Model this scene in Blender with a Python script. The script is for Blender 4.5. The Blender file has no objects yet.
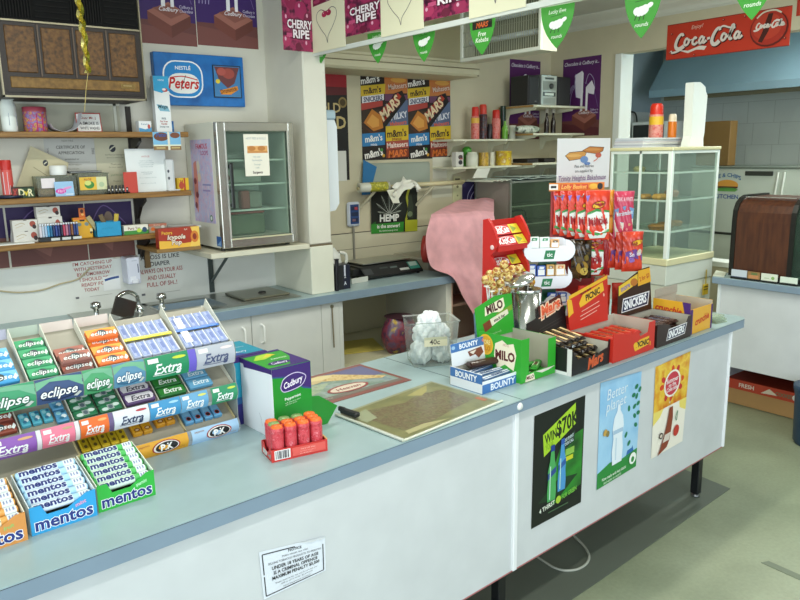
import bpy, math, random
from mathutils import Vector as V, Matrix as Mx
rnd = random.Random(7)
SC = bpy.context.scene
COL = SC.collection
PI = math.pi
# ------------------------------------------------------------------ camera (real position: 1.745 m above the floor at the origin)
FPX, EYE = 727.0, 1.745
_p, _r, _w = (math.radians(a) for a in (11.504, -1.046, 37.885))
_A = Mx(((math.cos(_r), -math.sin(_r), 0), (math.sin(_r), math.cos(_r), 0), (0, 0, 1)))
_B = Mx(((1, 0, 0), (0, -math.sin(_p), -math.cos(_p)), (0, math.cos(_p), -math.sin(_p))))
_C = Mx(((math.cos(_w), -math.sin(_w), 0), (math.sin(_w), math.cos(_w), 0), (0, 0, 1)))
CAMM = _A @ _B @ _C
CO = V((0, 0, EYE))
def ray(px, py): return CAMM.transposed() @ V((px - 400, py - 300, FPX))
def aty(px, py, y): d = ray(px, py); return CO + d * (y / d.y)
def atx(px, py, x): d = ray(px, py); return CO + d * (x / d.x)
def atz(px, py, z): d = ray(px, py); return CO + d * ((z - EYE) / d.z)
HC = 0.9                                     # counter height
RC = math.radians(3.26)                      # the counter stands slightly askew to the walls
CA = V((0.269, 1.544, 0)); CD = V((math.cos(RC), math.sin(RC), 0)); CN = V((-CD.y, CD.x, 0))
def CF(u, v, z=HC): return CA + CD * u + CN * v + V((0, 0, z))
def uvp(px, py, v):                          # point of the counter's own plane v = const -> (u, z)
    d = ray(px, py); t = (CN.dot(CA) + v - CN.dot(CO)) / CN.dot(d); p = CO + d * t
    return CD.dot(p - CA), p.z
cam = bpy.data.cameras.new('camera'); cam.sensor_width = 36; cam.lens = FPX / 800 * 36; cam.clip_start = .02
camo = bpy.data.objects.new('camera', cam); COL.objects.link(camo)
rr, dd, ff = CAMM[0], CAMM[1], CAMM[2]
camo.matrix_world = Mx(((rr.x, -dd.x, -ff.x, 0), (rr.y, -dd.y, -ff.y, 0), (rr.z, -dd.z, -ff.z, EYE), (0, 0, 0, 1)))
SC.camera = camo
# ------------------------------------------------------------------ materials
def lin(h):
    h = h.lstrip('#')
    if len(h) == 3: h = ''.join(c * 2 for c in h)
    c = [int(h[i:i + 2], 16) / 255 for i in (0, 2, 4)]
    return tuple(x / 12.92 if x <= .04045 else ((x + .055) / 1.055) ** 2.4 for x in c)
_mats = {}
def M(hexc, rough=.55, metal=0, kind='plain', p=None):
    key = (hexc, rough, metal, kind, p)
    if key in _mats: return _mats[key]
    m = bpy.data.materials.new('%s_%s' % (kind, hexc.strip('#'))); m.use_nodes = True
    nt = m.node_tree; N = nt.nodes; L = nt.links; b = N['Principled BSDF']
    c = lin(hexc) + (1,)
    b.inputs['Base Color'].default_value = c; b.inputs['Roughness'].default_value = rough; b.inputs['Metallic'].default_value = metal
    def nz(scale, detail=3, vec=None):
        t = N.new('ShaderNodeTexNoise'); t.inputs['Scale'].default_value = scale; t.inputs['Detail'].default_value = detail
        tc = N.new('ShaderNodeTexCoord'); mp = N.new('ShaderNodeMapping')
        if vec: mp.inputs['Scale'].default_value = vec
        L.new(tc.outputs['Object'], mp.inputs['Vector']); L.new(mp.outputs['Vector'], t.inputs['Vector']); return t
    def ramp(src, stops):
        r = N.new('ShaderNodeValToRGB'); e = r.color_ramp.elements
        while len(e) < len(stops): e.new(.5)
        for q, (pos, hx) in zip(e, stops): q.position = pos; q.color = lin(hx) + (1,)
        L.new(src, r.inputs['Fac']); L.new(r.outputs['Color'], b.inputs['Base Color']); return r
    def dark(f):
        h = hexc.lstrip('#'); return '#' + ''.join('%02x' % max(0, min(255, int(int(h[i:i + 2], 16) * f))) for i in (0, 2, 4))
    if kind == 'grain':                       # faint unevenness of painted or laminated boards
        ramp(nz(p or 9).outputs['Fac'], [(.2, dark(.972)), (.8, dark(1.02))])
    elif kind == 'mottle':                    # printed blotches
        ramp(nz(p[0], 5).outputs['Fac'], [(.3 + .4 * i / (len(p) - 2), h) for i, h in enumerate(p[1:])])
    elif kind == 'wood':
        ramp(nz(p[0], 4, p[1]).outputs['Fac'], [(.35, p[2]), (.65, hexc)])
    elif kind == 'floor':
        n1 = nz(2.2, 6); n2 = nz(60, 2)
        r = ramp(n1.outputs['Fac'], [(.3, '#868f74'), (.55, hexc), (.75, '#a0a98c')])
        mx = N.new('ShaderNodeMixRGB'); mx.blend_type = 'MULTIPLY'; mx.inputs[0].default_value = .25
        L.new(r.outputs['Color'], mx.inputs[1]); L.new(n2.outputs['Fac'], mx.inputs[2]); L.new(mx.outputs[0], b.inputs['Base Color'])
    elif kind == 'cloth':
        w = nz(140, 2); bp = N.new('ShaderNodeBump'); bp.inputs['Strength'].default_value = .25; bp.inputs['Distance'].default_value = .003
        L.new(w.outputs['Fac'], bp.inputs['Height']); L.new(bp.outputs['Normal'], b.inputs['Normal'])
        ramp(nz(12, 4).outputs['Fac'], [(.3, dark(.94)), (.7, dark(1.04))])
    elif kind == 'brush':
        ramp(nz(8, 3, (1, 60, 60)).outputs['Fac'], [(.3, dark(.85)), (.7, dark(1.08))])
    elif kind == 'tile':
        br = N.new('ShaderNodeTexBrick'); br.offset = 0; br.inputs['Scale'].default_value = 1
        br.inputs['Brick Width'].default_value = p[0]; br.inputs['Row Height'].default_value = p[1]; br.inputs['Mortar Size'].default_value = p[2]
        br.inputs['Color1'].default_value = c; br.inputs['Color2'].default_value = lin(dark(.97)) + (1,); br.inputs['Mortar'].default_value = lin(dark(.8)) + (1,)
        tc = N.new('ShaderNodeTexCoord'); mp = N.new('ShaderNodeMapping'); mp.inputs['Rotation'].default_value = p[3]
        L.new(tc.outputs['Object'], mp.inputs['Vector']); L.new(mp.outputs['Vector'], br.inputs['Vector']); L.new(br.outputs['Color'], b.inputs['Base Color'])
    elif kind == 'film':                      # clear or tinted plastic / glass pane: mostly see-through with a gloss
        for n in list(N):
            if n.type != 'OUTPUT_MATERIAL': N.remove(n)
        out = [n for n in N if n.type == 'OUTPUT_MATERIAL'][0]
        t = N.new('ShaderNodeBsdfTransparent'); t.inputs[0].default_value = c
        g = N.new('ShaderNodeBsdfPrincipled'); g.inputs['Base Color'].default_value = lin(p[1]) + (1,); g.inputs['Roughness'].default_value = rough
        lw = N.new('ShaderNodeLayerWeight'); lw.inputs[0].default_value = .25
        ma = N.new('ShaderNodeMath'); ma.operation = 'MULTIPLY_ADD'; ma.inputs[1].default_value = .3; ma.inputs[2].default_value = p[0]; ma.use_clamp = True
        mx = N.new('ShaderNodeMixShader'); L.new(lw.outputs['Fresnel'], ma.inputs[0]); L.new(ma.outputs[0], mx.inputs[0])
        L.new(t.outputs[0], mx.inputs[1]); L.new(g.outputs[0], mx.inputs[2]); L.new(mx.outputs[0], out.inputs[0])
    elif kind == 'glow':
        b.inputs['Emission Color'].default_value = c; b.inputs['Emission Strength'].default_value = p
    _mats[key] = m
    return m
def mt(c): return c if not isinstance(c, str) else M(c)
# ------------------------------------------------------------------ lettering
_txt = {}
def textmesh(s, bold=0.0, ital=0.0):
    k = (s, bold, ital)
    if k not in _txt:
        cu = bpy.data.curves.new('t', 'FONT'); cu.body = s; cu.offset = bold; cu.shear = ital; cu.resolution_u = 2
        o = bpy.data.objects.new('t', cu); me = o.to_mesh()
        vs = [(v.co.x, v.co.y) for v in me.vertices]; fs = [tuple(p.vertices) for p in me.polygons]
        o.to_mesh_clear(); bpy.data.objects.remove(o); bpy.data.curves.remove(cu)
        xs = [v[0] for v in vs]; ys = [v[1] for v in vs]
        _txt[k] = (vs, fs, min(xs), max(xs), min(ys), max(ys))
    return _txt[k]
def spl(pts, n=6):                            # smooth open curve through points
    P = [V(p) for p in pts]; o = []
    for i in range(len(P) - 1):
        a, b, c, d = P[max(i - 1, 0)], P[i], P[i + 1], P[min(i + 2, len(P) - 1)]
        for k in range(n):
            t = k / n; o.append(.5 * (2 * b + (c - a) * t + (2 * a - 5 * b + 4 * c - d) * t * t + (3 * b - a - 3 * c + d) * t ** 3))
    o.append(P[-1]); return o
# ------------------------------------------------------------------ mesh builder
class B:
    def __init__(s): s.v = []; s.f = []; s.m = []; s.mats = []; s.sm = []
    def mi(s, m):
        m = mt(m)
        if m not in s.mats: s.mats.append(m)
        return s.mats.index(m)
    def add(s, vs, fs, m, T=None, smooth=False):
        o = len(s.v); k = s.mi(m)
        s.v += [tuple(T @ V(v)) for v in vs] if T is not None else [tuple(v) for v in vs]
        for f in fs: s.f.append(tuple(i + o for i in f)); s.m.append(k); s.sm.append(smooth)
        return s
    def box(s, x0, y0, z0, x1, y1, z1, m, b=0.0, T=None):
        if b <= 0:
            vs = [(x, y, z) for z in (z0, z1) for y in (y0, y1) for x in (x0, x1)]
            return s.add(vs, [(0, 2, 3, 1), (4, 5, 7, 6), (0, 1, 5, 4), (2, 6, 7, 3), (0, 4, 6, 2), (1, 3, 7, 5)], m, T)
        b = min(b, (x1 - x0) * .45, (y1 - y0) * .45, (z1 - z0) * .45)
        vs = []; idx = {}
        for ix, X in enumerate((x0, x1)):
            for iy, Y in enumerate((y0, y1)):
                for iz, Z in enumerate((z0, z1)):
                    sx, sy, sz = (1 - 2 * ix) * b, (1 - 2 * iy) * b, (1 - 2 * iz) * b
                    idx[ix, iy, iz] = len(vs); vs += [(X, Y + sy, Z + sz), (X + sx, Y, Z + sz), (X + sx, Y + sy, Z)]
        g = lambda a, c, d, k: idx[a, c, d] + k
        fs = [(g(0,0,0,0), g(0,0,1,0), g(0,1,1,0), g(0,1,0,0)), (g(1,0,0,0), g(1,1,0,0), g(1,1,1,0), g(1,0,1,0)),
              (g(0,0,0,1), g(1,0,0,1), g(1,0,1,1), g(0,0,1,1)), (g(0,1,0,1), g(0,1,1,1), g(1,1,1,1), g(1,1,0,1)),
              (g(0,0,0,2), g(0,1,0,2), g(1,1,0,2), g(1,0,0,2)), (g(0,0,1,2), g(1,0,1,2), g(1,1,1,2), g(0,1,1,2))]
        for i in (0, 1):
            for j in (0, 1):
                for q in ([g(0,i,j,1), g(1,i,j,1), g(1,i,j,2), g(0,i,j,2)], [g(i,0,j,0), g(i,1,j,0), g(i,1,j,2), g(i,0,j,2)], [g(i,j,0,0), g(i,j,1,0), g(i,j,1,1), g(i,j,0,1)]):
                    fs.append(tuple(q))
        fs += [(k, k + 1, k + 2) for k in idx.values()]
        cx, cy, cz = (x0 + x1) / 2, (y0 + y1) / 2, (z0 + z1) / 2; ff = []
        for f in fs:
            a, c, d = V(vs[f[0]]), V(vs[f[1]]), V(vs[f[2]]); n = (c - a).cross(d - a)
            ff.append(f if n.dot(a - V((cx, cy, cz))) >= 0 else tuple(reversed(f)))
        return s.add(vs, ff, m, T)
    def prism(s, pts, a, b, m, axis='y', T=None, smooth=False, caps=True):   # outline extruded a..b; axis y: pts=(x,z); x: (y,z); z: (x,y)
        mk = {'y': lambda p, t: (p[0], t, p[1]), 'x': lambda p, t: (t, p[0], p[1]), 'z': lambda p, t: (p[0], p[1], t)}[axis]
        n = len(pts); vs = [mk(p, a) for p in pts] + [mk(p, b) for p in pts]
        s.add(vs, [(i, (i + 1) % n, (i + 1) % n + n, i + n) for i in range(n)], m, T, smooth)
        if caps: s.add(vs, [tuple(range(n - 1, -1, -1)), tuple(range(n, 2 * n))], m, T)
        return s
    def lathe(s, prof, m, n=16, T=None, smooth=True, cap=True):
        vs = []; fs = []
        for r, z in prof:
            for k in range(n): a = 2 * PI * k / n; vs.append((r * math.cos(a), r * math.sin(a), z))
        for i in range(len(prof) - 1):
            for k in range(n): fs.append((i * n + k, i * n + (k + 1) % n, (i + 1) * n + (k + 1) % n, (i + 1) * n + k))
        s.add(vs, fs, m, T, smooth)
        if cap: s.add(vs, [tuple(range(n - 1, -1, -1)), tuple(range(len(vs) - n, len(vs)))], m, T)
        return s
    def tube(s, pts, r, m, n=8, T=None, close=False):
        P = [V(p) for p in pts]; vs = []; fs = []
        up = V((0, 0, 1))
        for i, p in enumerate(P):
            t = (P[min(i + 1, len(P) - 1)] - P[max(i - 1, 0)])
            if close: t = P[(i + 1) % len(P)] - P[i - 1]
            t.normalize(); a = t.cross(up)
            if a.length < 1e-3: a = t.cross(V((1, 0, 0)))
            a.normalize(); b = a.cross(t); up = b if abs(t.z) > .9 else V((0, 0, 1))
            ri = r[i] if isinstance(r, (list, tuple)) else r
            for k in range(n): q = 2 * PI * k / n; vs.append(p + a * (ri * math.cos(q)) + b * (ri * math.sin(q)))
        L = len(P)
        for i in range(L if close else L - 1):
            j = (i + 1) % L
            for k in range(n): fs.append((i * n + k, i * n + (k + 1) % n, j * n + (k + 1) % n, j * n + k))
        s.add(vs, fs, m, T, True)
        if not close: s.add(vs, [tuple(range(n - 1, -1, -1)), tuple(range((L - 1) * n, L * n))], m, T)
        return s
    def grid(s, fn, nu, nv, m, T=None, smooth=True):
        vs = [fn(i / nu, j / nv) for j in range(nv + 1) for i in range(nu + 1)]
        fs = [(j * (nu + 1) + i, j * (nu + 1) + i + 1, (j + 1) * (nu + 1) + i + 1, (j + 1) * (nu + 1) + i) for j in range(nv) for i in range(nu)]
        return s.add(vs, fs, m, T, smooth)
    def ball(s, c, r, m, n=12, k=8, T=None):
        c = V(c); rx, ry, rz = (r, r, r) if not isinstance(r, (tuple, list)) else r
        return s.grid(lambda a, b: c + V((rx * math.cos(2 * PI * a) * math.sin(PI * b), ry * math.sin(2 * PI * a) * math.sin(PI * b), -rz * math.cos(PI * b))), n, k, m, T)
    def art(s, fr, items, W, H, eps=.00014, T=None):
        """printed marks; fr = (origin, u axis, v axis) or a function (u, v, lift) -> point; items in units where the sheet is W x H"""
        if callable(fr): F = fr
        else:
            O, U, Wv = (V(q) for q in fr); n = U.cross(Wv).normalized()
            F = lambda u, v, l: O + U * u + Wv * v + n * l
        lay = 0
        for it in items:
            lay += 1; l = eps * lay; k = it[0]
            if k == 'r': u0, v0, u1, v1 = (it[1] * W, it[2] * H, it[3] * W, it[4] * H); pts = [(u0, v0), (u1, v0), (u1, v1), (u0, v1)]; col = it[5]
            elif k == 'p': pts = [(a * W, b * H) for a, b in it[1]]; col = it[2]
            elif k == 'e':
                cu, cv, ru, rv = it[1] * W, it[2] * H, it[3] * W, it[4] * H; col = it[5]; an = math.radians(it[6]) if len(it) > 6 else 0; pts = []
                for q in range(20):
                    x, y = ru * math.cos(q * PI / 10), rv * math.sin(q * PI / 10); pts.append((cu + x * math.cos(an) - y * math.sin(an), cv + x * math.sin(an) + y * math.cos(an)))
            elif k == 'l':                    # stroke along a smooth curve
                c = spl([(a * W, b * H, 0) for a, b in it[1]]) if len(it[1]) > 2 else [V((a * W, b * H, 0)) for a, b in it[1]]; w = it[2]; col = it[3]; A = []; Bp = []
                for i, p in enumerate(c):
                    t = (c[min(i + 1, len(c) - 1)] - c[max(i - 1, 0)]).normalized(); q = i / (len(c) - 1)
                    ww = (w if not isinstance(w, (tuple, list)) else w[0] + (w[1] - w[0]) * q if len(w) == 2 else w[0] * 2 * (.5 - abs(q - .5)) + w[1]) * H / 2
                    nn = V((-t.y, t.x, 0)) * ww; A.append(p + nn); Bp.append(p - nn)
                vs = [F(q.x, q.y, l) for q in A] + [F(q.x, q.y, l) for q in Bp]; n_ = len(A)
                s.add(vs, [(i + n_, i + 1 + n_, i + 1, i) for i in range(n_ - 1)], col, T); continue
            elif k == 't':                    # ('t', text, cx, cy, height, max width, colour, options)
                _, st, cu, cv, hh, mw, col = it[:7]; op = it[7] if len(it) > 7 else {}
                bo = op.get('b', 0) * .6; vs, fs, x0, x1, y0, y1 = textmesh(st, bo, op.get('i', 0))
                r0 = textmesh(st, 0, op.get('i', 0)); tall = max(r0[5], .55) if op.get('cap', 1) else r0[5] - r0[4]
                sy = hh * H / tall; sx = min(sy * op.get('w', 1), mw * W / (r0[3] - r0[2])) if mw else sy
                if op.get('fit'): sx = mw * W / (r0[3] - r0[2])
                an = math.radians(op.get('rot', 0)); ca, sa = math.cos(an), math.sin(an); arc = op.get('arc', 0)
                mx_, my_ = (r0[2] + r0[3]) / 2, (r0[5] if op.get('cap', 1) else (r0[4] + r0[5])) / 2 if op.get('cap', 1) else (r0[4] + r0[5]) / 2
                def tf(x, y):
                    X, Y = (x - mx_) * sx, (y - my_) * sy; Y += arc * H * (X / (W * .5)) ** 2
                    return F(cu * W + X * ca - Y * sa, cv * H + X * sa + Y * ca, l)
                if op.get('o'):
                    ov, of = textmesh(st, bo + op.get('ow', .06) * .8, op.get('i', 0))[:2]
                    l = eps * lay; s.add([tf(*q) for q in ov], of, op['o'], T); lay += 1; l = eps * lay
                s.add([tf(*q) for q in vs], fs, col, T); continue
            n_ = len(pts)
            s.add([F(a, b, l) for a, b in pts], [tuple(range(n_))], col, T)
        return s
    def mesh(s, name):
        me = bpy.data.meshes.new(name); me.from_pydata(s.v, [], s.f)
        for m in s.mats: me.materials.append(m)
        me.polygons.foreach_set('material_index', s.m); me.polygons.foreach_set('use_smooth', s.sm); me.update(); return me
    def part(s, name, parent, label=None, loc=None, rz=None, rot=None):
        o = bpy.data.objects.new(name, s.mesh(name)); COL.objects.link(o); o.parent = parent
        if loc is not None: o.location = loc
        if rot is not None: o.rotation_euler = rot
        elif rz is not None: o.rotation_euler = (0, 0, rz)
        if label: o['label'] = label
        return o
    def solo(s, name, label, cat, loc=(0, 0, 0), rz=0, group=None, rot=None):
        o = bpy.data.objects.new(name, s.mesh(name)); COL.objects.link(o); o.location = loc; o.rotation_euler = rot or (0, 0, rz)
        o['label'] = label; o['category'] = cat
        if group: o['group'] = group
        return o
    def struct(s, name):
        o = bpy.data.objects.new(name, s.mesh(name)); COL.objects.link(o); o['kind'] = 'structure'; return o
def thing(name, label, cat, loc=(0, 0, 0), rz=0, group=None, rot=None):
    o = bpy.data.objects.new(name, None); COL.objects.link(o); o.location = loc; o.rotation_euler = rot or (0, 0, rz); o.empty_display_size = .05
    o['label'] = label; o['category'] = cat
    if group: o['group'] = group
    return o
def dup(root, loc, rz=0, label=None, group=None, rot=None, scale=None):
    r = root.copy(); COL.objects.link(r); r.location = loc; r.rotation_euler = rot or (0, 0, rz)
    if scale: r.scale = scale
    if label: r['label'] = label
    if group: r['group'] = group
    for ch in list(root.children):
        c = ch.copy(); COL.objects.link(c); c.parent = r
        for g in list(ch.children): d = g.copy(); COL.objects.link(d); d.parent = c
    return r
RX90 = Mx.Rotation(PI / 2, 4, 'X'); RY90 = Mx.Rotation(PI / 2, 4, 'Y')
def Tr(x, y, z): return Mx.Translation((x, y, z))
def Rz(a): return Mx.Rotation(a, 4, 'Z')
def Rx(a): return Mx.Rotation(a, 4, 'X')
def Ry(a): return Mx.Rotation(a, 4, 'Y')
FRONT = lambda x, y, z: ((x, y, z), (1, 0, 0), (0, 0, 1))            # printed face looking to -y
LEFT = lambda x, y, z: ((x, y, z), (0, -1, 0), (0, 0, 1))            # printed face looking to -x, starting at its far end
TOP = lambda x, y, z: ((x, y, z), (1, 0, 0), (0, 1, 0))
# ================================================================== the setting
WALL = M('#d6d3c5', .6, 0, 'grain', 5); WALL2 = M('#cfc7a9', .6, 0, 'grain', 5); WHITE = M('#e4e6e4', .45, 0, 'grain', 7)
YW, YM, XR, ZC = 4.22, 4.45, 5.2, 2.82
def sbox(name, *a, b=0): return B().box(*a, b).struct(name)
sbox('floor', -2.6, -3.4, -.08, 8.2, 5.6, 0, M('#98a084', .42, 0, 'floor'))
bq = B()                                              # floor past the vinyl edge under the counter, shade and dirt in its colour
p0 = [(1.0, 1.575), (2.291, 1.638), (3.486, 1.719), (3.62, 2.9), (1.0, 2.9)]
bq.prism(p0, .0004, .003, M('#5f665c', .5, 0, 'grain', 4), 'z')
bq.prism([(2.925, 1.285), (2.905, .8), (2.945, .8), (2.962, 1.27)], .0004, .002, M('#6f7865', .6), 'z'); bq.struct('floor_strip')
sbox('ceiling', -2.6, -3.4, ZC, 8.2, 5.6, ZC + .1, M('#cfd0c6', .7, 0, 'grain', 3))
sbox('wall_back', -2.6, YW, 0, 2.257, YW + .12, ZC, WALL)
sbox('wall_left', -2.72, -3.4, 0, -2.6, 5.6, ZC, WALL)
sbox('wall_rear', 2.2, YM, 0, XR + .12, YM + .12, ZC, WALL2)
sbox('wall_right', XR, 3.73, 0, XR + .12, YM, ZC, WALL2)
sbox('wall_right_lintel', XR, -3.4, 2.49, XR + .12, 3.73, ZC, WALL2)
sbox('wall_right_below', XR, -3.4, 0, XR + .12, 3.73, .86, WALL2)
sbox('wall_right_near', XR, -3.4, .86, XR + .12, .2, 2.49, WALL2)
f = B(); WF = M('#eef2ea', .35); f.box(XR - .02, 3.70, .86, XR + .14, 3.765, 2.49, WF, .004); f.box(XR - .02, .2, .86, XR + .14, .26, 2.49, WF, .004); f.box(XR - .02, .26, .86, XR + .14, 3.70, .90, WF, .004)
f.struct('window_1')
cv = B(); prof = [(-.115, 0), (-.115, -.012), (-.09, -.03), (-.06, -.045), (-.035, -.06), (-.018, -.085), (0, -.1), (0, 0)]
cv.prism([(XR + a, ZC + b) for a, b in prof], -3.4, YM, M('#dcdccf', .6), 'y'); cv.struct('trim_1')
# pillar with its boxed lower half
B().box(2.256, 3.77, 1.205, 2.41, YM, ZC, WALL, .006).struct('pillar')
B().box(2.245, 3.752, .9025, 2.407, YM, 1.195, M('#dcdccb', .5, 0, 'grain', 6), .003).box(2.25, 3.757, 1.195, 2.405, YM, 1.205, M('#6b5f4a', .8)).struct('pillar_base')
# bulkhead over the rear bench
bk = B(); T1 = M('#b5ad8c', .6, 0, 'grain', 4); T2 = M('#c9c3a4', .5, 0, 'grain', 4)  # upper face darker than the lip below, its shade put into the colour
bk.box(2.41, 4.15, 2.40, 3.93, YM, ZC, T1)
bk.prism([(4.10, 2.285), (4.085, 2.30), (4.085, 2.335), (4.10, 2.345), (4.10, 2.375), (4.118, 2.385), (4.118, 2.40), (YM, 2.40), (YM, 2.285)], 2.41, 3.97, T2, 'x')
bk.box(2.41, 4.083, 2.338, 3.97, 4.099, 2.342, M('#7d745a', .7)); bk.box(3.955, 4.09, 2.29, 3.972, 4.11, 2.305, M('#2a2622', .6))
bk.struct('trim_2')
# white splashback below the timber shelves, and tile courses behind the scale
sbox('trim_3', -2.5, YW - .012, .9, 2.245, YW, 1.183, M('#e3e5df', .28, 0, 'grain', 4))
tl = B(); tl.box(2.41, YM - .008, .9, 4.1, YM, 1.165, M('#d2cdb3', .4, 0, 'grain', 4)); tl.box(2.41, YM - .009, 1.163, 4.1, YM - .0, 1.168, M('#4c463c', .8))
tl.box(2.75, YM - .0088, 1.045, 4.1, YM - .007, 1.049, M('#7b7666', .8)); tl.box(2.74, YM - .0088, .9, 2.747, YM - .007, 1.165, M('#8d8873', .8)); tl.struct('trim_4')
# pale framed panel on the wall under the air conditioner
fr = B(); fr.box(.3, YW - .02, 1.885, 1.335, YW, 2.06, M('#b9b7a2', .6)); fr.box(.3, YW - .03, 2.02, 1.335, YW - .018, 2.035, M('#cfd0c0', .5)); fr.box(1.30, YW - .03, 1.885, 1.315, YW - .018, 2.03, M('#cfd0c0', .5)); fr.struct('trim_5')
# kitchen beyond the servery
KW = M('#c3cbc6', .3, 0, 'tile', (.23, .2, .003, (0, PI / 2, 0)))
kw = B(); o_ = kw.box(7.0, -3.4, 0, 7.12, 5.6, ZC, M('#c2cac4', .3, 0, 'grain', 3)); 
G = M('#a5ada6', .5)
for z in (1.35, 1.55, 1.75, 1.95, 2.15): kw.box(6.998, -1, z, 7.0, 4.5, z + .004, G)
for k, z in enumerate((1.35, 1.55, 1.75, 1.95)):
    for i in range(24): y = -1 + i * .25 + (k % 2) * .06; kw.box(6.998, y, z, 7.0, y + .004, z + .2, G)
kw.struct('wall_kitchen')
ks = B(); ks.box(XR + .12, 4.5, 0, 7.0, 4.6, ZC, M('#cdd6d2', .5, 0, 'grain', 3)); ks.box(XR + .12, 4.497, 2.10, 7.0, 4.5, ZC, M('#a9bcc4', .5)); ks.struct('wall_kitchen_side')
# ================================================================== main shop counter: two modules
LAM = M('#9fb5b8', .28, 0, 'grain', 14); EDGE = M('#8195a6', .4, 0, 'grain', 10); PAN = M('#cfd3d5', .4, 0, 'grain', 8)
def counter(name, label, u0, u1, end, loc):
    t = thing(name, label, 'counter', CF(u0, 0, 0), RC)
    L = u1 - u0; c = B()
    if end:
        r = .05; pts = [(0, 0)] + [(L - r + r * math.sin(a), r - r * math.cos(a)) for a in (i * PI / 16 for i in range(9))] + [(L, .74), (0, .74)]
    else: pts = [(0, 0), (L, 0), (L, .74), (0, .74)]
    c.prism([(a, b) for a, b in pts], .856, .8955, EDGE, 'z'); q = [(min(max(a, 0), L - .001) , max(b, .001)) for a, b in pts]
    c.prism(q, .8955, .9, LAM, 'z'); c.prism([(a, b) for a, b in pts], .8952, .8966, M('#3c4650', .5), 'z'); c.part('countertop', t)
    p = B(); z0 = .245; pe = L - .13 if end else L
    p.box(0, .022, z0, pe, .04, .856, PAN); p.part('front_panel', t)
    s = B(); s.box(pe - .014 if end else L - .022, .012, z0, pe if end else L, .0405, .856, M('#eceef0', .35), .003)
    s.box(0, .022, z0 - .006, pe, .04, z0, M('#b06a6a', .6)); s.part('edge_strip', t)
    if end: b = B(); b.box(pe - .018, .04, .40, pe, .70, .856, PAN); b.part('end_panel', t)
    for x in ([pe - .15] if end else [L - .03, .25]):
        for y in (.075, .62):
            l = B(); l.box(x - .02, y - .02, .02, x + .02, y + .02, .857, M('#14161a', .35), .003); l.lathe([(.012, 0), (.022, .004), (.022, .012), (.012, .016), (.01, .022)], M('#8b8d90', .3, 1), 12, Tr(x, y, 0)); l.part('leg', t)
    if not end:
        k = B(); k.lathe([(.0001, .006), (.010, .006), (.014, 0)], M('#e8e8e4', .4), 16, Tr(L - .014, 0, .878) @ Rx(PI / 2), cap=False); k.part('screw_cap', t)
        k = B(); k.box(0, 0, .9, .003, .74, .9006, M('#55646c', .5), T=Tr(L - .0035, 0, 0)); k.part('joint_strip', t)
    return t
counter('shop_counter', 'long blue laminate shop counter module with the tobacco notice on its white front', -1.6, 1.531, False, 0)
counter('shop_counter', 'blue laminate counter module with rounded corner and three drink posters on its white front', 1.531, 3.295, True, 0)
# ================================================================== back bench with sink
bt = thing('sink_bench', 'white back bench with blue worktop and a stainless sink', 'bench', (0, 3.69, 0))
b2 = thing('open_bench', 'white open-fronted bench section under the black scale', 'bench', (0, 3.69, 0))
w = B()
for x0, x1, y0, y1 in ((-2.0, 1.35, 0, .516), (1.35, 1.72, 0, .1), (1.35, 1.72, .42, .516), (1.72, 2.411, 0, .516)):
    w.box(x0, y0, .85, x1, y1, .9, EDGE); w.box(x0, y0 + (.003 if y0 == 0 else 0), .9, x1, y1, .902, LAM)
w.part('worktop', bt)
w = B(); w.box(2.411, 0, .85, 3.36, .755, .9, EDGE); w.box(2.411, .003, .9, 3.357, .755, .902, LAM); w.part('worktop', b2)
c = B(); CB = M('#dadbd6', .4, 0, 'grain', 6)
c.box(-2.0, .05, .1, 2.285, .068, .85, M('#b9bab5', .5)); c.box(2.285, .03, .1, 2.41, .06, .85, CB); c.box(-2.0, .07, .1, -1.98, .51, .85, CB); c.box(-2.0, .08, 0, 2.41, .5, .1, M('#3a3a38', .6)); c.part('carcass', bt); c = B()
c.box(2.44, .73, .1, 3.33, .745, .85, M('#cfc9ac', .6)); c.box(3.30, .03, .1, 3.36, .745, .85, M('#e0ded2', .5)); c.box(2.411, .03, .1, 2.44, .745, .85, CB); c.box(2.44, .06, .1, 3.30, .745, .42, M('#c5bf9f', .6)); c.box(3.352, .028, .1, 3.362, .06, .85, M('#c9a48f', .5))
c.box(2.44, .08, 0, 3.34, .7, .1, M('#3a3a38', .6)); c.part('carcass', b2)
xs = [-1.52, -1.05, -.58, -.11, .36, .83, 1.345, 1.815, 2.285]
for i in range(8):
    d = B(); d.box(xs[i] + .002, .03, .12, xs[i + 1] - .002, .05, .845, CB, .002); dp = d.part('door', bt)
    hx = xs[i] + .06 if i % 2 else xs[i + 1] - .06
    h = B(); h.tube(spl([(hx, .03, .785), (hx + .004, .003, .775), (hx + .004, .0, .73), (hx + .004, .003, .685), (hx, .03, .675)], 4), .006, M('#f2f2ee', .35), 8); h.part('handle', dp)
lk = B(); lk.tube([(2.36, .026, .82), (2.358, .022, .76), (2.362, .022, .56)], .004, M('#7b6f55', .5), 6); lk.lathe([(.012, 0), (.012, .006)], M('#a8a38f', .4, 1), 10, Tr(2.36, .03, .82) @ Rx(PI / 2)); lk.part('key', bt, 'key on a hanging cord')
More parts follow.
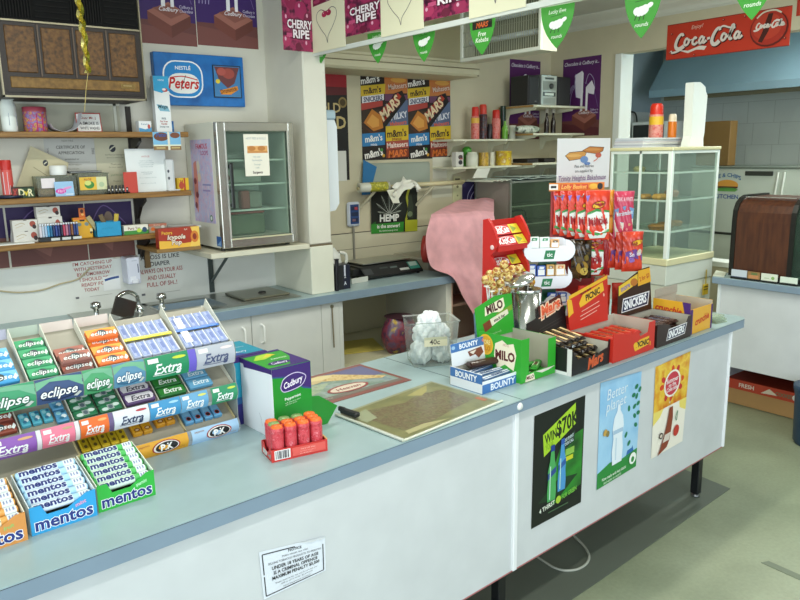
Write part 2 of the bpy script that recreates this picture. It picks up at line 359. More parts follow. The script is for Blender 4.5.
# sink set into the bench
STL = M('#b8bab4', .28, 1, 'brush'); s = B(); SZ = Tr(0, 0, .9)
s.box(.95, .06, .001, 1.35, .5, .009, STL, .003); s.box(1.35, .06, .001, 1.37, .5, .009, STL); s.box(1.72, .06, .001, 2.17, .5, .009, STL, .003); s.box(1.35, .06, .001, 1.72, .1, .009, STL); s.box(1.35, .42, .001, 1.72, .5, .009, STL)
for i in range(6): s.box(1.8, .12 + i * .05, .009, 2.1, .125 + i * .05, .011, STL)
sk = s.part('sink', bt, 'stainless sink with drainboard', (0, 0, .9))
bw = B(); q = lambda i, z, s_: (1.545 + .17 * s_ * (1 if abs(math.cos(i)) > .7 else math.cos(i) / .75) * (1 if math.cos(i) > 0 else 1) * (1 if abs(math.cos(i)) <= .7 else math.copysign(1, math.cos(i))), .26 + .16 * s_ * (math.copysign(1, math.sin(i)) if abs(math.sin(i)) > .7 else math.sin(i) / .75), z)
bw.grid(lambda a, b: q(2 * PI * a, .009 - .06 * min(1, b * 2), 1.03 - .08 * b if b < .7 else (1 - b) * 2.9), 32, 8, STL); bw.part('bowl', sk)
tp = B(); CH = M('#c9cbc9', .12, 1); tp.tube(spl([(1.275, .30, .0), (1.275, .30, .06), (1.265, .30, .10), (1.22, .29, .125), (1.17, .27, .115), (1.15, .26, .085)], 6), .012, CH, 10); tp.lathe([(.028, 0), (.026, .02), (.016, .035)], CH, 14, Tr(1.275, .30, .008)); tp.part('tap_spout', sk)
for x in (1.405, 1.05):
    k = B(); k.lathe([(.022, 0), (.014, .02), (.012, .045), (.028, .055), (.026, .08), (.012, .086)], CH, 14, Tr(x, .30, .008)); k.part('tap_knob', sk)
ld = B(); ld.box(1.83, .13, .011, 2.13, .40, .024, M('#9c9c8c', .35, 1, 'brush'), .004); ld.lathe([(.025, 0), (.02, .01), (.01, .012)], M('#1d1d1b', .4), 14, Tr(2.0, .24, .024)); ld.solo('sink_cover', 'flat metal cover with black knob lying on the drainboard', 'cover', (0, 3.69, .9))
dsh = B(); dsh.box(-.06, -.004, 0, .06, .004, .10, M('#4a463f', .15, .3), .003); dsh.box(-.053, -.0055, .007, .053, -.004, .093, M('#2e2c28', .1)); dsh.solo('oven_tray', 'dark tray leaning by the tap at the sink', 'tray', (1.15, 3.89, .912), 0, None, (math.radians(-12), math.radians(24), 0))
# ================================================================== left wall: shelves and what stands on them
def wx(px, y, py=150): return aty(px, py, y).x
def wz(px, py, y): return aty(px, py, y).z
WOOD = M('#9a7136', .5, 0, 'wood', (6, (1, 14, 14), '#7a5526'))
Z1, Z2, Z3 = 1.876, 1.553, 1.328; YF = 4.0
for nm, z, x0, x1, lb in (('wall_shelf', Z1, -.3, 1.64, 'top timber wall shelf under the air conditioner'), ('wall_shelf', Z2, -.3, 1.632, 'middle timber wall shelf crowded with tubs and papers'), ('wall_shelf', Z3, -.3, 1.455, 'bottom timber wall shelf holding the lighters')):
    t = thing(nm, lb, 'shelf', (0, YF, z)); B().box(x0, 0, -.028, x1, YW - YF - .006, 0, WOOD, .003).part('board', t)
    for bx in (.25, 1.385): B().prism([(.206, -.03), (.06, -.03), (.055, -.05), (.13, -.085), (.19, -.15), (.206, -.155)], bx - .008, bx + .008, M('#1e1914', .5), 'x').part('bracket', t)
for bx in (.25, 1.385): B().box(bx - .014, YW - .012, 1.19, bx + .014, YW, 2.02, M('#241c14', .5), .002).solo('shelf_upright', 'dark slotted upright on the wall %s' % ('behind the open blue box' if bx > 1 else 'at the left end of the timber shelves'), 'upright')
PUR, PURD, BRN, MILK = '#3d1f66', '#2c1550', '#7d4a44', '#efe9ef'
def cad(W, H, title, brown=BRN, purple=PUR):
    it = [('r', 0, 0, 1, 1, purple), ('r', 0, 0, 1, .17, brown), ('p', [(0, .17), (1, .10), (1, .2), (0, .2)], '#6d3f3c')]
    for i in range(4): it.append(('l', [(.06 + .05 * i, .36), (.10 + .05 * i, .52 + .01 * i), (.28 + .03 * i, .66)], .008, '#a79bc4'))
    it += [('l', [(.6, .68), (.82, .58), (.95, .36)], .006, '#7a62a0')]
    it += [('p', [(.28, .17), (.62, .06), (.92, .17), (.92, .26), (.62, .16), (.28, .27)], '#7a4238'), ('p', [(.28, .27), (.62, .16), (.92, .26), (.60, .36)], '#a4685a'), ('p', [(.62, .06), (.92, .17), (.92, .26), (.62, .16)], '#6a3830'),
           ('p', [(.36, .30), (.62, .22), (.84, .28), (.60, .34)], '#8c5448'), ('t', 'Cadbury', .6, .30, .035, .4, MILK, {'i': .3, 'b': .02})]
    it += [('p', [(.33, .78), (.52, .83), (.56, .56), (.50, .48), (.38, .50)], MILK), ('p', [(.52, .83), (.56, .8), (.55, .32), (.49, .32), (.5, .6)], '#f6f3f6'), ('p', [(.63, .62), (.78, .70), (.86, .60), (.84, .52), (.70, .54)], MILK), ('p', [(.63, .62), (.69, .58), (.68, .32), (.63, .32)], '#f6f3f6'), ('l', [(.36, .8), (.34, .66), (.38, .5)], .01, '#c9bfe0'), ('l', [(.62, .66), (.7, .78), (.82, .72), (.86, .6)], .006, '#c9bfe0')]
    it += [('t', 'Cadbury is', .86, .33, .026, .2, '#e6dcf2', {'i': .2}), ('t', 'Chocolate', .86, .295, .026, .2, '#e6dcf2', {'i': .2})]
    if title: it += [('t', 'Chocolate is Cadbury is...', .5, .93, .045, .9, '#f2ecf8', {'i': .35, 'b': .015})]
    return it
def poster(name, label, cat, W, H, items, loc, rz=0, group=None, rot=None, paper='#e9e6da', th=.0015):
    b = B().box(0, -th, 0, W, 0, H, paper); b.art(FRONT(0, -th, 0), items, W, H, .00018); return b.solo(name, label, cat, loc, rz, group, rot)
W_, H_ = .388, .64
poster('chocolate_poster', 'purple chocolate poster right of its twin, high above the blue ice cream sign', 'poster', .39, H_, cad(W_, H_, 0), (1.826, YW, 2.378))
poster('chocolate_poster', 'purple chocolate poster high on the wall, beside the brown air conditioner', 'poster', .39, H_, cad(W_, H_, 0), (1.432, YW, 2.366))
for i, x in enumerate((.32, .715, 1.105) ):
    lo = ['behind the stacked white boxes', 'behind the row of lighters', 'behind the open blue box'][i]
    poster('chocolate_poster', 'purple and brown chocolate poster under the middle shelf %s' % lo, 'poster', .385 if i < 2 else .253, .31, [('r', 0, 0, 1, 1, PURD), ('r', 0, 0, 1, .5, '#73463f'), ('p', [(0, .5), (.1, .5), (.45, .05), (.30, 0), (0, .05)], '#6a3f3a'), ('p', [(.15, .42), (.6, .5), (.5, .12)], '#8a5a50'), ('l', [(.1, .62), (.4, .95), (.85, .6)], .02, '#6d5590'), ('e', .48, .72, .09, .12, '#8d7a6a')], (x, YW, 1.19))
# ice cream sign
t = thing('ice_cream_sign', 'blue box sign with white oval badge and framed ice cream picture', 'sign', (1.537, YW - .05, 2.03))
BL = M('#1666b0', .4, 0, 'mottle', (7, '#1560a8', '#1a72bd', '#0f5598')); b = B().box(0, 0, 0, .545, .049, .288, BL, .003)
def rr_(x0, y0, x1, y1, r, n=5):
    o = []
    for cx, cy, a0 in ((x1 - r[0], y1 - r[1], 0), (x0 + r[0], y1 - r[1], 90), (x0 + r[0], y0 + r[1], 180), (x1 - r[0], y0 + r[1], 270)):
        for k in range(n + 1): a = math.radians(a0 + 90 * k / n); o.append((cx + r[0] * math.cos(a), cy + r[1] * math.sin(a)))
    return o
b.art(FRONT(0, 0, 0), [('p', rr_(.085, .15, .52, .86, (.14, .26)), '#f4f6f8'), ('p', rr_(.1, .175, .505, .835, (.13, .24)), '#1d86cc'), ('p', rr_(.135, .23, .475, .62, (.13, .17)), '#f2f2ee'), ('t', 'NESTLÉ', .305, .73, .085, .22, '#f4f6f8', {'b': .03}),
    ('t', 'Peters', .305, .43, .2, .33, '#c8201c', {'b': .04, 'i': .25}), ('l', [(.17, .53), (.3, .56), (.46, .5)], .02, '#c8201c'), ('l', [(.27, .3), (.33, .58)], .012, '#22262c')], .545, .288)
b.part('sign_board', t)
pc = B().box(.345, -.006, .05, .522, 0, .235, M('#17222c', .4)).art(FRONT(.345, -.006, .05), [('r', .03, .03, .97, .97, '#3f7fb4'), ('p', [(.05, .95), (.95, .95), (.75, .45), (.5, .3), (.2, .55)], '#6d3a3c'), ('e', .55, .75, .22, .16, '#a34a40'), ('e', .3, .8, .16, .12, '#b2554c'), ('e', .16, .5, .08, .07, '#e3c93a'), ('p', [(.2, .22), (.85, .38), (.88, .26), (.6, .1), (.25, .1)], '#d98a2c'), ('t', 'Drumstick', .53, .24, .12, .6, '#5a2414', {'b': .03, 'rot': 12})], .177, .185); pc.part('picture', t)
# ------------------------------------------------------------------ air conditioner
t = thing('air_conditioner', 'old brown room air conditioner with cork-pattern panels above the timber shelves', 'air conditioner', (.715, 3.9, 2.03))
W, H = .672, .80; DK = M('#2a1c12', .5, 0, 'wood', (8, (30, 2, 2), '#1f140c')); CRK = M('#5f4018', .55, 0, 'mottle', (55, '#40290e', '#64421a', '#7a5424')); LW = M('#7a5822', .55, 0, 'mottle', (50, '#634618', '#7c5a22', '#8a682e'))
B().box(.004, .02, 0, W - .004, .318, H, DK, .004).part('casing', t)
fr = B(); CHM = M('#8f876f', .35, .5)
for a in ((0, 0, 0, W, .02, .009), (0, 0, 0, .007, .02, H), (W - .007, 0, 0, W, .02, H), (0, 0, H - .01, W, .02, H), (.007, .002, .343, W - .007, .012, .351)): fr.box(*a, CHM)
fr.part('trim', t)
pn = B().box(.007, .012, .009, W - .007, .022, .343, DK)
for i in range(4):
    x0 = .035 + i * .158; pn.box(x0, .006, .115, x0 + .13, .014, .325, CRK, .004)
    if i: pn.box(x0 - .017, .004, .1, x0 - .011, .014, .335, M('#5a4634', .4))
pn.box(.04, .007, .045, W - .03, .014, .095, LW, .003); pn.box(.02, .006, .024, W - .02, .014, .03, M('#20150e', .5)); pnp = pn.part('front_panel', t)
bd = B().box(W - .125, .003, .06, W - .055, .0075, .08, M('#8a7440', .4, .4)).art(FRONT(W - .125, .003, .06), [('r', .05, .1, .95, .9, '#7b5f22'), ('t', 'ROOMCOOLER'[:0] or '=====', .45, .5, .4, .7, '#cdbb86')], .07, .02); bd.part('badge', pnp)
gr = B().box(.007, .016, .351, W - .007, .03, H - .01, M('#060504', .95))
for i in range(4):
    x0 = .02 + i * .16
    if i % 2: [gr.box(x0, .006, .37 + k * .026, x0 + .15, .016, .376 + k * .026, M('#0c0a08', .9)) for k in range(15)]
    else: [gr.box(x0 + k * .0125, .006, .365, x0 + k * .0125 + .005, .016, H - .02, M('#0c0a08', .9)) for k in range(12)]
gr.part('grille', t)
# gold streamer and its string
b = B(); P_ = [aty(px, py, 3.6) for px, py in ((77.5, -12), (80, 12), (83, 30), (86, 55), (88, 73))]
for k, (o, cl) in enumerate(((0, '#c9b23c'), (.010, '#8d8a2c'), (-.007, '#e6d98a'))):
    q = spl(P_, 8); n = len(q); vs = []
    for i, p in enumerate(q): a = i * .55 + k * 2; w = .010 - .0035 * i / n; d = V((math.cos(a) * w, math.sin(a) * w, 0)); vs += [p + V((o, k * .004, 0)) + d, p + V((o, k * .004, 0)) - d]
    b.add(vs, [(2 * i, 2 * i + 1, 2 * i + 3, 2 * i + 2) for i in range(n - 1)], M(cl, .25, .7))
b.tube([aty(88, 73, 3.6), aty(86, 90, 3.6), aty(84.5, 112, 3.6)], .0016, M('#b9a663', .5), 5); b.solo('gold_streamer', 'twisted gold foil streamer hanging in front of the air conditioner', 'streamer')
# ------------------------------------------------------------------ top shelf
def on(px0, px1, py, z, y): x0, x1 = wx(px0, y, py), wx(px1, y, py); return x0, x1, wz((px0 + px1) / 2, py, y) - z
YI = 4.05
def carton(name, label, cat, px0, px1, py, z, items, col, y=YI, d=.05, group=None, side=None, rz=0, b=.001, lift=0):
    x0, x1, h = on(px0, px1, py, z, y); w = x1 - x0; h -= lift
    o = B().box(-w / 2, 0, 0, w / 2, d, h, col, b); o.art(FRONT(-w / 2, 0, 0), items, w, h)
    return o.solo(name, label, cat, ((x0 + x1) / 2, y, z + lift), rz, group)
x0, x1, h = on(1, 13, 97, Z1, YI); b = B().lathe([(.034, 0), (.036, .01), (.036, .12), (.024, .16), (.016, .165), (.016, .185), (.008, .187), (.008, h)], M('#e9efe9', .35), 16); b.box(-.006, -.045, h - .012, .012, .008, h, M('#e9efe9', .35), .003)
b.art(lambda u, v, l: V(((.0365 + l) * math.sin(u), -(.0365 + l) * math.cos(u), v)), [('r', -.6, .2, .6, .5, '#5d6a8a'), ('r', -.6, .5, .6, .6, '#c9d2dc')], 1, .15); b.solo('pump_bottle', 'white pump bottle at the left end of the top timber shelf', 'bottle', (.76, YI + .03, Z1), .4)
x0, x1, h = on(24, 48, 107, Z1, YI); r = (x1 - x0) / 2
b = B().lathe([(r * .94, 0), (r, .004), (r, h - .01), (r * .97, h)], M('#b8527a', .4, 0, 'mottle', (70, '#8a3b68', '#d7b04a', '#c23a78', '#6d7fb4', '#d98aa6')), 20).lathe([(r * 1.02, h - .022), (r * 1.02, h), (r * .9, h + .003)], M('#b04a5a', .4), 20)
b.art(lambda u, v, l: V(((r + .001 + l) * math.sin(u), -(r + .001 + l) * math.cos(u), v)), [('r', -.1, .05, .5, .95, '#c01f68')], 1, h - .03); b.solo('lolly_tin', 'round pink and gold patterned tin on the top shelf', 'tin', ((x0 + x1) / 2, YI + r, Z1))
pp = spl([aty(51, 124, YI) - V((0, 0, .0)), aty(55, 129, YI), aty(66, 131.5, YI), aty(78, 127, YI), aty(82, 113, YI)], 6); pp = [(p.x, p.z) for p in pp]; b = B()
b.prism([(x, z + .0012) for x, z in pp] + [(x, z) for x, z in reversed(pp)], YI, YI + .12, M('#e4e4ea', .5), 'y', smooth=False); b.solo('curled_paper', 'curled white sheet of paper lying on the top shelf', 'paper', (0, 0, max(0, Z1 - min(z for x, z in pp))))
x0, x1, h = on(77, 102.5, 112, Z1, YI + .03)
b = B().box(0, 0, 0, x1 - x0, .002, h, '#b4483e'); b.art(FRONT(0, 0, 0), [('r', .04, .06, .96, .94, '#f0efea'), ('t', 'Dear Mr. J', .5, .74, .12, .6, '#a03830', {'b': .02}), ('t', 'A SMOKE IS', .5, .47, .14, .76, '#25222a', {'b': .03}), ('t', 'WHITE WASHES', .52, .22, .14, .76, '#25222a', {'b': .03})], x1 - x0, h); b.solo('joke_card', 'small white card with red border propped on the top shelf', 'card', (x0, YI + .06, Z1), 0, None, (math.radians(-10), 0, 0))
carton('medicine_box', 'small white and blue packet beside the tall carton', 'box', 138.5, 151, 121, Z1, [('p', [(0, 0), (1, 0), (1, .45), (.5, .25), (0, .4)], '#4f9ac8'), ('t', 'Panadol', .5, .72, .16, .8, '#3a6a90'), ('e', .8, .5, .12, .2, '#b9574f')], '#e8ebea')
x0, x1, h = on(152.5, 168, 76, Z1, YI)
carton('tall_carton', 'tall white carton with blue top standing at the right of the top shelf', 'carton', 152.5, 168, 76, Z1, [('r', 0, .74, 1, 1, '#2fa0d0'), ('p', [(0, .74), (.5, .70), (1, .76), (1, .8), (0, .8)], '#2fa0d0'), ('t', 'NESTLÉ', .5, .93, .03, .8, '#eef4f8', {'b': .02}), ('e', .72, .755, .17, .035, '#b9473e'), ('e', .66, .765, .12, .02, '#f0e8e8'), ('p', [(.1, .5), (.8, .47), (.95, .37), (.3, .38)], '#7fb4c8'), ('t', 'Mega', .5, .46, .06, .7, '#2a5560', {'b': .04, 'i': .2}), ('t', '99%', .5, .245, .035, .5, '#33566a', {'b': .03}), ('t', 'Fat Free', .5, .195, .03, .7, '#a83a34', {'b': .03}), ('t', 'Vanilla', .5, .15, .03, .75, '#a83a34', {'b': .03}), ('t', 'Scoop me', .5, .1, .03, .75, '#33566a', {'b': .03})], '#e9ecec', d=.045)
carton('blue_packet', 'small dark blue packet right of the tall carton', 'box', 168.5, 173.5, 121, Z1, [('r', .1, .3, .9, .7, '#2f79b4')], '#1d5c9c', y=YI + .03)
x0, x1 = wx(154, 3.995), wx(181.5, 3.995); zt, zb = wz(166, 132, 3.995), wz(166, 150, 3.995)
poster('ice_cream_card', 'small picture card hanging from the front edge of the top shelf', 'card', x1 - x0, zt - zb, [('r', 0, 0, 1, 1, '#7db8dc'), ('e', .3, .74, .27, .24, '#6d4030'), ('e', .8, .82, .18, .16, '#7c4a34'), ('t', 'Peters', .35, .84, .2, .5, '#2c56a0', {'b': .03, 'i': .2}), ('r', 0, .0, 1, .22, '#8b6a40'), ('r', .52, 0, .6, 1, '#e6e0cc'), ('r', .1, .08, .42, .16, '#c8b078'), ('r', .64, .08, .95, .16, '#c8b078'), ('r', 0, .22, 1, .3, '#e4ead0')], (x0, 3.998, zb))
# ------------------------------------------------------------------ middle shelf
CERT = [('r', .03, .03, .97, .97, '#cfcdbd')]
def sheet(px0, py0, px1, py1, y): x0, x1 = wx(px0, y, py1), wx(px1, y, py1); return x0, wz(px0, py1, y), x1 - x0, wz((px0 + px1) / 2, py0, y) - wz((px0 + px1) / 2, py1, y)
x, z, w, h = sheet(47, 138, 98.5, 173, YW)
poster('certificate', 'grey certificate of appreciation pinned on the wall under the top shelf', 'certificate', w, h, [('t', 'NSW FIRE', .45, .9, .05, .3, '#77736a'), ('t', 'CERTIFICATE OF', .5, .72, .085, .56, '#55524c', {'b': .02}), ('t', 'APPRECIATION', .5, .56, .085, .5, '#55524c', {'b': .02}), ('t', 'presented to', .5, .38, .05, .3, '#6d695f', {'i': .3, 'b': .02}), ('r', .3, .28, .85, .29, '#8b877a'), ('t', 'in thanks for support', .5, .22, .04, .4, '#86826f'), ('t', 'of the community', .5, .1, .04, .25, '#86826f'), ('t', 'RURAL', .06, .6, .05, .3, '#6d6a66', {'rot': 90}), ('t', 'FIRE', .93, .6, .07, .3, '#6d6a66', {'rot': 90})], (x, YW, z), paper='#c6c6bf')
x, z, w, h = sheet(99, 138, 137, 194, YW)
poster('certificate', 'cream certificate with round black emblem partly behind the white notice', 'certificate', w, h, [('e', .45, .8, .085, .065, '#2c3038'), ('l', [(.38, .77), (.44, .81), (.52, .84)], .02, '#cfccb4'), ('t', 'Surf Rescue Helicopter', .5, .69, .025, .6, '#7a7662'), ('t', 'this is to certify that', .5, .64, .025, .5, '#7a7662'), ('t', 'Thank you', .5, .52, .03, .3, '#6d6958', {'i': .3}), ('t', 'for your support', .5, .47, .025, .5, '#7a7662'), ('t', 'given this year', .5, .33, .025, .4, '#7a9a72'), ('t', 'President', .5, .22, .025, .3, '#7a7662')], (x, YW - .004, z), paper='#c9c5a9')
x0 = wx(15, 4.19, 190); b = B()
pts = [(aty(px, py, 4.19).x, aty(px, py, 4.19).z) for px, py in ((14, 192), (30, 146), (68, 163), (66, 172), (50, 196))]; pts = list(reversed(pts))
b.prism(pts, 4.186, 4.19, M('#c8bf9c', .6), 'y'); c_ = aty(45, 163, 4.185)
b.art(((0, 4.186, 0), (1, 0, 0), (0, 0, 1)), [('e', c_.x, c_.z, .013, .016, '#2c3038'), ('l', [(c_.x - .008, c_.z - .006), (c_.x, c_.z), (c_.x + .008, c_.z + .006)], .005, '#cfccb4'), ('l', [(aty(33, 167, 4.185).x, aty(33, 167, 4.185).z), (aty(47, 176, 4.185).x, aty(47, 176, 4.185).z)], .003, '#8f8668')], 1, 1); b.solo('envelope', 'tan envelope with black emblem leaning askew behind the clear tubs', 'envelope', (0, -.01, 0))
x0, x1, h = on(0.5, 9.5, 161, Z2, YI); r = .027
b = B().lathe([(r, 0), (r, .118), (r * .95, .122)], M('#d8544c', .35), 18).lathe([(r * .98, .122), (r * .98, .165), (r * .9, .17)], M('#c9241f', .35), 18)
b.art(lambda u, v, l: V(((r + .0006 + l) * math.sin(u), -(r + .0006 + l) * math.cos(u), v)), [('r', -.9, .02, -.1, .7, '#d9dbe0'), ('r', .1, .02, 1, .3, '#eceef2'), ('r', .2, .05, .3, .28, '#333'), ('r', .4, .05, .46, .28, '#333'), ('r', .6, .05, .75, .28, '#333'), ('t', 'RAID', -.4, .5, .12, .6, '#b02a28', {'rot': 80})], 1, .16)
b.solo('spray_can', 'red spray can with white label standing at the left of the middle shelf', 'can', (wx(4.5, YI) , YI + .03, Z2 + .018), .1)
B().lathe([(.04, 0), (.062, .004), (.066, .016), (.06, .014), (.04, .006)], M('#232c44', .3), 20).solo('saucer', 'dark blue saucer under the red spray can', 'saucer', (wx(5, YI), YI + .03, Z2))
carton('cracker_box', 'dark green packet with yellow lettering on the middle shelf', 'box', 11.5, 34, 187, Z2, [('p', [(0, 0), (.25, 0), (.35, 1), (0, 1)], '#6a2c22'), ('t', 'X', .12, .5, .6, .2, '#c4423a', {'b': .04, 'i': .2}), ('t', 'D', .42, .5, .62, .25, '#e8e2b4', {'b': .05}), ('t', 'v', .62, .42, .45, .2, '#d9c23a', {'b': .05}), ('t', 'R', .82, .48, .62, .2, '#e8e2b4', {'b': .05}), ('r', 0, .93, 1, 1, '#181e16')], '#24401f', d=.06)
CLR = M('#e9ebe4', .15, 0, 'film', (.10, '#dcdfd6'))
def tub(px0, px1, py, z, y, d, label, fill):
    x0, x1, h = on(px0, px1, py, z, y); w = x1 - x0; t = thing('plastic_tub', label, 'tub', ((x0 + x1) / 2, y, z)); b = B()
    for a in ((-w / 2, 0, 0, w / 2, .003, h), (-w / 2, d - .003, 0, w / 2, d, h), (-w / 2, 0, 0, -w / 2 + .003, d, h), (w / 2 - .003, 0, 0, w / 2, d, h), (-w / 2, 0, 0, w / 2, d, .003), (-w / 2 - .004, -.004, h - .006, w / 2 + .004, .004, h)): b.box(*a, CLR)
    b.part('body', t); B().box(-w / 2 + .005, .005, .004, w / 2 - .005, d - .005, h * .42, fill, .01).part('sweets', t, 'wrapped sweets filling the tub'); return t, w, h
t, w, h = tub(36, 76, 176, Z2, YI + .02, .10, 'clear plastic tub of sweets behind the blue picture card', M('#a07a4c', .5, 0, 'mottle', (80, '#8a5c38', '#b08a50', '#7a6a4c')))
B().box(-w / 2 + .02, -.003, h * .42, -.01, -.001, h * .9, M('#e9dfe0', .4)).part('label', t, 'white paper label')
x0 = wx(57.5, YI + .07, 165); b = B().lathe([(.040, 0), (.042, .005), (.042, .045), (.036, .049)], M('#eceee9', .4), 22); b.solo('cream_jar', 'round white lidded jar standing on the clear tub', 'jar', (x0, YI + .07, Z2 + wz(57, 176, YI + .02) - Z2 + .004))
x0, x1, h = on(54.5, 73.5, 181.5, Z2, YI - .01); b = B().box(0, 0, 0, x1 - x0, .0015, h, '#9cc4e6').art(FRONT(0, 0, 0), [('e', .3, .35, .28, .18, '#d33aa6'), ('e', .65, .55, .25, .08, '#e08ac4', 15), ('l', [(.4, .5), (.6, .6), (.9, .6)], .04, '#e6a6d2'), ('t', 'Flirt', .32, .35, .2, .4, '#f6e0f0', {'i': .3}), ('r', .55, .08, .95, .16, '#d9e6f2')], x1 - x0, h); b.solo('picture_card', 'light blue picture card with pink shapes in front of the clear tub', 'card', (x0, YI - .005, Z2), 0, None, (math.radians(-6), 0, 0))
t, w, h = tub(77, 108, 173, Z2, YI + .02, .10, 'clear plastic tub with a yellow card on its front', M('#8f8a70', .5, 0, 'mottle', (60, '#77745c', '#a39c7c')))
x0, x1, h2 = on(79, 104, 181, Z2, YI); B().box(-w / 2 + .007, -.003, .025, w / 2 - .012, -.001, .092, M('#e4b93a', .4)).art(FRONT(-w / 2 + .007, -.003, .025), [('r', .62, 0, 1, 1, '#d9dcae'), ('e', .35, .4, .18, .3, '#3f8a3a'), ('e', .3, .55, .12, .2, '#d4dc7a'), ('e', .8, .4, .1, .2, '#b4c8a0'), ('t', 'ALOE', .3, .82, .16, .4, '#a03a2a', {'b': .03})], w - .019, .067).part('label', t, 'yellow label with green plant')
b = B().box(0, 0, 0, .16, .11, .004, M('#2c2a28', .5)).box(.006, .006, .004, .154, .11, .008, M('#cfd0cc', .6)).box(.0, .0, .008, .16, .11, .010, M('#35322e', .5)); b.solo('notebook', 'thin dark notebook lying on top of the clear tub', 'notebook', (wx(70, YI + .02, 172), YI + .015, Z2 + h + .001), .05)
b = B()
for i in range(6): b.prism([(0, 0), (.012, 0), (.012, .03), (.004, .045), (0, .03)], i * .019, i * .019 + .012, M('#1f1d1d', .4), 'x'); b.box(i * .019 + .002, -.001, .018, i * .019 + .008, .0005, .026, M('#d8d6d0', .4))
b.box(-.003, .0, 0, .115, .05, .008, M('#1b1a1a', .4)); b.solo('clip_tray', 'black rack of small clips on the middle shelf beside the red card', 'rack', (wx(108, YI - .02, 190), YI - .02, Z2))
x0, x1, h = on(123, 137, 172, Z2, YI - .02); B().box(0, 0, 0, x1 - x0, .004, h, M('#c4473a', .5), .001).solo('red_card', 'plain red card standing in front of the white notice', 'card', (x0, YI - .02, Z2), .06)
x0, x1, h = on(125.5, 166, 148.5, Z2, YI + .04); b = B().box(0, 0, 0, x1 - x0, .002, h, '#e8edeb').art(FRONT(0, 0, 0), [('t', 'NOTICE', .5, .82, .035, .3, '#c47a78', {'b': .02})] + [('t', s, .5, .72 - .045 * i, .022, .72, '#9fb0b0', {'b': .01}) for i, s in enumerate(('all staff are reminded to', 'wash hands before and after', 'handling food and to keep', 'this area clean and tidy'))] + [('t', 'thank you for your', .5, .46, .025, .4, '#8fa0a0'), ('t', 'co-operation', .5, .42, .025, .3, '#8fa0a0'), ('t', 'from the management of the shop', .5, .33, .02, .6, '#9fb0b0'), ('t', 'please ask if you need any help', .5, .2, .02, .6, '#9fb0b0')], x1 - x0, h); b.solo('white_notice', 'large white printed notice leaning upright on the middle shelf', 'notice', (x0, YI + .045, Z2), 0, None, (math.radians(-5), 0, 0))
x0, x1, h = on(166, 173.5, 159, Z2, YI + .02); w = x1 - x0; b = B().box(0, 0, 0, w, .05, h, M('#d8dbda', .4), .006).art(FRONT(0, 0, 0), [('e', .18, .62, .14, .05, '#444a52'), ('e', .2, .4, .14, .05, '#4a5058'), ('r', .75, .05, .95, .95, '#c3c9c9')], w, h); b.box(-.004, -.02, 0, w + .02, .03, .008, M('#dfe2e0', .4), .003); b.solo('white_charger', 'tall narrow white charger with dark buttons right of the white notice', 'charger', (x0, YI + .02, Z2))
carton('film_box', 'small yellow and red film box at the right end of the middle shelf', 'box', 177, 188.5, 178, Z2, [('r', .55, 0, .7, 1, '#b8402a'), ('r', .0, 0, .15, 1, '#c9a020'), ('e', .35, .4, .22, .3, '#b9472c'), ('t', '24', .35, .75, .2, .3, '#a02a22', {'b': .03})], '#e2b923', y=YI + .02)
# ------------------------------------------------------------------ bottom shelf
b = B().box(0, 0, 0, .19, .09, .003, M('#e6e6df', .6)); b.box(.002, .001, .003, .188, .088, .006, M('#dfe0da', .6)); b.solo('paper_pad', 'white paper pad at the left of the bottom shelf', 'paper', (wx(-8, 4.02, 245), 4.01, Z3), .0)
def wbox(px0, px1, py, z, lb): return carton('battery_box', lb, 'box', px0, px1, py, z, [('l', [(.1, .55), (.35, .72), (.5, .6)], .06, '#b9a98a'), ('l', [(.12, .32), (.4, .5)], .05, '#c9b89a'), ('e', .8, .6, .12, .28, '#a34c3c'), ('e', .86, .35, .08, .2, '#3a2a2a'), ('r', .45, .94, .58, 1, '#3a342c')], '#d8d5cd', y=YI + .02)
wb1 = wbox(13, 38.5, 231, Z3, 'white battery carton at the bottom of the left stack on the bottom shelf'); zt = Z3 + wz(26, 231, YI + .02) - Z3
wbox(11.5, 37, 220, zt, 'white battery carton on top of the left stack'); wb2 = wbox(37, 62, 217, Z3, 'white battery carton under the taller stack behind the lighters'); wbox(35.5, 59.5, 206.5, wz(48, 217, YI + .02), 'white battery carton topmost of the taller stack')
b = B().lathe([(.026, 0), (.028, .02), (.024, .085), (.012, .095), (.012, .11)], M('#cfcfd2', .4), 14); b.solo('white_bottle', 'small grey-white bottle leaning beside the battery cartons', 'bottle', (wx(5, 4.14), 4.14, Z3), 0, None, (0, math.radians(6), 0))
t = thing('lighter_tray', 'black counter tray holding a row of lighters on the bottom shelf', 'tray', (wx(40, 4.03, 240), 4.03, Z3)); tw = wx(80, 4.03, 240) - wx(40, 4.03, 240)
tb = B().box(0, -.012, 0, tw, .045, .022, M('#191b1c', .4), .002)
for i in range(3): tb.box(.05 + i * .053, -.0135, .004, .092 + i * .053, -.0115, .017, M('#cfd4d0', .5))
tb.part('base', t)
lc = ['#d9d2da', '#c3cfdd', '#a9c3de', '#4fa0cc', '#1f6b96', '#24305e', '#2b4590', '#1f2f6a', '#20243c', '#c4425e', '#b8788e', '#5d3f6a', '#8a5a34', '#2c3f7c', '#35508c']
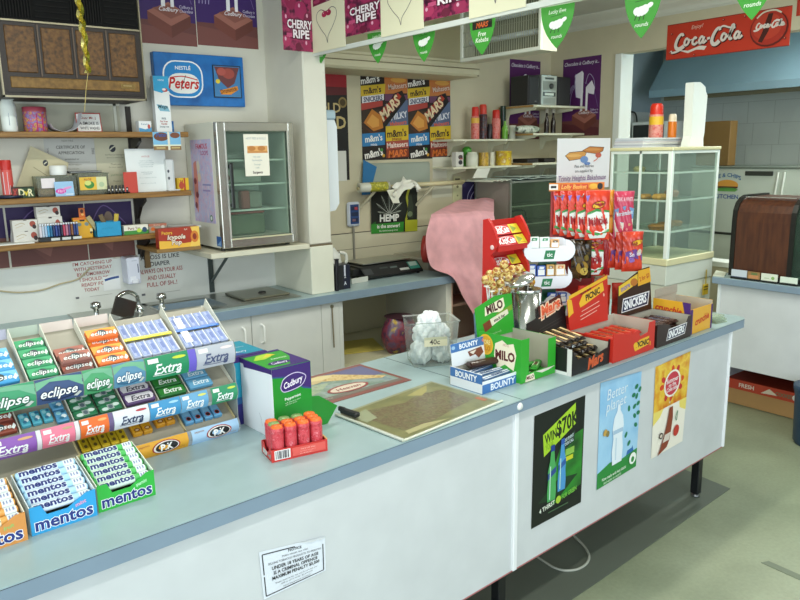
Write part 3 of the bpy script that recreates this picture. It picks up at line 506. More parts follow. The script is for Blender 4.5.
for i, c in enumerate(lc):
    l = thing('lighter', 'upright %s lighter in the black tray, %s from its left end' % (['pinkish white', 'pale blue', 'light blue', 'sky blue', 'teal blue', 'navy', 'royal blue', 'dark blue', 'black', 'red', 'dusty pink', 'purple', 'brown', 'deep blue', 'steel blue'][i], ['first', 'second', 'third', 'fourth', 'fifth', 'sixth', 'seventh', 'eighth', 'ninth', 'tenth', 'eleventh', 'twelfth', 'thirteenth', 'fourteenth', 'last'][i]), 'lighter', ((wx(40, 4.03, 240)) + .008 + i * (tw - .016) / 14, 4.035 + .003 * (i % 2), Z3 + .0225), 0, 'lighters in the black tray')
    B().box(-.0055, -.008, 0, .0055, .008, .058, M(c, .25), .003).part('body', l); B().box(-.005, -.006, .058, .005, .006, .070, M('#c8cacb', .3, .8), .002).part('metal_head', l)
t = thing('yellow_pack', 'yellow hanging pack with two round windows right of the lighters', 'pack', (wx(83.5, 4.06, 230), 4.06, Z3)); x0, x1, h = on(74.5, 93, 217.5, Z3, 4.06); w = x1 - x0
B().box(-w / 2, 0, 0, w / 2, .03, h, M('#e0a818', .4), .002).art(FRONT(-w / 2, 0, 0), [('r', 0, .9, 1, 1, '#d9742a'), ('p', [(.32, .9), (.62, .9), (.6, .82), (.36, .82)], '#3a2418'), ('e', .3, .68, .12, .09, '#7d8f8a'), ('e', .7, .68, .12, .09, '#7d8f8a'), ('r', .85, .3, 1, .45, '#e8d8a0'), ('e', .9, .25, .06, .05, '#4a3a20')], w, h).part('box', t)
B().box(-.012, .012, h, .02, .016, h + .05, M('#c9641c', .4), .004).art(FRONT(-.012, .012, h), [('e', .5, .65, .25, .22, '#5a2a12'), ('e', .55, .3, .2, .12, '#e0b060')], .032, .05).part('hang_tag', t, 'orange tag above the pack')
x0, x1, h = on(95.5, 121, 222, Z3, 4.03); w = x1 - x0; t = thing('blue_box', 'open bright blue box of oddments on the bottom shelf', 'box', (x0, 4.03, Z3)); b = B(); CYB = M('#1f96c4', .4); CYD = M('#156f94', .5)
for a in ((0, 0, 0, w, .003, h), (0, .09, 0, w, .093, h), (0, 0, 0, .003, .093, h), (w - .003, 0, 0, w, .093, h), (0, 0, 0, w, .093, .003)): b.box(*a, CYB)
b.art(FRONT(0, 0, 0), [('t', 'matches', .45, .6, .16, .5, '#1a84ae', {'rot': 4})], w, h); b.part('box', t)
for i, (x, a, c) in enumerate(((.03, -30, '#a89c70'), (.075, -18, '#6d5c3c'), (.11, 10, '#c4a93c'), (.05, -40, '#cfc9b4'))): B().box(-.012, -.003, 0, .012, .003, h + .045 - i * .006, M(c, .5), .002).part('card', t, None, (x, .02 + i * .018, .006), None, (0, math.radians(a), 0))
carton('tea_box', 'flat white and green packet with a round badge beside the blue box', 'box', 123.5, 148, 225, Z3, [('r', 0, 0, 1, .42, '#3f8a3a'), ('t', 'Pura Tea', .42, .66, .26, .5, '#7a3a3c', {'b': .03}), ('e', .84, .45, .1, .28, '#2a4a6a'), ('e', .62, .4, .1, .22, '#b8d84a')], '#e6e3d4', y=4.04)
carton('film_carton', 'flat grey packet with orange dot beside the green packet', 'box', 148.5, 166.5, 223.5, Z3, [('r', 0, .7, 1, 1, '#b9725a'), ('e', .22, .4, .12, .22, '#d96a2a'), ('e', .78, .6, .1, .18, '#d8d0c4'), ('t', 'Konica', .45, .84, .18, .7, '#e4d8c8')], '#a39c8c', y=4.05)
# red and yellow box, white sheets, in front of the refrigerator shelf
b = B()
for i in range(4): b.box(-.09 + .004 * i, 0, .003 * i, .09 - .002 * i, .12, .003 * i + .003, M('#d9dad8', .6))
b.solo('paper_stack', 'stack of grey-white sheets behind the red lolly box', 'paper', (wx(186, 4.08, 226), 4.07, 1.335), -.05)
B().box(1.42, YW - .12, 1.318, 1.70, YW - .002, 1.333, M('#8a8574', .5), .002).solo('small_ledge', 'small grey wall ledge under the stack of sheets', 'ledge')
# ------------------------------------------------------------------ refrigerator and its shelf
zs = 1.216
t = thing('fridge_shelf', 'pale shelf on steel brackets carrying the small glass-door fridge', 'shelf', (1.615, 3.752, zs)); B().box(0, 0, -.03, .628, YW - 3.753 - .001, 0, M('#cfccb8', .5, 0, 'grain', 6), .003).part('board', t)
k = B(); k.box(.17, .445, -.30, .20, .455, -.03, M('#3c4644', .5)); k.tube([(.185, .17, -.032), (.185, .45, -.235)], .009, M('#4a5452', .5), 8); k.part('bracket', t)
YB = 3.88; BX = wx(159, YB, 240); w = min(wx(200, YB, 240), 1.698) - BX; h = wz(180, 229, YB) - wz(180, 249, YB); zb = wz(180, 247.5, YB)
B().box(BX - .02, YB - .01, zb - .02, 1.612, YW - .02, zb, M('#8a6a3a', .5), .002).box(BX + .02, YW - .03, zb - .14, BX + .05, YW - .013, zb, M('#8a6a3a', .5)).solo('small_shelf', 'little timber shelf left of the fridge carrying the red lolly carton', 'shelf')
t = thing('red_lolly_box', 'red and yellow carton of ice lollies beside the left of the fridge', 'carton', (BX + .02, YB, zb), .0)
B().box(-.02, .0, .0, w - .02, .055, h, M('#a3341f', .4), .002).art(FRONT(-.02, 0, 0), [('p', [(0, 0), (1, 0), (1, .25), (.6, .2), (.3, .35), (0, .4)], '#e6b340'), ('p', [(.74, 0), (1, 0), (1, 1), (.78, 1), (.84, .6)], '#e9c25a'), ('e', .87, .5, .1, .3, '#cf7a2c'), ('e', .87, .5, .05, .16, '#8a2f1a'), ('t', 'Peters', .2, .78, .16, .25, '#e6b53a', {'b': .03}), ('t', 'Icypole', .42, .55, .22, .45, '#ecd9c4', {'b': .05, 'i': .2, 'o': '#4a1a10'}), ('t', 'Pop', .42, .28, .22, .3, '#ecd9c4', {'b': .05, 'i': .2, 'o': '#4a1a10'}), ('t', '8pk', .66, .9, .08, .12, '#e8dcc8')], w, h).part('carton', t)
t = thing('display_fridge', 'small white countertop fridge with a glass door on the pale shelf', 'fridge', (1.70, 3.765, zs + .018)); fw, fd, fh = .472, .44, .688
FWH = M('#dddccd', .4, 0, 'grain', 5); SIL = M('#b9b7ae', .25, .85); b = B()
for a in ((0, .05, 0, fw, fd, .05), (0, .05, fh - .05, fw, fd, fh), (0, .05, .05, .03, fd, fh - .05), (fw - .03, .05, .05, fw, fd, fh - .05), (.03, fd - .03, .05, fw - .03, fd, fh - .05)): b.box(*a, FWH)
b.box(.03, fd - .034, .05, fw - .03, fd - .03, fh - .05, M('#c6d1c6', .5)); b.box(.03, .06, .05, .033, fd - .03, fh - .05, M('#c3cfc5', .5)); b.box(fw - .033, .06, .05, fw - .03, fd - .03, fh - .05, M('#c3cfc5', .5)); b.part('cabinet', t)
for x in (.03, fw - .03):
    for y in (.08, fd - .05): B().lathe([(.014, -.018), (.014, 0)], M('#2a2a28', .5), 10, Tr(x, y, 0)).part('foot', t)
d = B()
for a in ((0, 0, 0, .045, .045, fh), (fw - .035, 0, 0, fw, .045, fh), (.045, 0, 0, fw - .035, .045, .055), (.045, 0, fh - .05, fw - .035, .045, fh)): d.box(*a, SIL, .004)
for x in (.046, fw - .041): d.box(x - .004, -.003, .05, x + .004, .002, fh - .045, M('#e8e8e2', .15, .6))
d.box(.05, -.003, .045, fw - .04, .002, .053, M('#d8d4b0', .3, .3)); dp = d.part('door', t)
B().box(.045, .02, .055, fw - .035, .026, fh - .05, M('#f3f8f4', .03, 0, 'film', (.06, '#a9c0b4'))).part('glass_pane', dp)
B().box(.052, -.03, .22, .072, -.02, .47, M('#1d211f', .35), .006).box(.055, -.022, .23, .069, .003, .25, M('#1d211f', .35)).box(.055, -.022, .44, .069, .003, .46, M('#1d211f', .35)).part('handle', dp)
for z in (.2, .345, .48):
    b = B(); [b.tube([(.034, .08 + k * .055, z), (fw - .034, .08 + k * .055, z)], .002, M('#c9d2cc', .3, .6), 6) for k in range(6)]; b.box(.034, .068, z - .004, fw - .034, .073, z + .006, M('#c3d2c6', .3)); b.part('wire_shelf', t)
for px, w_, h_, z, c, nm, lb in ((.06, .27, .12, .052, '#5c6a54', 'produce_tray', 'green-grey tray of goods on the fridge floor'), (.07, .25, .10, .202, '#7c8478', 'food_tub', 'grey food tub on the lowest fridge wire shelf'), (.16, .055, .105, .202, '#7c4440', 'red_packet', 'dull red packet beside the grey tub inside the fridge'), (.06, .26, .085, .348, '#9aa899', 'food_tub', 'pale food tub with dark label on the middle fridge wire shelf'), (.06, .2, .035, .483, '#86928a', 'food_tray', 'flat tray on the top fridge wire shelf')):
    b = B().box(0, 0, 0, w_, .22 if nm != 'red_packet' else .05, h_, M(c, .5, 0, 'grain', 12), .008)
    if z > .3 and h_ > .05: b.art(FRONT(0, 0, 0), [('e', .15, .4, .09, .26, '#6d4a44')], w_, h_)
    if z < .1: b.box(.0, .0, h_, w_, .22, h_ + .012, M('#8a3f3c', .5), .004)
    b.solo(nm, lb, 'food container' if 'packet' not in nm else 'packet', V((1.70 + px, 3.765 + (.13 if nm != 'red_packet' else .075), zs + .018 + z + .0025)))
x0, x1 = wx(246, 3.76, 150) - 1.70, wx(270.5, 3.76, 150) - 1.70; z0, z1 = wz(258, 176, 3.76) - zs - .018, wz(258, 134, 3.76) - zs - .018
B().box(x0, .017, z0, x1, .0195, z1, '#e6e2d2').art(FRONT(x0, .017, z0), [('t', 'HOT PIES & ROLLS', .5, .9, .05, .8, '#8a9aa0'), ('r', .12, .55, .95, .72, '#dca564'), ('e', .3, .66, .16, .06, '#b9793a'), ('e', .7, .66, .16, .06, '#b9793a'), ('r', .12, .55, .95, .6, '#c4884a'), ('t', 'try our', .5, .46, .04, .3, '#8fa0a8'), ('t', 'homestyle', .5, .38, .045, .55, '#8fa0a8'), ('t', 'Sausage', .5, .28, .04, .4, '#9aa'), ('t', 'rolls', .5, .2, .04, .3, '#9aa'), ('t', 'Sargents', .5, .09, .06, .4, '#55484a', {'b': .03})], x1 - x0, z1 - z0).part('notice', t, 'cream notice stuck inside the glass door')
y0, y1 = .30 , .085; z0, z1 = .135, .60
B().box(-.0015, y1, z0, 0, y0 + .07, z1, '#c3b7d6').art(LEFT(-.0015, y0 + .07, z0), [('r', 0, 0, 1, 1, M('#b9b0d4', .5, 0, 'mottle', (25, '#a9a6d6', '#cdb4cf', '#b4b9dc', '#d9c4d4'))), ('t', 'FAMOUS', .55, .92, .06, .7, '#c2405e', {'b': .04}), ('t', 'LOOPS', .68, .84, .05, .5, '#a8467e', {'b': .04}), ('p', [(.06, .2), (.2, .1), (.28, .5), (.24, .75), (.1, .72)], '#d4867a'), ('e', .14, .5, .07, .04, '#8a3a44'), ('e', .2, .33, .07, .04, '#8a3a44'), ('e', .12, .2, .06, .04, '#7a3040'), ('e', .34, .68, .08, .07, '#d9cfc0'), ('e', .36, .55, .08, .06, '#d9c8b4'), ('r', .5, .45, .9, .47, '#8a8cc0'), ('r', .5, .38, .85, .40, '#9a8cc0'), ('e', .82, .06, .07, .04, '#3f7a5a'), ('e', .82, .06, .045, .025, '#e4e8e4')], y0 + .07 - y1, z1 - z0).part('poster', t, 'lilac lolly poster on the left side')
B().box(-.001, .03, .01, 0, .09, .065, '#2b5ea0').art(LEFT(-.001, .09, .01), [('p', [(.1, .1), (.9, .1), (.9, .6)], '#7fa8d0')], .06, .055).part('sticker', t, 'blue sticker')
for z in (.13, .3, .42): B().box(fw, .10, z, fw + .012, .13, z + .05, M('#cfcfc2', .4), .003).part('hinge', t)
# ------------------------------------------------------------------ writing on the splashback
def saying(lines, px, py, label):
    x, z, w, h = sheet(px[0], py[0], px[1], py[1], YW - .013); it = []
    for i, (s, c, s_) in enumerate(lines): it.append(('t', s, .5 if s_ > .6 else .42, 1 - (i + .6) / (len(lines) + 1.2), .62 / (len(lines) + 1.2), s_, c, {'b': .02}))
    it += [('r', .02, .02, .1, .07, '#6a6a70'), ('r', .35, .035, .9, .045, '#a9a9a4')]
    poster('joke_sign', label, 'sign', w, h, it, (x, YW - .012, z), paper='#e1e3dd', th=.001)
R_, K_ = '#a8433f', '#26262a'
saying((("I'M CATCHING UP", R_, .96), ('WITH YESTERDAY', R_, .9), ('BY TOMORROW', R_, .78), ('I SHOULD BE', R_, .7), ('READY FOR', R_, .62), ('TODAY', R_, .36)), (75, 117), (262, 300), 'white joke sign in red letters on the splashback left of the soap dispenser')
saying((('A BOSS IS LIKE', K_, .9), ('A DIAPER', K_, .58), ('ALWAYS ON YOUR ASS', R_, .98), ('AND USUALLY', R_, .64), ('FULL OF SH..!', R_, .68)), (141, 185), (255, 297), 'white joke sign in black and red letters on the splashback right of the soap dispenser')
x, z, w, h = sheet(129, 258, 142, 285, 4.10); t = thing('soap_dispenser', 'white box soap dispenser on the splashback above the tap', 'dispenser', (x, 4.10, z))
B().box(0, 0, 0, w, YW - 4.10 - .0135, h, M('#d5d8e6', .35), .006).art(FRONT(0, 0, 0), [('r', .78, .42, .86, .75, '#5a5f78'), ('r', .35, .86, .75, .89, '#b4b8c8'), ('r', .15, .1, .6, .3, '#e6e8f0')], w, h).part('case', t); B().box(w * .25, -.012, .004, w * .75, .002, .03, M('#e6e8f0', .3), .004).part('push_bar', t)
x, z, w, h = sheet(104, 277, 121, 291, YW - .014); poster('wash_card', 'small white card with blue line stuck beside the soap dispenser', 'card', w, h, [('l', [(.1, .75), (.5, .85), (.95, .9)], .16, '#31508c')], (x, YW - .0155, z), paper='#e9ebea')
B().tube(spl([aty(px, py, YW - .0185) for px, py in ((-25, 287), (0, 291), (20, 292.5), (42, 290), (60, 284), (78, 279), (90, 268))], 6), .0045, M('#b9ad8c', .5), 7).solo('wall_cable', 'beige cable drooping across the white splashback', 'cable')
# ================================================================== rear alcove
x, z, w, h = sheet(326, 72, 347, 180, YM); w0 = .40
poster('dark_poster', 'tall black and red poster with gold letters half hidden by the pillar', 'poster', w0, .745, [('r', 0, 0, 1, 1, '#15110f'), ('p', [(0, .86), (1, .86), (1, 1), (0, 1)], '#a3232c'), ('p', [(0, .78), (1, .80), (1, .87), (0, .87)], '#5a161b'), ('t', 'BOLD', .56, .68, .085, .8, '#c9b37a', {'b': .03, 'cap': 1}), ('t', 'GOLD', .55, .545, .11, .86, '#c9b37a', {'b': .04}), ('e', .9, .73, .09, .05, '#8a7440'), ('e', .9, .73, .06, .032, '#4a3a1c'), ('r', .3, .1, 1, .3, '#1c1a18')], (3.017 - w0, YM, 1.553))
x, z, w, h = sheet(340.5, 151, 347.5, 181, 4.44); B().box(0, -.001, 0, w + .05, 0, h, M('#dcdcd2', .5)).solo('paper_sheet', 'narrow white sheet over the bottom of the black and red poster', 'paper', (x - .05, YM - .003, z))
MM = [('r', 0, 0, 1, 1, '#2a1a14'), ('p', [(0, .86), (.5, .9), (.5, 1), (0, 1)], '#241812'), ('t', "m&m's", .2, .94, .075, .38, '#f2efe8', {'b': .05, 'rot': 10}), ('p', [(.5, .78), (1, .8), (1, 1), (.5, 1)], '#c4763a'), ('t', 'Maltesers', .78, .88, .06, .4, '#e6d4c0', {'b': .03, 'rot': 8, 'o': '#a83428'}), ('e', .8, .95, .17, .03, '#d9a04a'),
      ('p', [(.0, .74), (.5, .78), (.52, .9), (0, .86)], '#d4b32a'), ('t', "m&m's", .24, .82, .07, .36, '#3a2216', {'b': .05, 'rot': 8}), ('p', [(.02, .66), (.48, .71), (.48, .78), (.02, .74)], '#e4e2e6'), ('t', 'SNICKERS', .25, .72, .055, .4, '#26325c', {'b': .05, 'rot': 7, 'i': .2}), ('r', .5, .7, 1, .78, '#6a3a5c'),
      ('p', [(0, .58), (.45, .64), (.45, .70), (0, .66)], '#b4443a'), ('p', [(0, .3), (.4, .34), (.42, .6), (0, .58)], '#3a2a1e'), ('p', [(.5, .34), (1, .4), (1, .72), (.5, .66)], '#5a6a8a'), ('t', 'MILKY', .8, .53, .07, .36, '#e6e6ee', {'b': .05, 'rot': 10}), ('t', 'Maltesers', .78, .44, .05, .36, '#d9634a', {'b': .04, 'rot': 8}),
      ('p', [(.3, .42), (.46, .36), (.96, .72), (.88, .83), (.7, .79)], '#140e0c'), ('p', [(.36, .55), (.46, .44), (.86, .76), (.78, .8)], '#b8371f'), ('t', 'MARS', .60, .62, .115, .5, '#f0d9b0', {'b': .06, 'rot': 40, 'o': '#7a1a10', 'i': .2}), ('p', [(.04, .44), (.22, .6), (.42, .52), (.45, .38), (.24, .34)], '#c47a2c'), ('p', [(.1, .44), (.22, .54), (.36, .48), (.36, .40), (.22, .38)], '#e0a04a'), ('p', [(.02, .40), (.24, .33), (.42, .37), (.24, .29)], '#5c3018'),
      ('p', [(0, .16), (.48, .18), (.48, .33), (0, .31)], '#2f7fb8'), ('t', "m&m's", .24, .26, .075, .36, '#f2efe8', {'b': .05, 'rot': 6}), ('t', 'minis', .24, .185, .03, .2, '#e6e6ee', {'b': .03}), ('p', [(.5, .22), (1, .24), (1, .42), (.5, .40)], '#d9b826'), ('t', "m&m's", .74, .32, .085, .42, '#3a2216', {'b': .05, 'rot': 4}), ('t', 'peanut', .74, .25, .03, .25, '#8a3a1c', {'b': .03}),
      ('p', [(.5, .12), (1, .14), (1, .24), (.5, .22)], '#a84a3a'), ('t', 'Maltesers', .75, .18, .06, .46, '#ecd9cc', {'b': .04, 'rot': 4}), ('p', [(.5, .02), (1, .03), (1, .13), (.5, .12)], '#8a3a1e'), ('t', 'MARS', .75, .075, .08, .42, '#e0742c', {'b': .05, 'i': .2, 'rot': 4}), ('p', [(0, 0), (.48, 0), (.48, .16), (0, .16)], '#1e1512'), ('t', "m&m's", .23, .08, .085, .38, '#f2efe8', {'b': .06, 'rot': 10}), ('e', .44, .05, .03, .02, '#d9a02c'), ('e', .4, .12, .03, .02, '#3f8a3a')]
poster('sweets_poster', 'left of the two matching chocolate brand collage posters on the rear wall', 'poster', .4325, .612, MM, (3.136, YM, 1.69)); poster('sweets_poster', 'right of the two matching chocolate brand collage posters on the rear wall', 'poster', .4325, .608, MM, (3.570, YM, 1.69))
# roll holder under the posters
YR = 4.30
b = B().box(3.13, YM - .03, 1.47, 3.77, YM - .002, 1.668, M('#9fa89a', .5, 0, 'grain', 5), .02); b.solo('grey_panel', 'grey-green wall panel behind the wrap rolls', 'panel')
b = B(); b.prism([(3.10, 1.44), (3.17, 1.44), (3.24, 1.64), (3.12, 1.695)], YM - .036, YM - .031, M('#2a70a4', .4), 'y'); b.solo('blue_folder', 'blue folder corner poking out left of the wrap rolls', 'folder')
t = thing('roll_holder', 'wall bracket holding rolls of white wrap below the collage posters', 'holder', (0, 0, 0)); zr = wz(410, 186, YR)
B().tube([(wx(358, YR), YR + .02, zr), (wx(466, YR), YR + .02, zr + .014)], .012, M('#b9ae86', .4), 10).part('pole', t)
for px in (375, 433): x_ = wx(px, YR); B().tube([(x_ + .02, YR + .02, zr - .012), (x_ - .06, YM - .01, zr - .16)], .011, M('#c9c2a6', .4), 8).part('arm', t)
def roll(px0, px1, r, col, nm, lb, extra=None):
    a, c = wx(px0, YR), wx(px1, YR); o = thing(nm, lb, 'roll', ((a + c) / 2, YR + .02, zr + .006)); L = (c - a) / 2
    B().lathe([(.012, -L), (r, -L), (r, L), (.012, L)], col, 18, RY90, cap=False).part('wrap', o)
    if extra: B().lathe([(r + .001, -L * .35), (r + .001, L * .85)], extra, 18, RY90, cap=False).part('label', o, 'yellow printed band')
roll(359.5, 389, .034, M('#d8d8c8', .3), 'wrap_roll', 'white wrap roll with yellow band at the left of the wall bracket', M('#c8b828', .4, 0, 'mottle', (40, '#d8cc3a', '#8a8a2a', '#e4dc6a')))
roll(416, 464, .013 + .004, M('#cfc49a', .4), 'paper_roll', 'thin cream paper roll at the right of the wall bracket')
b = B(); c0 = (wx(401, YR), YR - .0, zr + .0); rs = random.Random(3)
b.grid(lambda u, v: V((c0[0] + (u - .5) * .24 + .02 * math.sin(9 * v), c0[1] - .02 - .028 * math.sin(u * 7 + v * 3) - .015, c0[2] + .065 * math.sin(PI * u) * (1 - v) - v * (.05 + .05 * math.sin(u * 5 + 1)) + .012 * math.sin(u * 17))), 16, 10, M('#e6e5d8', .35)); b.solo('plastic_bag', 'crumpled white plastic bag over the middle of the roll bracket', 'bag')
b = B().prism([(wx(383, 4.29), wz(383, 190, 4.29)), (wx(392, 4.29), wz(392, 189, 4.29)), (wx(396, 4.29), wz(396, 203, 4.29)), (wx(389, 4.29), wz(389, 203, 4.29))], 4.29, 4.291, '#e3e2d0', 'y'); b.solo('paper_strip', 'white paper strip hanging below the plastic bag', 'paper', (0, -.035, 0))
x, z, w, h = sheet(371, 187, 417, 234, YM - .012)
LEAF = []
for a, L in ((90, .50), (68, .46), (112, .46), (42, .38), (138, .38), (14, .27), (166, .27)):
    ca, sa = math.cos(math.radians(a)), math.sin(math.radians(a)); P2 = [(.38 + ca * L * t - sa * wd * .05, .40 + sa * L * t * .95 + ca * wd * .05) for t, wd in ((0, .1), (.35, .62), (.7, .5), (1, 0), (.7, -.5), (.35, -.62), (0, -.1))]
    LEAF += [('p', P2, '#8f9a86'), ('p', [(.38 + (q - .38) * .93, .40 + (r_ - .40) * .93) for q, r_ in P2], '#172016'), ('l', [(.38, .4), (.38 + ca * L * .9, .4 + sa * L * .86)], .01, '#c9cfc2')]
poster('hemp_poster', 'black and green poster with white leaf hanging under the wrap rolls', 'poster', w, h, [('r', 0, 0, 1, 1, '#141a12'), ('p', [(0, 0), (.7, 0), (.7, .22), (0, .2)], '#2f8a2c'), ('p', [(.0, .2), (.1, .26), (.1, .2)], '#1d5a1c')] + LEAF + [('p', [(.72, 0), (1, 0), (1, .25), (.72, .25)], '#b4b82c'), ('l', [(.74, .25), (.8, .5), (.76, .75), (.84, 1)], .06, '#a8ac2e'), ('p', [(.76, .3), (.9, .28), (.9, .55), (.86, .8), (.8, .8), (.78, .55)], '#2a3424'), ('e', .83, .38, .055, .06, '#6a7a5a'), ('t', 'HEMP', .38, .32, .14, .52, '#e9ece4', {'b': .06, 'o': '#16200f'}), ('t', 'is the answer!', .36, .15, .075, .56, '#f0f2ea', {'b': .04}), ('t', 'the natural energy drink', .36, .055, .035, .5, '#d9e8d0', {'b': .02})], (x, YM - .012, z), rot=(0, math.radians(1.5), 0))
for q in ((432.5, 157.5, 452, 180), (431.5, 179, 451.5, 198)):
    x, z, w, h = sheet(*q, YM); B().box(0, -.001, 0, w, 0, h, M('#d2cfb9' if q[1] > 170 else '#dad8c6', .5)).solo('paper_sheet', 'plain cream sheet on the rear wall, %s of a pair right of the grey panel' % ('upper' if q[1] < 170 else 'lower'), 'paper', (x, YM - (.002 if q[1] < 170 else .004), z))
x, z, w, h = sheet(452.5, 176.5, 460.5, 204, YM); B().box(0, -.012, 0, w, 0, h, M('#cfcb9f', .4), .003).art(FRONT(0, -.012, 0), [('r', .2, .86, .8, .92, '#4a4636'), ('e', .5, .62, .14, .05, '#6a6648'), ('e', .5, .3, .1, .03, '#8a8664')], w, h).solo('switch_plate', 'narrow cream switch plate beside the small purple poster', 'switch', (x, YM, z))
x, z, w, h = sheet(462, 182, 474.5, 205, YM); poster('chocolate_poster', 'very small dark purple poster just above the pink cloth', 'poster', w, h + .2, [('r', 0, 0, 1, 1, '#2c2250'), ('l', [(.4, .6), (.5, .75), (.9, .93)], .02, '#b4aed0'), ('l', [(.65, .6), (.75, .7), (.95, .78)], .02, '#b4aed0')], (x, YM, z - .2))
x, z, w, h = sheet(348.5, 202.5, 361, 227, YM - .03); t = thing('wall_gauge', 'small white wall panel with blue screens beside the pillar', 'gauge', (x, YM - .03, z))
B().box(0, 0, 0, w, .028, h, M('#cfd6e2', .35), .012).part('case', t); B().box(w * .18, -.002, h * .1, w * .85, .001, h * .9, '#24447c').art(FRONT(w * .18, -.002, h * .1), [('r', .1, .7, .9, .9, '#1a2a4a'), ('r', .5, .72, .85, .86, '#b4404e'), ('r', .1, .4, .9, .6, '#1a2a4a'), ('r', .1, .1, .9, .3, '#1a2a4a'), ('r', .2, .14, .6, .26, '#7a5a6a')], w * .67, h * .8).part('screen', t)
B().tube([(x + w / 2, YM - .012, z - .002), (x + w / 2, YM - .012, .905)], .009, M('#8f8c80', .4), 8).solo('cable_duct', 'thin grey cable duct running down from the wall gauge', 'duct')
# ------------------------------------------------------------------ on the open bench
t = thing('towel_dispenser', 'white rounded towel dispenser fixed to the side of the pillar', 'dispenser', (2.411, 3.87, 1.385)); pf = [(0, .03), (.04, 0), (.10, .008), (.13, .05), (.13, .52), (.115, .56), (0, .56)]
B().prism(pf, 0, .20, M('#dfe6ea', .3), 'y').part('case', t); B().box(0, .0, .562, .13, .17, .62, M('#a9c0cc', .3), .01).part('top_tray', t, 'pale blue tray on top')
t = thing('scale', 'black electronic shop scale on the back bench', 'scale', (0, 0, 0))
sx0, sx1 = 2.72, 3.27; b = B(); b.prism([(3.93, .912), (3.93, .925), (4.0, .985), (4.28, .985), (4.28, .912)], sx0 + .05, sx1, M('#17191a', .4), 'x'); b.box(sx0, 4.0, .93, sx0 + .07, 4.25, .975, M('#1c1e1f', .4), .004); bp = b.part('body', t)
b = B(); T_ = Tr(0, 3.93, .925) @ Rx(math.atan2(.06, .07)); b.art(((sx0 + .05, 3.93, .925), (1, 0, 0), (0, .07 / .0922, .06 / .0922)), [('r', 0, 0, 1, 1, '#1b1d1e'), ('r', .02, .2, .16, .75, '#3c4042'), ('r', .48, .55, .6, .7, '#5c6a66'), ('r', .62, .2, .78, .42, '#c9cfc8'), ('r', .80, .2, .98, .92, '#3f9a86'), ('r', .82, .5, .96, .9, '#b4cfc4'), ('r', .3, .6, .44, .75, '#3c4442')], sx1 - sx0 - .05, .0922); b.part('keypad', bp)
B().box(sx0 + .1, 4.03, .99, sx1 - .03, 4.27, 1.0, M('#b9bab2', .3, .9), .003).part('weighing_pan', t)
for x in (sx0 + .08, sx1 - .03):
    for y in (3.95, 4.26): B().lathe([(.012, .902), (.012, .913)], M('#111', .5), 8, Tr(x, y, 0)).part('foot', t)
B().box(-.07, -.003, 0, .07, .003, .035, M('#cdd0c8', .4)).solo('price_tag', 'small white tag leaning at the left of the black scale', 'tag', (2.70, 3.90, .903), .1)
t = thing('dark_carton', 'dark navy carton standing beside the pillar on the back bench', 'carton', (2.425, 3.775, .902)); B().box(0, 0, 0, .118, .09, .155, M('#191c30', .4), .003).art(FRONT(0, 0, 0), [('r', 0, 0, .55, 1, '#1f2126'), ('r', .6, .55, .7, 1, '#c9ccd8'), ('t', 'A', .66, .25, .14, .15, '#d9dce4', {'b': .04}), ('t', 'A', .66, .5, .08, .1, '#d9dce4', {'b': .04})], .118, .155).part('carton_body', t)
b = B(); b.lathe([(.055, 0), (.062, .02), (.064, .16), (.055, .21), (.03, .235), (.022, .25)], M('#d6d8d2', .35), 20); b.tube(spl([(.055, -.01, .215), (.10, -.012, .20), (.105, -.012, .15), (.062, -.012, .11)], 6), .011, M('#dcdcd2', .35), 8); b.solo('white_jug', 'white plastic jug with loop handle behind the dark carton', 'jug', (2.505, 3.93, .902))
b = B(); b.tube(spl([(0, 0, .0), (0, 0, .1), (.004, .0, .16), (.004, 0, .20)], 4), [.012] * 4 + [.013] * 8 + [.017], M('#17141c', .4), 10); b.solo('black_handset', 'black handset standing upright against the pillar base', 'handset', (2.432, 3.763, .902))
# pink cloth over the slicer
t = thing('meat_slicer', 'covered machine with a red round guard at the end of the back bench', 'slicer', (0, 0, 0))
GP = aty(427, 249, 3.96); B().lathe([(.0785, -.03), (.10, -.022), (.10, .022), (.0785, .03)], M('#a8342c', .35), 24, Tr(GP.x, GP.y, GP.z) @ Rz(-.9) @ RY90 @ Rx(0)).box(3.52, 3.92, .903, 3.60, 4.12, 1.15, M('#2a2624', .5), .006).part('guard', t)
rows = [(4.20, (458, 201), (494, 199)), (3.86, (434, 213.5), (494, 210)), (3.80, (431, 217), (494, 213)), (3.765, (429, 222), (495, 219)), (3.74, (425, 238), (498, 236)), (3.72, (427, 258), (502, 258)), (3.70, (433, 269), (504, 274)), (3.655, (452, 277), (505, 288)), (3.64, (463, 297), (507, 308)), (3.64, (474, 315), (508, 330)), (3.64, (481, 330), (508, 345)), (3.64, (486, 346), (508, 356))]
RW_ = [(aty(*l, y), aty(*r, y)) for y, l, r in rows]
for k in range(7): RW_[k][0].z = max(RW_[k][0].z, .912); RW_[k][1].z = max(RW_[k][1].z, .912)
Lc = spl([p for p, q in RW_], 6); Rc = spl([q for p, q in RW_], 6)
def cl(u, v):
    f = v * (len(Lc) - 1); i = min(int(f), len(Lc) - 2); a = Lc[i].lerp(Lc[i + 1], f - i); c = Rc[i].lerp(Rc[i + 1], f - i); p = a.lerp(c, u)
    k = max(0, min(1, (v - .12) * 2)); p.y += k * (-.012 * math.sin(u * 11 + v * 5) - .007 * math.sin(u * 23 + 2 * v) - .02 * math.sin(PI * u)); p.z += .006 * math.sin(u * 9 + 1) * (1 - k) + .012 * math.sin(PI * u) * (1 - k)
    return p
b = B(); PK = M('#dda3aa', .85, 0, 'cloth'); b.grid(cl, 40, 70, PK)
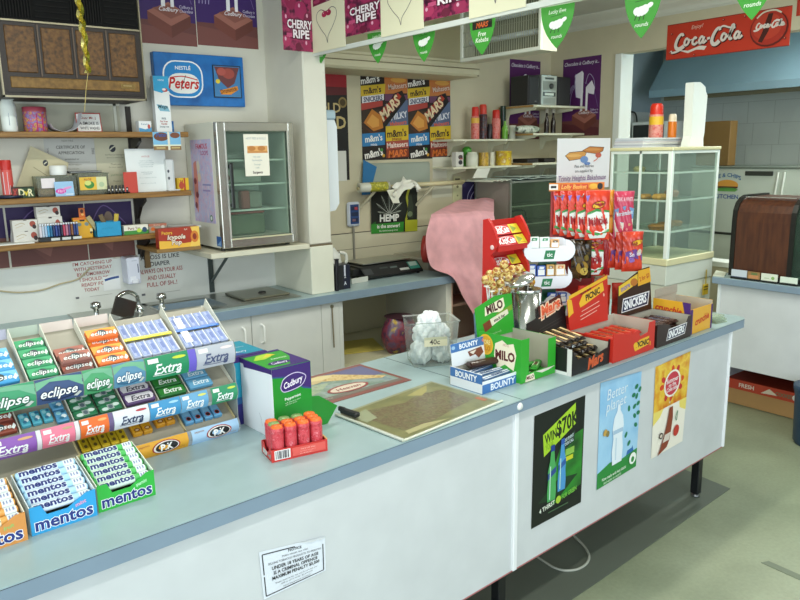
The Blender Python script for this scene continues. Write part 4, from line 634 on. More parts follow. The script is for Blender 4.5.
def side(u, v):
    q = cl(0, v * .46); k = max(0, 4.22 - q.y); return V((q.x + .95 * k * u, q.y + k * u, max(.908, q.z - .04 * u)))
b.grid(lambda u, v: side(1 - u, v), 10, 30, PK)
def rside(u, v): q = cl(1, v); k = max(0, 4.22 - q.y); return V((q.x + .02 * u, q.y + k * u * .6, q.z))
b.grid(rside, 8, 40, PK); b.solo('pink_cloth', 'pink cloth draped over the machine and hanging off the bench end', 'cloth')
B().box(3.372, 4.0, .0, 3.86, 4.42, .98, M('#a9a493', .5), .01).solo('machine_stand', 'grey stand under the pink cloth beside the back bench', 'stand')
b = B(); SW = M('#c9a48f', .5)
for z in (.0, .34, .66): b.box(3.38, 3.75, z, 3.9, 3.99, z + .018, SW)
b.box(3.38, 3.97, .0, 3.9, 3.988, .69, M('#b9b09a', .5)); b.box(3.88, 3.75, 0, 3.9, 3.99, .69, SW); b.solo('low_shelf', 'low timber shelf unit beside the end of the back bench', 'shelf')
# open bench contents
Zb = .902 - .482
b = B(); b.prism([(2.56, 3.95), (2.86, 3.86), (2.98, 4.16), (2.68, 4.24)], .422, .428, M('#c9b85a', .6), 'z'); b.solo('yellow_folder', 'yellow folder lying inside the open bench', 'folder', (0, 0, 0))
B().box(0, 0, 0, .14, .02, .25, M('#8f7c48', .6), .002).solo('cardboard_sheet', 'brown cardboard sheet standing inside the open bench', 'cardboard', (2.50, 4.05, .422), -.2)
b = B(); b.grid(lambda u, v: V(((.10 + .05 * math.sin(PI * v)) * math.cos(2 * PI * u), (.06 + .05 * math.sin(PI * v)) * math.sin(2 * PI * u), .24 * v)), 20, 10, M('#7a5a4a', .3, 0, 'mottle', (14, '#c9a82a', '#3a2a4a', '#8a3a44', '#5a4a6a', '#b8962a'))); b.lathe([(.101, .24), (.02, .241)], M('#4a2a34', .4), 20, cap=True); b.solo('snack_bag', 'bulging purple and yellow snack bag inside the open bench', 'bag', (atz(405, 352, .422).x, atz(405, 352, .422).y + .06, .422), .3)
# ------------------------------------------------------------------ cans shelf and corner shelves
SH = M('#d8d6bd', .5, 0, 'grain', 6)
YS = 4.20
def zsh(px, py): return wz(px, py, YS)
za, zb_ = zsh(490, 139), zsh(490, 166); xa0, xa1 = wx(453.5, YS, 140), wx(525, YS, 139)
def bracket(t, x, z, y0): B().prism([(YM - .002, z - .016), (y0 + .03, z - .016), (y0 + .05, z - .035), (YM - .06, z - .06), (YM - .03, z - .12), (YM - .002, z - .13)], x - .008, x + .008, SH, 'x').part('bracket', t)
for nm, z, lb, x1_ in (('can_shelf', za, 'upper white wall shelf holding red spray cans', xa1), ('can_shelf', zb_, 'lower white wall shelf holding jars', xa1 - .03)):
    t = thing(nm, lb, 'shelf'); B().box(xa0, YS, z - .016, x1_, YM - .001, z, SH, .003).part('board', t)
    for x in (xa0 + .16, xa0 + .62): bracket(t, x, z, YS)
XC, YC = 4.655, 4.06
zc = [wz(533, 104.5, YC), wz(533, 133, YC), wz(533, 163, YC)]; XC = wx(533.5, YC, 130)
for z, lb in zip(zc, ('top corner shelf carrying the stereo', 'middle corner shelf with dark bottles', 'lowest corner shelf with black trays')):
    t = thing('corner_shelf', lb, 'shelf'); B().box(XC, YC, z - .018, XR - .001, YM - .001, z, SH, .003).box(XC - .002, YC + .004, z - .017, XC, YM - .002, z - .002, M('#a8824a', .5)).part('board', t); bracket(t, XC + .07, z - .002, YC); bracket(t, XR - .12, z - .002, YC)
def spray(px0, px1, py, body, cap, lb, band=None, y=4.30, zz=None):
    zz = za if zz is None else zz; a, c = wx(px0, y, py), wx(px1, y, py); r = (c - a) / 2 * .72; h = wz((px0 + px1) / 2, py, y) - zz
    o = thing('spray_can', lb, 'can', ((a + c) / 2, y, zz)); q = B().lathe([(r, 0), (r, h * .68), (r * .8, h * .74)], body, 18)
    if band: q.lathe([(r * 1.01, h * .5), (r * 1.01, h * .66)], band, 18, cap=False)
    q.part('body', o); B().lathe([(r * .86, h * .70), (r * .86, h * .95), (r * .7, h)], cap, 18).part('cap', o)
RM = M('#c9584c', .35, 0, 'mottle', (60, '#d8392c', '#d9847a', '#c02a22'))
spray(471, 479.5, 107, RM, M('#d4271c', .35), 'red spray can with yellow band, first on the upper can shelf', M('#e0b03a', .4)); spray(478.7, 487.3, 104.5, M('#4a2a28', .35, 0, 'mottle', (60, '#8a3a30', '#2a2224', '#5a4a5a')), M('#d03a28', .35), 'dark spray can with red cap between two red ones', None, 4.34); spray(491.8, 500.5, 110, RM, M('#c8281e', .35), 'short red spray can with plain red cap on the upper shelf')
def csaz(px): d = ray(px, 140); return d.y / math.hypot(d.x, d.y)
def jar(px0, px1, py, z, y, col, lb, nm='jar', cat='jar', prof=None, neck=None):
    a, c = wx(px0, y, py), wx(px1, y, py); r = (c - a) / 2 * csaz(px0); h = wz((px0 + px1) / 2, py, y) - z
    b = B().lathe([(r * p, h * q) for p, q in (prof or ((.95, 0), (1, .04), (1, .8), (.8, .86), (.8, 1)))], col, 16)
    if neck: b.lathe([(r * .84, h * .84), (r * .84, h), (r * .7, h * 1.01)], neck, 16)
    return b.solo(nm, lb, cat, ((a + c) / 2, y, z))
jar(487, 492.5, 124, za, 4.32, M('#1c1a1c', .4), 'short black jar between the red spray cans'); jar(500, 506, 106, za, 4.36, M('#173226', .25), 'tall dark green bottle at the right of the spray cans', 'bottle', 'bottle', ((1, 0), (1, .9), (.9, 1))); jar(502, 508, 121, za, 4.28, M('#6fae3c', .3), 'bright green bottle in front of the dark green one', 'bottle', 'bottle', ((1, 0), (1, .6), (.45, .8), (.45, 1)))
jar(508.5, 516, 125.5, za, 4.26, M('#d2d2c0', .4), 'cream tub with wide lid at the right end of the upper can shelf', 'tub', 'tub', ((.85, 0), (.85, .8), (1.05, .82), (1.05, 1)))
x0 = wx(456, 4.27, 160)
b = B().box(0, 0, 0, wx(463.5, 4.27) - wx(456, 4.27), .05, wz(460, 152, 4.27) - zb_, '#cfccc4', .002).art(FRONT(0, 0, 0), [('e', .6, .65, .3, .16, '#4a3a3a'), ('e', .6, .3, .28, .16, '#2e2830'), ('r', .5, .5, .9, .58, '#a04a44')], wx(463.5, 4.27) - wx(456, 4.27), wz(460, 152, 4.27) - zb_); b.solo('spice_box', 'white spice box with dark pictures at the left of the lower can shelf', 'box', (x0, 4.27, zb_))
jar(462, 472, 146.5, zb_, 4.36, M('#4a9a34', .3), 'bright green lidded jar behind the white one', 'jar', 'jar', ((.9, 0), (.9, .6), (1, .62), (.9, .9), (.4, 1)))
jar(466, 478, 152, zb_, 4.27, M('#cfd0bc', .3), 'white glass jar with narrow shoulder on the lower can shelf'); jar(478.5, 488.5, 152.5, zb_, 4.28, M('#a8873a', .35, 0, 'mottle', (40, '#6a4a28', '#d0a83a', '#8a6a3a')), 'brown and gold patterned jar on the lower can shelf', prof=((1, 0), (1, 1)))
jar(489, 494.5, 152, zb_, 4.27, M('#d0cdb6', .4), 'plain cream canister beside the yellow tin', 'canister', 'canister', ((1, 0), (1, 1))); jar(495.5, 511.5, 151, zb_, 4.28, M('#d8b424', .4, 0, 'mottle', (30, '#d8b424', '#e4c83a', '#c8962a', '#e8e0b0')), 'yellow patterned tin with white rim at the right of the lower can shelf', 'tin', 'tin', ((1, 0), (1, .92), (1.03, .93), (1.03, 1)))
# stereo
def bx3(px0, px1, py, y, z): a, c = wx(px0, y, py + 15), wx(px1, y, py + 15); return a, c - a, wz((px0 + px1) / 2, py, y) - z
SPK = M('#2b2c2c', .6, 0, 'grain', 30)
for px0, px1, py, lb in ((509, 541, 74.5, 'black stereo speaker left of the silver unit'), (557.5, 571, 77, 'black stereo speaker right of the silver unit')):
    x, w, h = bx3(px0, px1, py, 4.12, zc[0]); t = thing('speaker', lb, 'speaker', (max(x, XC + .003), 4.12, zc[0])); w = w if px0 > 540 else min(.19, wx(541, 4.11, 90) - max(x, XC + .003) - .004); B().box(0, 0.008, 0, w, .2, h, M('#232424', .5), .004).part('cabinet', t); B().box(.008, 0, .01, w - .008, .009, h - .01, SPK, .004).part('grille', t)
    if px0 < 540: B().box(w * .55, -.001, .03, w * .7, .0005, .034, M('#8a8a88', .4)).part('badge', t)
x, w, h = bx3(541.5, 557, 75, 4.11, zc[0]); t = thing('stereo', 'silver stereo unit between two black speakers', 'stereo', (x, 4.11, zc[0])); SV = M('#a9b0a6', .35, .5)
B().box(0, .006, 0, w, .2, h, M('#6f746e', .4), .003).part('case', t); B().box(.003, 0, .003, w - .003, .007, h - .003, SV, .002).art(FRONT(.003, 0, .003), [('r', .05, .82, .95, .97, '#c3cabf'), ('r', .2, .86, .8, .93, '#59635c'), ('r', .05, .5, .95, .8, '#8f978c'), ('r', .08, .3, .92, .44, '#3c443f'), ('r', .2, .33, .8, .41, '#e2eee2'), ('r', .1, .05, .9, .25, '#949c92')], w - .006, h - .006).part('face', t); B().lathe([(.022, 0), (.02, .014), (.012, .016)], M('#3a403c', .3), 16, Tr(w * .6, 0, h * .64) @ Rx(PI / 2)).part('dial', t)
for i, px in enumerate((547, 553.5)): jar(px - 2.6, px + 2.6, 109, zc[1], 4.22, M('#241812', .2), ('dark bottle at the left under the stereo', 'dark bottle at the right under the stereo')[i], 'bottle', 'bottle', ((1, 0), (1, .45), (.4, .68), (.36, 1)), M('#b9b4a4', .4))
x0 = wx(517, 4.10, 130); b = B(); b.grid(lambda u, v: V((u * .30, -.035 * math.cos(2 * PI * v) * (.7 + .3 * math.sin(PI * u)), .032 + .032 * math.sin(2 * PI * v) * (.5 + .5 * math.sin(PI * u) ** .5))), 12, 14, M('#9fae98', .3, 0, 'mottle', (18, '#2f5a40', '#b9c4b0', '#dfe2d4', '#2a4a34'))); b.solo('wrap_packet', 'green and white wrapped packet on the middle corner shelf', 'packet', (x0 + .02, 4.13, zc[1]), .1)
for i, (px, w) in enumerate(((526, .13), (545, .14))): B().box(0, 0, 0, w, .18, .035, M('#1c1714', .5), .008).solo('black_tray', ('left', 'right')[i] + ' shallow black tray on the lowest corner shelf', 'tray', (max(wx(px, 4.12, 162), XC + .01), 4.12, zc[2]))
cw = B(); cad2 = cad(.39, .65, 1, '#5c2a30', '#572060')
poster('chocolate_poster', 'purple chocolate poster on the rear wall, behind the black speaker', 'poster', .385, .66, cad2, (4.675, YM - .001, 1.835)); poster('chocolate_poster', 'purple chocolate poster with pouring milk on the right wall beside the servery opening', 'poster', .40, .65, cad2, (XR, 4.31, 1.853), -PI / 2)
# ------------------------------------------------------------------ glass display case on its stand with papers on top
GX0, GX1, GY0, GY1, GZ0, GZ1 = wx(510.5, 4.0, 200), 5.15, 4.0, 4.40, 1.02, wz(511, 181.5, 4.0)
B().box(GX0 - .02, GY0 - .02, 0, GX1, GY1, GZ0 - .002, M('#8f8a78', .5, 0, 'grain', 5), .004).solo('case_stand', 'grey cupboard under the dark glass display case', 'cupboard')
t = thing('display_case', 'dark glass display case with white-edged shelves behind the sweets', 'display case', (GX0, GY0, GZ0)); W, D, H = GX1 - GX0, GY1 - GY0, GZ1 - GZ0; AL = M('#8f938a', .35, .6); GD = M('#dfe6dc', .05, 0, 'film', (.08, '#7d8a7c'))
b = B()
for x in (0, W - .014):
    for y in (0, D - .014): b.box(x, y, 0, x + .014, y + .014, H, AL)
for z in (0, H - .014): b.box(.014, 0, z, W - .014, .014, z + .014, AL); b.box(.014, D - .014, z, W - .014, D, z + .014, AL); b.box(0, .014, z, .014, D - .014, z + .014, AL); b.box(W - .014, .014, z, W, D - .014, z + .014, AL)
b.box(.014, .014, H - .006, W - .014, D - .014, H, M('#8fa5a0', .3)); fp = b.part('frame', t)
B().box(.014, .004, .014, W - .014, .008, H - .014, GD).part('front_glass', fp); B().box(.004, .014, .014, .008, D - .014, H - .014, M('#8d857c', .25)).part('side_panel', fp, 'brown tinted end panel'); B().box(.014, D - .02, .014, W - .014, D - .012, H - .014, M('#87907a', .5)).part('back_panel', t)
for z in (.13, .28): b = B().box(.02, .03, z, W - .02, D - .03, z + .004, M('#dfe8e0', .1, 0, 'film', (.2, '#9fb0a6'))); b.box(.02, .026, z - .003, W - .02, .031, z + .006, M('#cfd8ca', .3)); b.part('glass_shelf', t)
b = B(); b.tube(spl([(.05, .1, .15), (.10, .1, .23), (.26, .1, .235), (.30, .1, .15)], 5), .008, M('#1e2420', .4), 8); b.box(.02, .06, .136, .34, .2, .142, M('#2a302a', .4)); b.solo('warming_rack', 'black wire rack inside the dark display case', 'rack', (GX0, GY0, GZ0))
rs = random.Random(5)
for i, (a, c, y0, dz, co) in enumerate(((458, 512, 4.02, 0, '#cfd2c2'), (500, 556, 4.03, .004, '#c3cfc6'), (520, 560, 4.05, .016, '#b9c6bc'))):
    x0, x1 = wx(a, y0, 180), wx(c, y0, 180); b = B(); ph = i * 2.0; x0 = max(x0, GX0 - .18)
    top = [(x0 + (x1 - x0) * k / 14, GZ1 + .004 + dz + .012 * abs(math.sin(k * .9 + ph))) for k in range(15)]; b.prism(top + [(p, q - .003) for p, q in reversed(top)], y0, y0 + .3, M(co, .6), 'y'); b.solo('newspaper', ('loose sheet of newspaper at the left on the dark display case', 'creased newspaper over the middle of the dark display case', 'folded blue-grey newspaper uppermost on the dark display case')[i], 'newspaper')
b = B().prism([(wx(478, 4.19, 160), zb_ - .0165), (wx(491, 4.19, 160), zb_ - .0165), (wx(487, 4.19, 178), wz(487, 178, 4.19)), (wx(473, 4.19, 178), wz(473, 178, 4.19))], 4.19, 4.192, '#d3d3c6', 'y'); b.solo('paper_strip', 'white paper tongue hanging below the lower can shelf', 'paper', (0, .006, 0))
# ================================================================== overhead: rail, posters, pennants, insect zapper
XL = 2.33
t = thing('banner_rail', 'slim white overhead rail running from the pillar, hung with cherry and heart posters', 'rail', (XL, 0, 0)); zr0 = atx(450, 24, XL).z
B().box(0, -.4, zr0 - .012, .012, 3.769, zr0 + .012, M('#d9ddd6', .4)).part('rail', t)
for y in (.6, 1.55): B().tube([(.006, y, zr0 + .012), (.006, y, ZC - .001)], .003, M('#c9ccc6', .3, .5), 6).part('hanger', t)
CHB = M('#5a1a3a', .35, 0, 'mottle', (16, '#3a1028', '#6a1e40', '#a83560', '#4a1832', '#8a2a50'))
CHERRY = [('r', 0, 0, 1, 1, CHB)] + [('e', a, c, r, r * .66, col) for a, c, r, col in ((.3, .72, .17, '#8f1f4a'), (.62, .62, .2, '#a3285a'), (.86, .5, .15, '#7c1c42'), (.16, .46, .14, '#9a2552'), (.5, .86, .16, '#6d1838'), (.84, .82, .15, '#a32c5c'), (.12, .14, .13, '#b0335f'), (.8, .1, .14, '#a02a56'), (.5, .06, .1, '#6d1838'))] + [('e', a, c, .03, .03, '#e6a8c0') for a, c in ((.25, .77), (.57, .68), (.82, .54), (.12, .5), (.08, .17), (.76, .13))] + [('l', [(.62, .74), (.7, .9), (.66, 1)], .012, '#8a9a78'), ('l', [(.3, .82), (.36, .95), (.4, 1)], .012, '#8a9a78'), ('l', [(.2, .2), (.9, .26)], .006, '#e4b0c4'),
    ('t', 'CHERRY', .56, .40, .12, .8, '#f8ecf0', {'b': .05, 'o': '#5a1232', 'ow': .1, 'fit': 1}), ('t', 'RIPE', .60, .255, .12, .52, '#f8ecf0', {'b': .05, 'o': '#5a1232', 'ow': .1, 'fit': 1}), ('r', .12, .2, .3, .26, '#c8507c')]
HEART = [('r', 0, 0, 1, 1, '#ece8c8'), ('p', [(.08, .80), (.9, .84), (.9, .97), (.08, .93)], '#7c1f42'), ('e', .2, .87, .1, .03, '#b0456a'), ('e', .8, .92, .1, .03, '#a33c62'), ('t', 'CHERRY', .55, .915, .045, .5, '#f4e4ea', {'b': .05, 'rot': 3}), ('t', 'RIPE', .55, .862, .045, .34, '#f4e4ea', {'b': .05, 'rot': 3})]
for sgn in (1, -1): HEART.append(('l', [(.48 + sgn * .02, .66), (.48 + sgn * .16, .71), (.48 + sgn * .28, .66), (.48 + sgn * .29, .54), (.48 + sgn * .17, .38), (.48 + sgn * .04, .25), (.49, .13)], .012, '#6a6468'))
HEART += [('e', .42, .62, .075, .05, '#b32850'), ('e', .55, .63, .075, .05, '#a82048'), ('e', .4, .64, .015, .012, '#eab0c0'), ('e', .53, .65, .015, .012, '#eab0c0'), ('l', [(.36, .70), (.48, .66), (.6, .7)], .012, '#8a3050')]
ban = [(283, 313.5, 50.5, 'C', 'first cherry poster on the rail, against the pillar'), (313, 346.5, 50, 'H', 'first cream heart poster on the rail, beside the pillar'), (346, 382.5, 33, 'C', 'second cherry poster on the rail, between two cream heart posters over the dark bulkhead'), (382, 424.5, 33, 'H', 'second cream heart poster on the rail, left of the white zapper'), (424, 470.5, 16.5, 'C', 'third cherry poster on the rail, ending just above the zapper corner'), (470, 526.5, 13, 'H', 'third cream heart poster on the rail, over the middle of the zapper')]
for i, (a, c, py, k, lb) in enumerate(ban):
    pm = (a + c) / 2; y0, y1 = atx(a, py, XL).y, atx(c, py, XL).y; z0 = (atx(pm, py, XL) if i else aty(pm, py, 3.74)).z; w = y0 - y1 if i else (atx(313.5, 46, XL - .004) - aty(283.5, py, 3.758)).xy.length; h = atx(pm, py - (60, 60, 61, 63, 70, 78)[i], XL).z - z0; xo = XL - .003 - (.003 if k == 'H' else 0)
    b = B().box(0, -w, 0, .002, 0, h, '#e8e2cc'); b.art(LEFT(0, 0, 0), CHERRY if k == 'C' else HEART, w, h, .00016); q = aty(283.5, py, 3.758); q2 = atx(313.5, 46, XL - .004); b.solo('hanging_poster', lb, 'poster', (xo, y0, z0) if i else (q.x, 3.758, z0), 0 if i else math.atan2(q2.y - 3.755, q2.x - q.x) + PI / 2, 'cherry and heart posters on the rail')
XP = 2.372
GRN = M('#3f9a32', .5)
pen = [(321, 63.5, 20, 'pennant almost hidden behind the first cream heart poster'), (378, 63.5, 20, 'green sheep pennant between the two cream heart posters'), (424, 62, 22.5, 'green sheep pennant left of the zapper'), (482, 55, 25.5, 'green pennant with an orange and black logo in front of the zapper'), (556.5, 48.5, 33, 'green sheep pennant at the near end of the zapper'), (641, 38.5, 37, 'green sheep pennant above the kitchen opening, left of the red sign'), (751.5, 20, 46, 'green pennant hanging over the red sign')]
sp = []
for i, (px, py, wp, lb) in enumerate(pen):
    p = atx(px, py, XP); w = atx(px - wp / 2, py, XP).y - atx(px + wp / 2, py, XP).y; h = atx(px, py - (28, 32, 35.5, 37.5, 43.5, 50, 56)[i], XP).z - p.z; z1 = p.z + h; sp.append((XP + .001, p.y, z1)); n = 12
    out = [(-w / 2, h), ] + [(-w / 2 * (1 - (k / n) ** 2.3) if k < n else 0, h * (1 - k / n)) for k in range(1, n)] + [(0, 0)] + [(w / 2 * (1 - (k / n) ** 2.3), h * (1 - k / n)) for k in range(n - 1, 0, -1)] + [(w / 2, h)]
    b = B(); b.prism([(-a, c) for a, c in out], 0, .0012, GRN, 'x')
    if i == 3: it = [('r', .12, .7, .88, .92, '#1c1812'), ('t', 'MARS', .5, .81, .13, .6, '#e0662a', {'b': .05, 'i': .2}), ('t', 'Free', .5, .57, .12, .4, '#eef4e6', {'b': .02, 'i': .2}), ('t', 'Kebabs', .5, .41, .12, .56, '#eef4e6', {'b': .02, 'i': .2})]
    else: it = [('t', 'Lucky Ewe', .5, .86, .085, .66, '#e6f2de', {'b': .02, 'i': .2}), ('l', [(.3, .75), (.66, .77)], .014, '#24601e'), ('e', .48, .55, .2, .1, '#f2f4ee', 8), ('e', .36, .56, .1, .08, '#f2f4ee'), ('e', .58, .6, .1, .07, '#f2f4ee'), ('e', .7, .64, .09, .05, '#f2f4ee', 20), ('l', [(.36, .48), (.3, .38)], .02, '#2a3a24'), ('l', [(.46, .46), (.42, .36)], .02, '#2a3a24'), ('l', [(.56, .47), (.54, .37)], .02, '#2a3a24'), ('t', 'rounds', .5, .28, .08, .4, '#e6f2de', {'b': .02, 'i': .2})]
    b.art(LEFT(-.0002, w / 2, 0), it, w, h); b.solo('pennant', lb, 'pennant', (XP, p.y, p.z), 0, 'green pennants on the string')
sp = [(XP + .001, 3.768, sp[0][2] + .01)] + sp + [(XP + .001, .2, sp[-1][2] + .03)]
B().tube(spl(sp, 4), .0025, M('#cfd8c4', .6), 5).solo('pennant_string', 'thin string carrying the green pennants below the rail', 'string')
# insect zapper
XZ = 3.4; pA, pB = atx(460, 62, XZ), atx(540.5, 50, XZ); zy0, zy1, zb = pB.y, pA.y, (pA.z + pB.z) / 2; ht = .36; L = zy1 - zy0
t = thing('insect_zapper', 'white framed insect zapper with wire grid hanging from the ceiling', 'insect zapper', (XZ, zy0, zb)); WZ = M('#dfe2d6', .4); b = B()
for a in ((0, 0, 0, .02, L, .022), (0, 0, ht - .022, .02, L, ht), (0, 0, .022, .02, .02, ht - .022), (0, L - .02, .022, .02, L, ht - .022)): b.box(*a, WZ, .002)
fp = b.part('front_frame', t)
b = B()
for a in ((.02, 0, 0, .145, L, .016), (.02, 0, ht - .012, .145, L, ht), (.02, 0, .016, .145, .012, ht - .012), (.02, L - .012, .016, .145, L, ht - .012)): b.box(*a, M('#d3d4bf', .45))
b.box(.125, .012, .016, .145, L - .012, ht - .012, M('#8a8d78', .6)); b.part('housing', t)
b = B(); n = 34
for k in range(n): y = .03 + (L - .06) * k / (n - 1); b.box(.010, y - .0012, .022, .013, y + .0012, ht - .022, M('#c9cbb6', .35, .5))
for k in range(1, 4): b.box(.008, .02, ht * k / 4 - .0015, .011, L - .02, ht * k / 4 + .0015, M('#a9ab96', .35, .5))
b.part('wire_grid', fp)
for z in (.12, .24): B().tube([(.07, .03, z), (.07, L - .03, z)], .017, M('#c3cdd0', .3), 10).part('lamp_tube', t)
B().box(.04, .03, .0165, .11, L - .03, .03, M('#a8875c', .5)).part('catch_tray', t)
for y in (.15, L - .15): B().tube([(.08, y, ht), (.08, y, ZC - zb - .001)], .004, M('#9a9c92', .4, .6), 6).part('hanger', t)
# ================================================================== servery wall, sign, kitchen
pA, pB = atx(668, 25.4, XR), atx(793, 3, XR); zA, zB = atx(667, 60.5, XR).z, pA.z; w = pA.y - pB.y; h = zB - zA
def cola(x0, y0, s):                                    # flowing white script
    def S(p): return [(x0 + a * s, y0 + c * s * 3.42) for a, c in p]
    o = []
    def st(p, wd): o.append((S(p), wd))
    st([(1.22, .86), (1.16, .98), (1.0, .95), (.82, .70), (.72, .35), (.82, .12), (1.05, .10), (1.3, .24)], (.06, .1)); st([(1.3, .24), (.95, -.02), (.5, -.1), (.42, .04)], .06)
    st([(1.55, .64), (1.42, .66), (1.32, .42), (1.4, .27), (1.55, .34), (1.62, .52), (1.55, .64)], .07); st([(1.62, .6), (1.75, .55), (1.85, .6)], .03)
    st([(2.12, .58), (2.02, .68), (1.88, .5), (1.88, .32), (2.02, .26), (2.2, .38)], .07)
    st([(2.55, .64), (2.42, .66), (2.3, .44), (2.36, .27), (2.5, .36), (2.6, .62)], .07); st([(2.62, .66), (2.56, .4), (2.6, .28), (2.78, .42)], .07)
    st([(2.82, .5), (3.0, .52)], .07)
    st([(3.62, .9), (3.56, 1.04), (3.4, .98), (3.22, .70), (3.12, .35), (3.22, .12), (3.42, .12), (3.6, .28)], (.06, .1)); st([(3.56, 1.0), (3.8, 1.12), (4.2, .98), (4.55, .92)], .05)
    st([(3.95, .64), (3.82, .66), (3.72, .42), (3.8, .27), (3.95, .34), (4.02, .52), (3.95, .64)], .07)
    st([(4.1, .4), (4.36, .8), (4.46, 1.06), (4.36, 1.08), (4.24, .6), (4.24, .3), (4.4, .34)], .07)
    st([(4.78, .64), (4.65, .66), (4.53, .44), (4.59, .27), (4.73, .36), (4.83, .62)], .07); st([(4.85, .66), (4.79, .4), (4.83, .28), (5.0, .42)], .07)
    return o
RD = '#cf3a22'; it = [('r', 0, 0, 1, 1, RD), ('r', 0, 0, 1, .02, '#8a2a1a'), ('r', 0, .98, 1, 1, '#8a2a1a')]
CS = cola(-.01, .24, .131)
for p, wd in CS: it.append(('l', [(a + .006, c - .02) for a, c in p], tuple(q * 1.5 for q in wd) if isinstance(wd, tuple) else wd * 1.25, '#4a1610'))
for p, wd in CS: it.append(('l', p, tuple(q * 1.15 for q in wd) if isinstance(wd, tuple) else wd * .95, '#f2e6dc'))
it += [('p', [(.10, .26), (.2, .2), (.3, .30), (.36, .26), (.34, .16), (.32, .18), (.27, .2), (.2, .13)], '#f2e6dc'), ('t', 'Enjoy!', .27, .84, .10, .12, '#f0c8b4', {'i': .3, 'rot': 3, 'b': .01})]
it += [('e', .845, .5, .142, .46, '#6a1c12'), ('e', .842, .52, .132, .43, '#b83020'), ('e', .83, .56, .11, .33, '#c8402a'), ('p', [(.835, .88), (.87, .88), (.86, .7), (.845, .45), (.80, .16), (.77, .2), (.80, .45), (.815, .66)], '#4a1c14'), ('l', [(.75, .8), (.80, .93), (.88, .95), (.93, .86)], .04, '#e4dcc8')]
for p, wd in cola(.715, .50, .049): it.append(('l', [(a, c) for a, c in p], .05 if not isinstance(wd, tuple) else (.03, .05), '#f2e6dc'))
it += [('e', a, c, .01, .03, '#8a2014') for a, c in ((.05, .72), (.04, .2), (.97, .2), (.26, .06), (.49, .9), (.66, .9))] + [('e', a - .003, c + .01, .004, .012, '#f0a890') for a, c in ((.05, .72), (.04, .2), (.97, .2), (.26, .06), (.49, .9), (.66, .9))]
t = thing('drink_sign', 'long red drink sign with white script above the servery opening', 'sign', (XR - .004, pA.y, zA), 0); B().box(0, -w, 0, .003, 0, h, RD).art(LEFT(0, 0, 0), it, w, h, .00016).part('panel', t)
zC = atx(797.5, 3, XR); b = B().box(0, -.5, 0, .003, 0, .26, RD).art(LEFT(0, 0, 0), [('r', .0, .0, .03, 1, '#b8321f')], .5, .26); b.solo('drink_sign', 'second red sign, just cut off at the edge beside the long one', 'sign', (XR - .004, zC.y, atx(798, 16, XR).z))
HB = M('#93b2c2', .35, .4, 'grain', 4)
hz = atx(649, 91, 6.3); hy = hz.y; hb = atx(649, 98, 6.3).z
t = thing('range_hood', 'large blue-grey kitchen range hood beyond the servery opening', 'range hood', (0, 0, 0)); b = B(); b.prism([(6.3, hb), (6.3, hz.z), (6.72, 2.80), (6.99, 2.80), (6.99, hb + .12), (6.9, hb + .06), (6.34, hb + .06), (6.34, hb)], -1.5, hy, HB, 'y'); b.part('canopy', t)
B().box(6.40, -1.4, hb - .03, 6.44, hy - .1, hb + .06, M('#6d6a52', .5)).box(6.44, -1.4, hb + .03, 6.9, hy - .1, hb + .058, M('#4a4a3c', .5)).part('filter', t); 
for y in (2.3, 2.45): B().box(6.385, y, hb - .01, 6.402, y + .04, hb + .02, M('#2a2a24', .5)).part('knob', t)
pz = atx(742, 167, 5.9).z
t = thing('chest_freezer', 'pale kitchen cabinet with a burger sticker behind the servery counter', 'cabinet', (5.9, 0, 0)); B().box(0, 1.2, 0, .6, 3.45, pz - .012, M('#b9c2b6', .4, 0, 'grain', 4), .004).box(-.01, 1.19, pz - .012, .61, 3.46, pz, M('#5c665c', .4)).part('body', t)
p1, p2 = atx(745, 173, 5.89), atx(773, 173, 5.89); B().box(-.012, p2.y, p1.z - .02, 0, p1.y, p1.z + .015, M('#2a2f28', .5), .003).part('grip', t)
for px in (776.5, 783): q0, q1 = atx(px + 2, 172, 5.89), atx(px - 2, 196, 5.89); B().tube([(-.01, q0.y, q0.z), (-.01, q1.y, q1.z)], .008, M('#d9ded4', .4), 6).part('rail', t)
pc = atx(727, 187, 5.899); b = B()
b.art(((-.001, pc.y + .13, pc.z - .13), (0, -1, 0), (0, 0, 1)), [('e', .5, .56, .36, .17, '#cf9238'), ('p', [(.14, .52), (.86, .52), (.84, .46), (.16, .46)], '#4a2a1a'), ('e', .5, .42, .36, .06, '#4a8a3c'), ('p', [(.16, .42), (.84, .42), (.78, .36), (.22, .36)], '#5c9a48'), ('t', 'PIE & CHIPS', .5, .88, .12, .9, '#2a5a8c', {'b': .03, 'arc': -.14}), ('t', 'KITCHEN', .5, .20, .13, .8, '#22468a', {'b': .03})], .26, .26); b.part('sticker', t, 'burger sticker with blue lettering')
zl = atx(722, 233, 5.89).z; B().box(-.006, 1.2, zl - .012, 0, 3.45, zl + .008, M('#232823', .5)).part('seam', t)
p1, p2 = atx(698, 122, 6.2), atx(731, 122, 6.2); B().box(0, p2.y - p1.y, 0, .12, 0, p1.z - pz - .001, M('#74592c', .6, 0, 'grain', 6), .004).solo('cardboard_carton', 'brown cardboard carton on the kitchen cabinet behind the white box', 'carton', (6.2, p1.y, pz + .001))
p1, p2 = atx(632, 122, 6.4), atx(649, 122, 6.4); zt = atx(640, 122, 6.4).z; zq = zt - .22
t = thing('microwave', 'white kitchen appliance with a dark window beyond the servery opening', 'appliance', (6.4, p1.y, zq)); B().box(0, -.42, 0, .3, 0, .22, M('#d6dcda', .35), .006).part('case', t); B().box(-.006, -.36, .02, 0, -.02, .19, M('#161c1e', .2), .004).part('window', t)
B().box(6.3, p1.y - .6, 0, 6.9, min(4.49, p1.y + .12), zq - .001, M('#a9b0aa', .5), .004).solo('kitchen_cupboard', 'grey kitchen cupboard carrying the white appliance', 'cupboard')
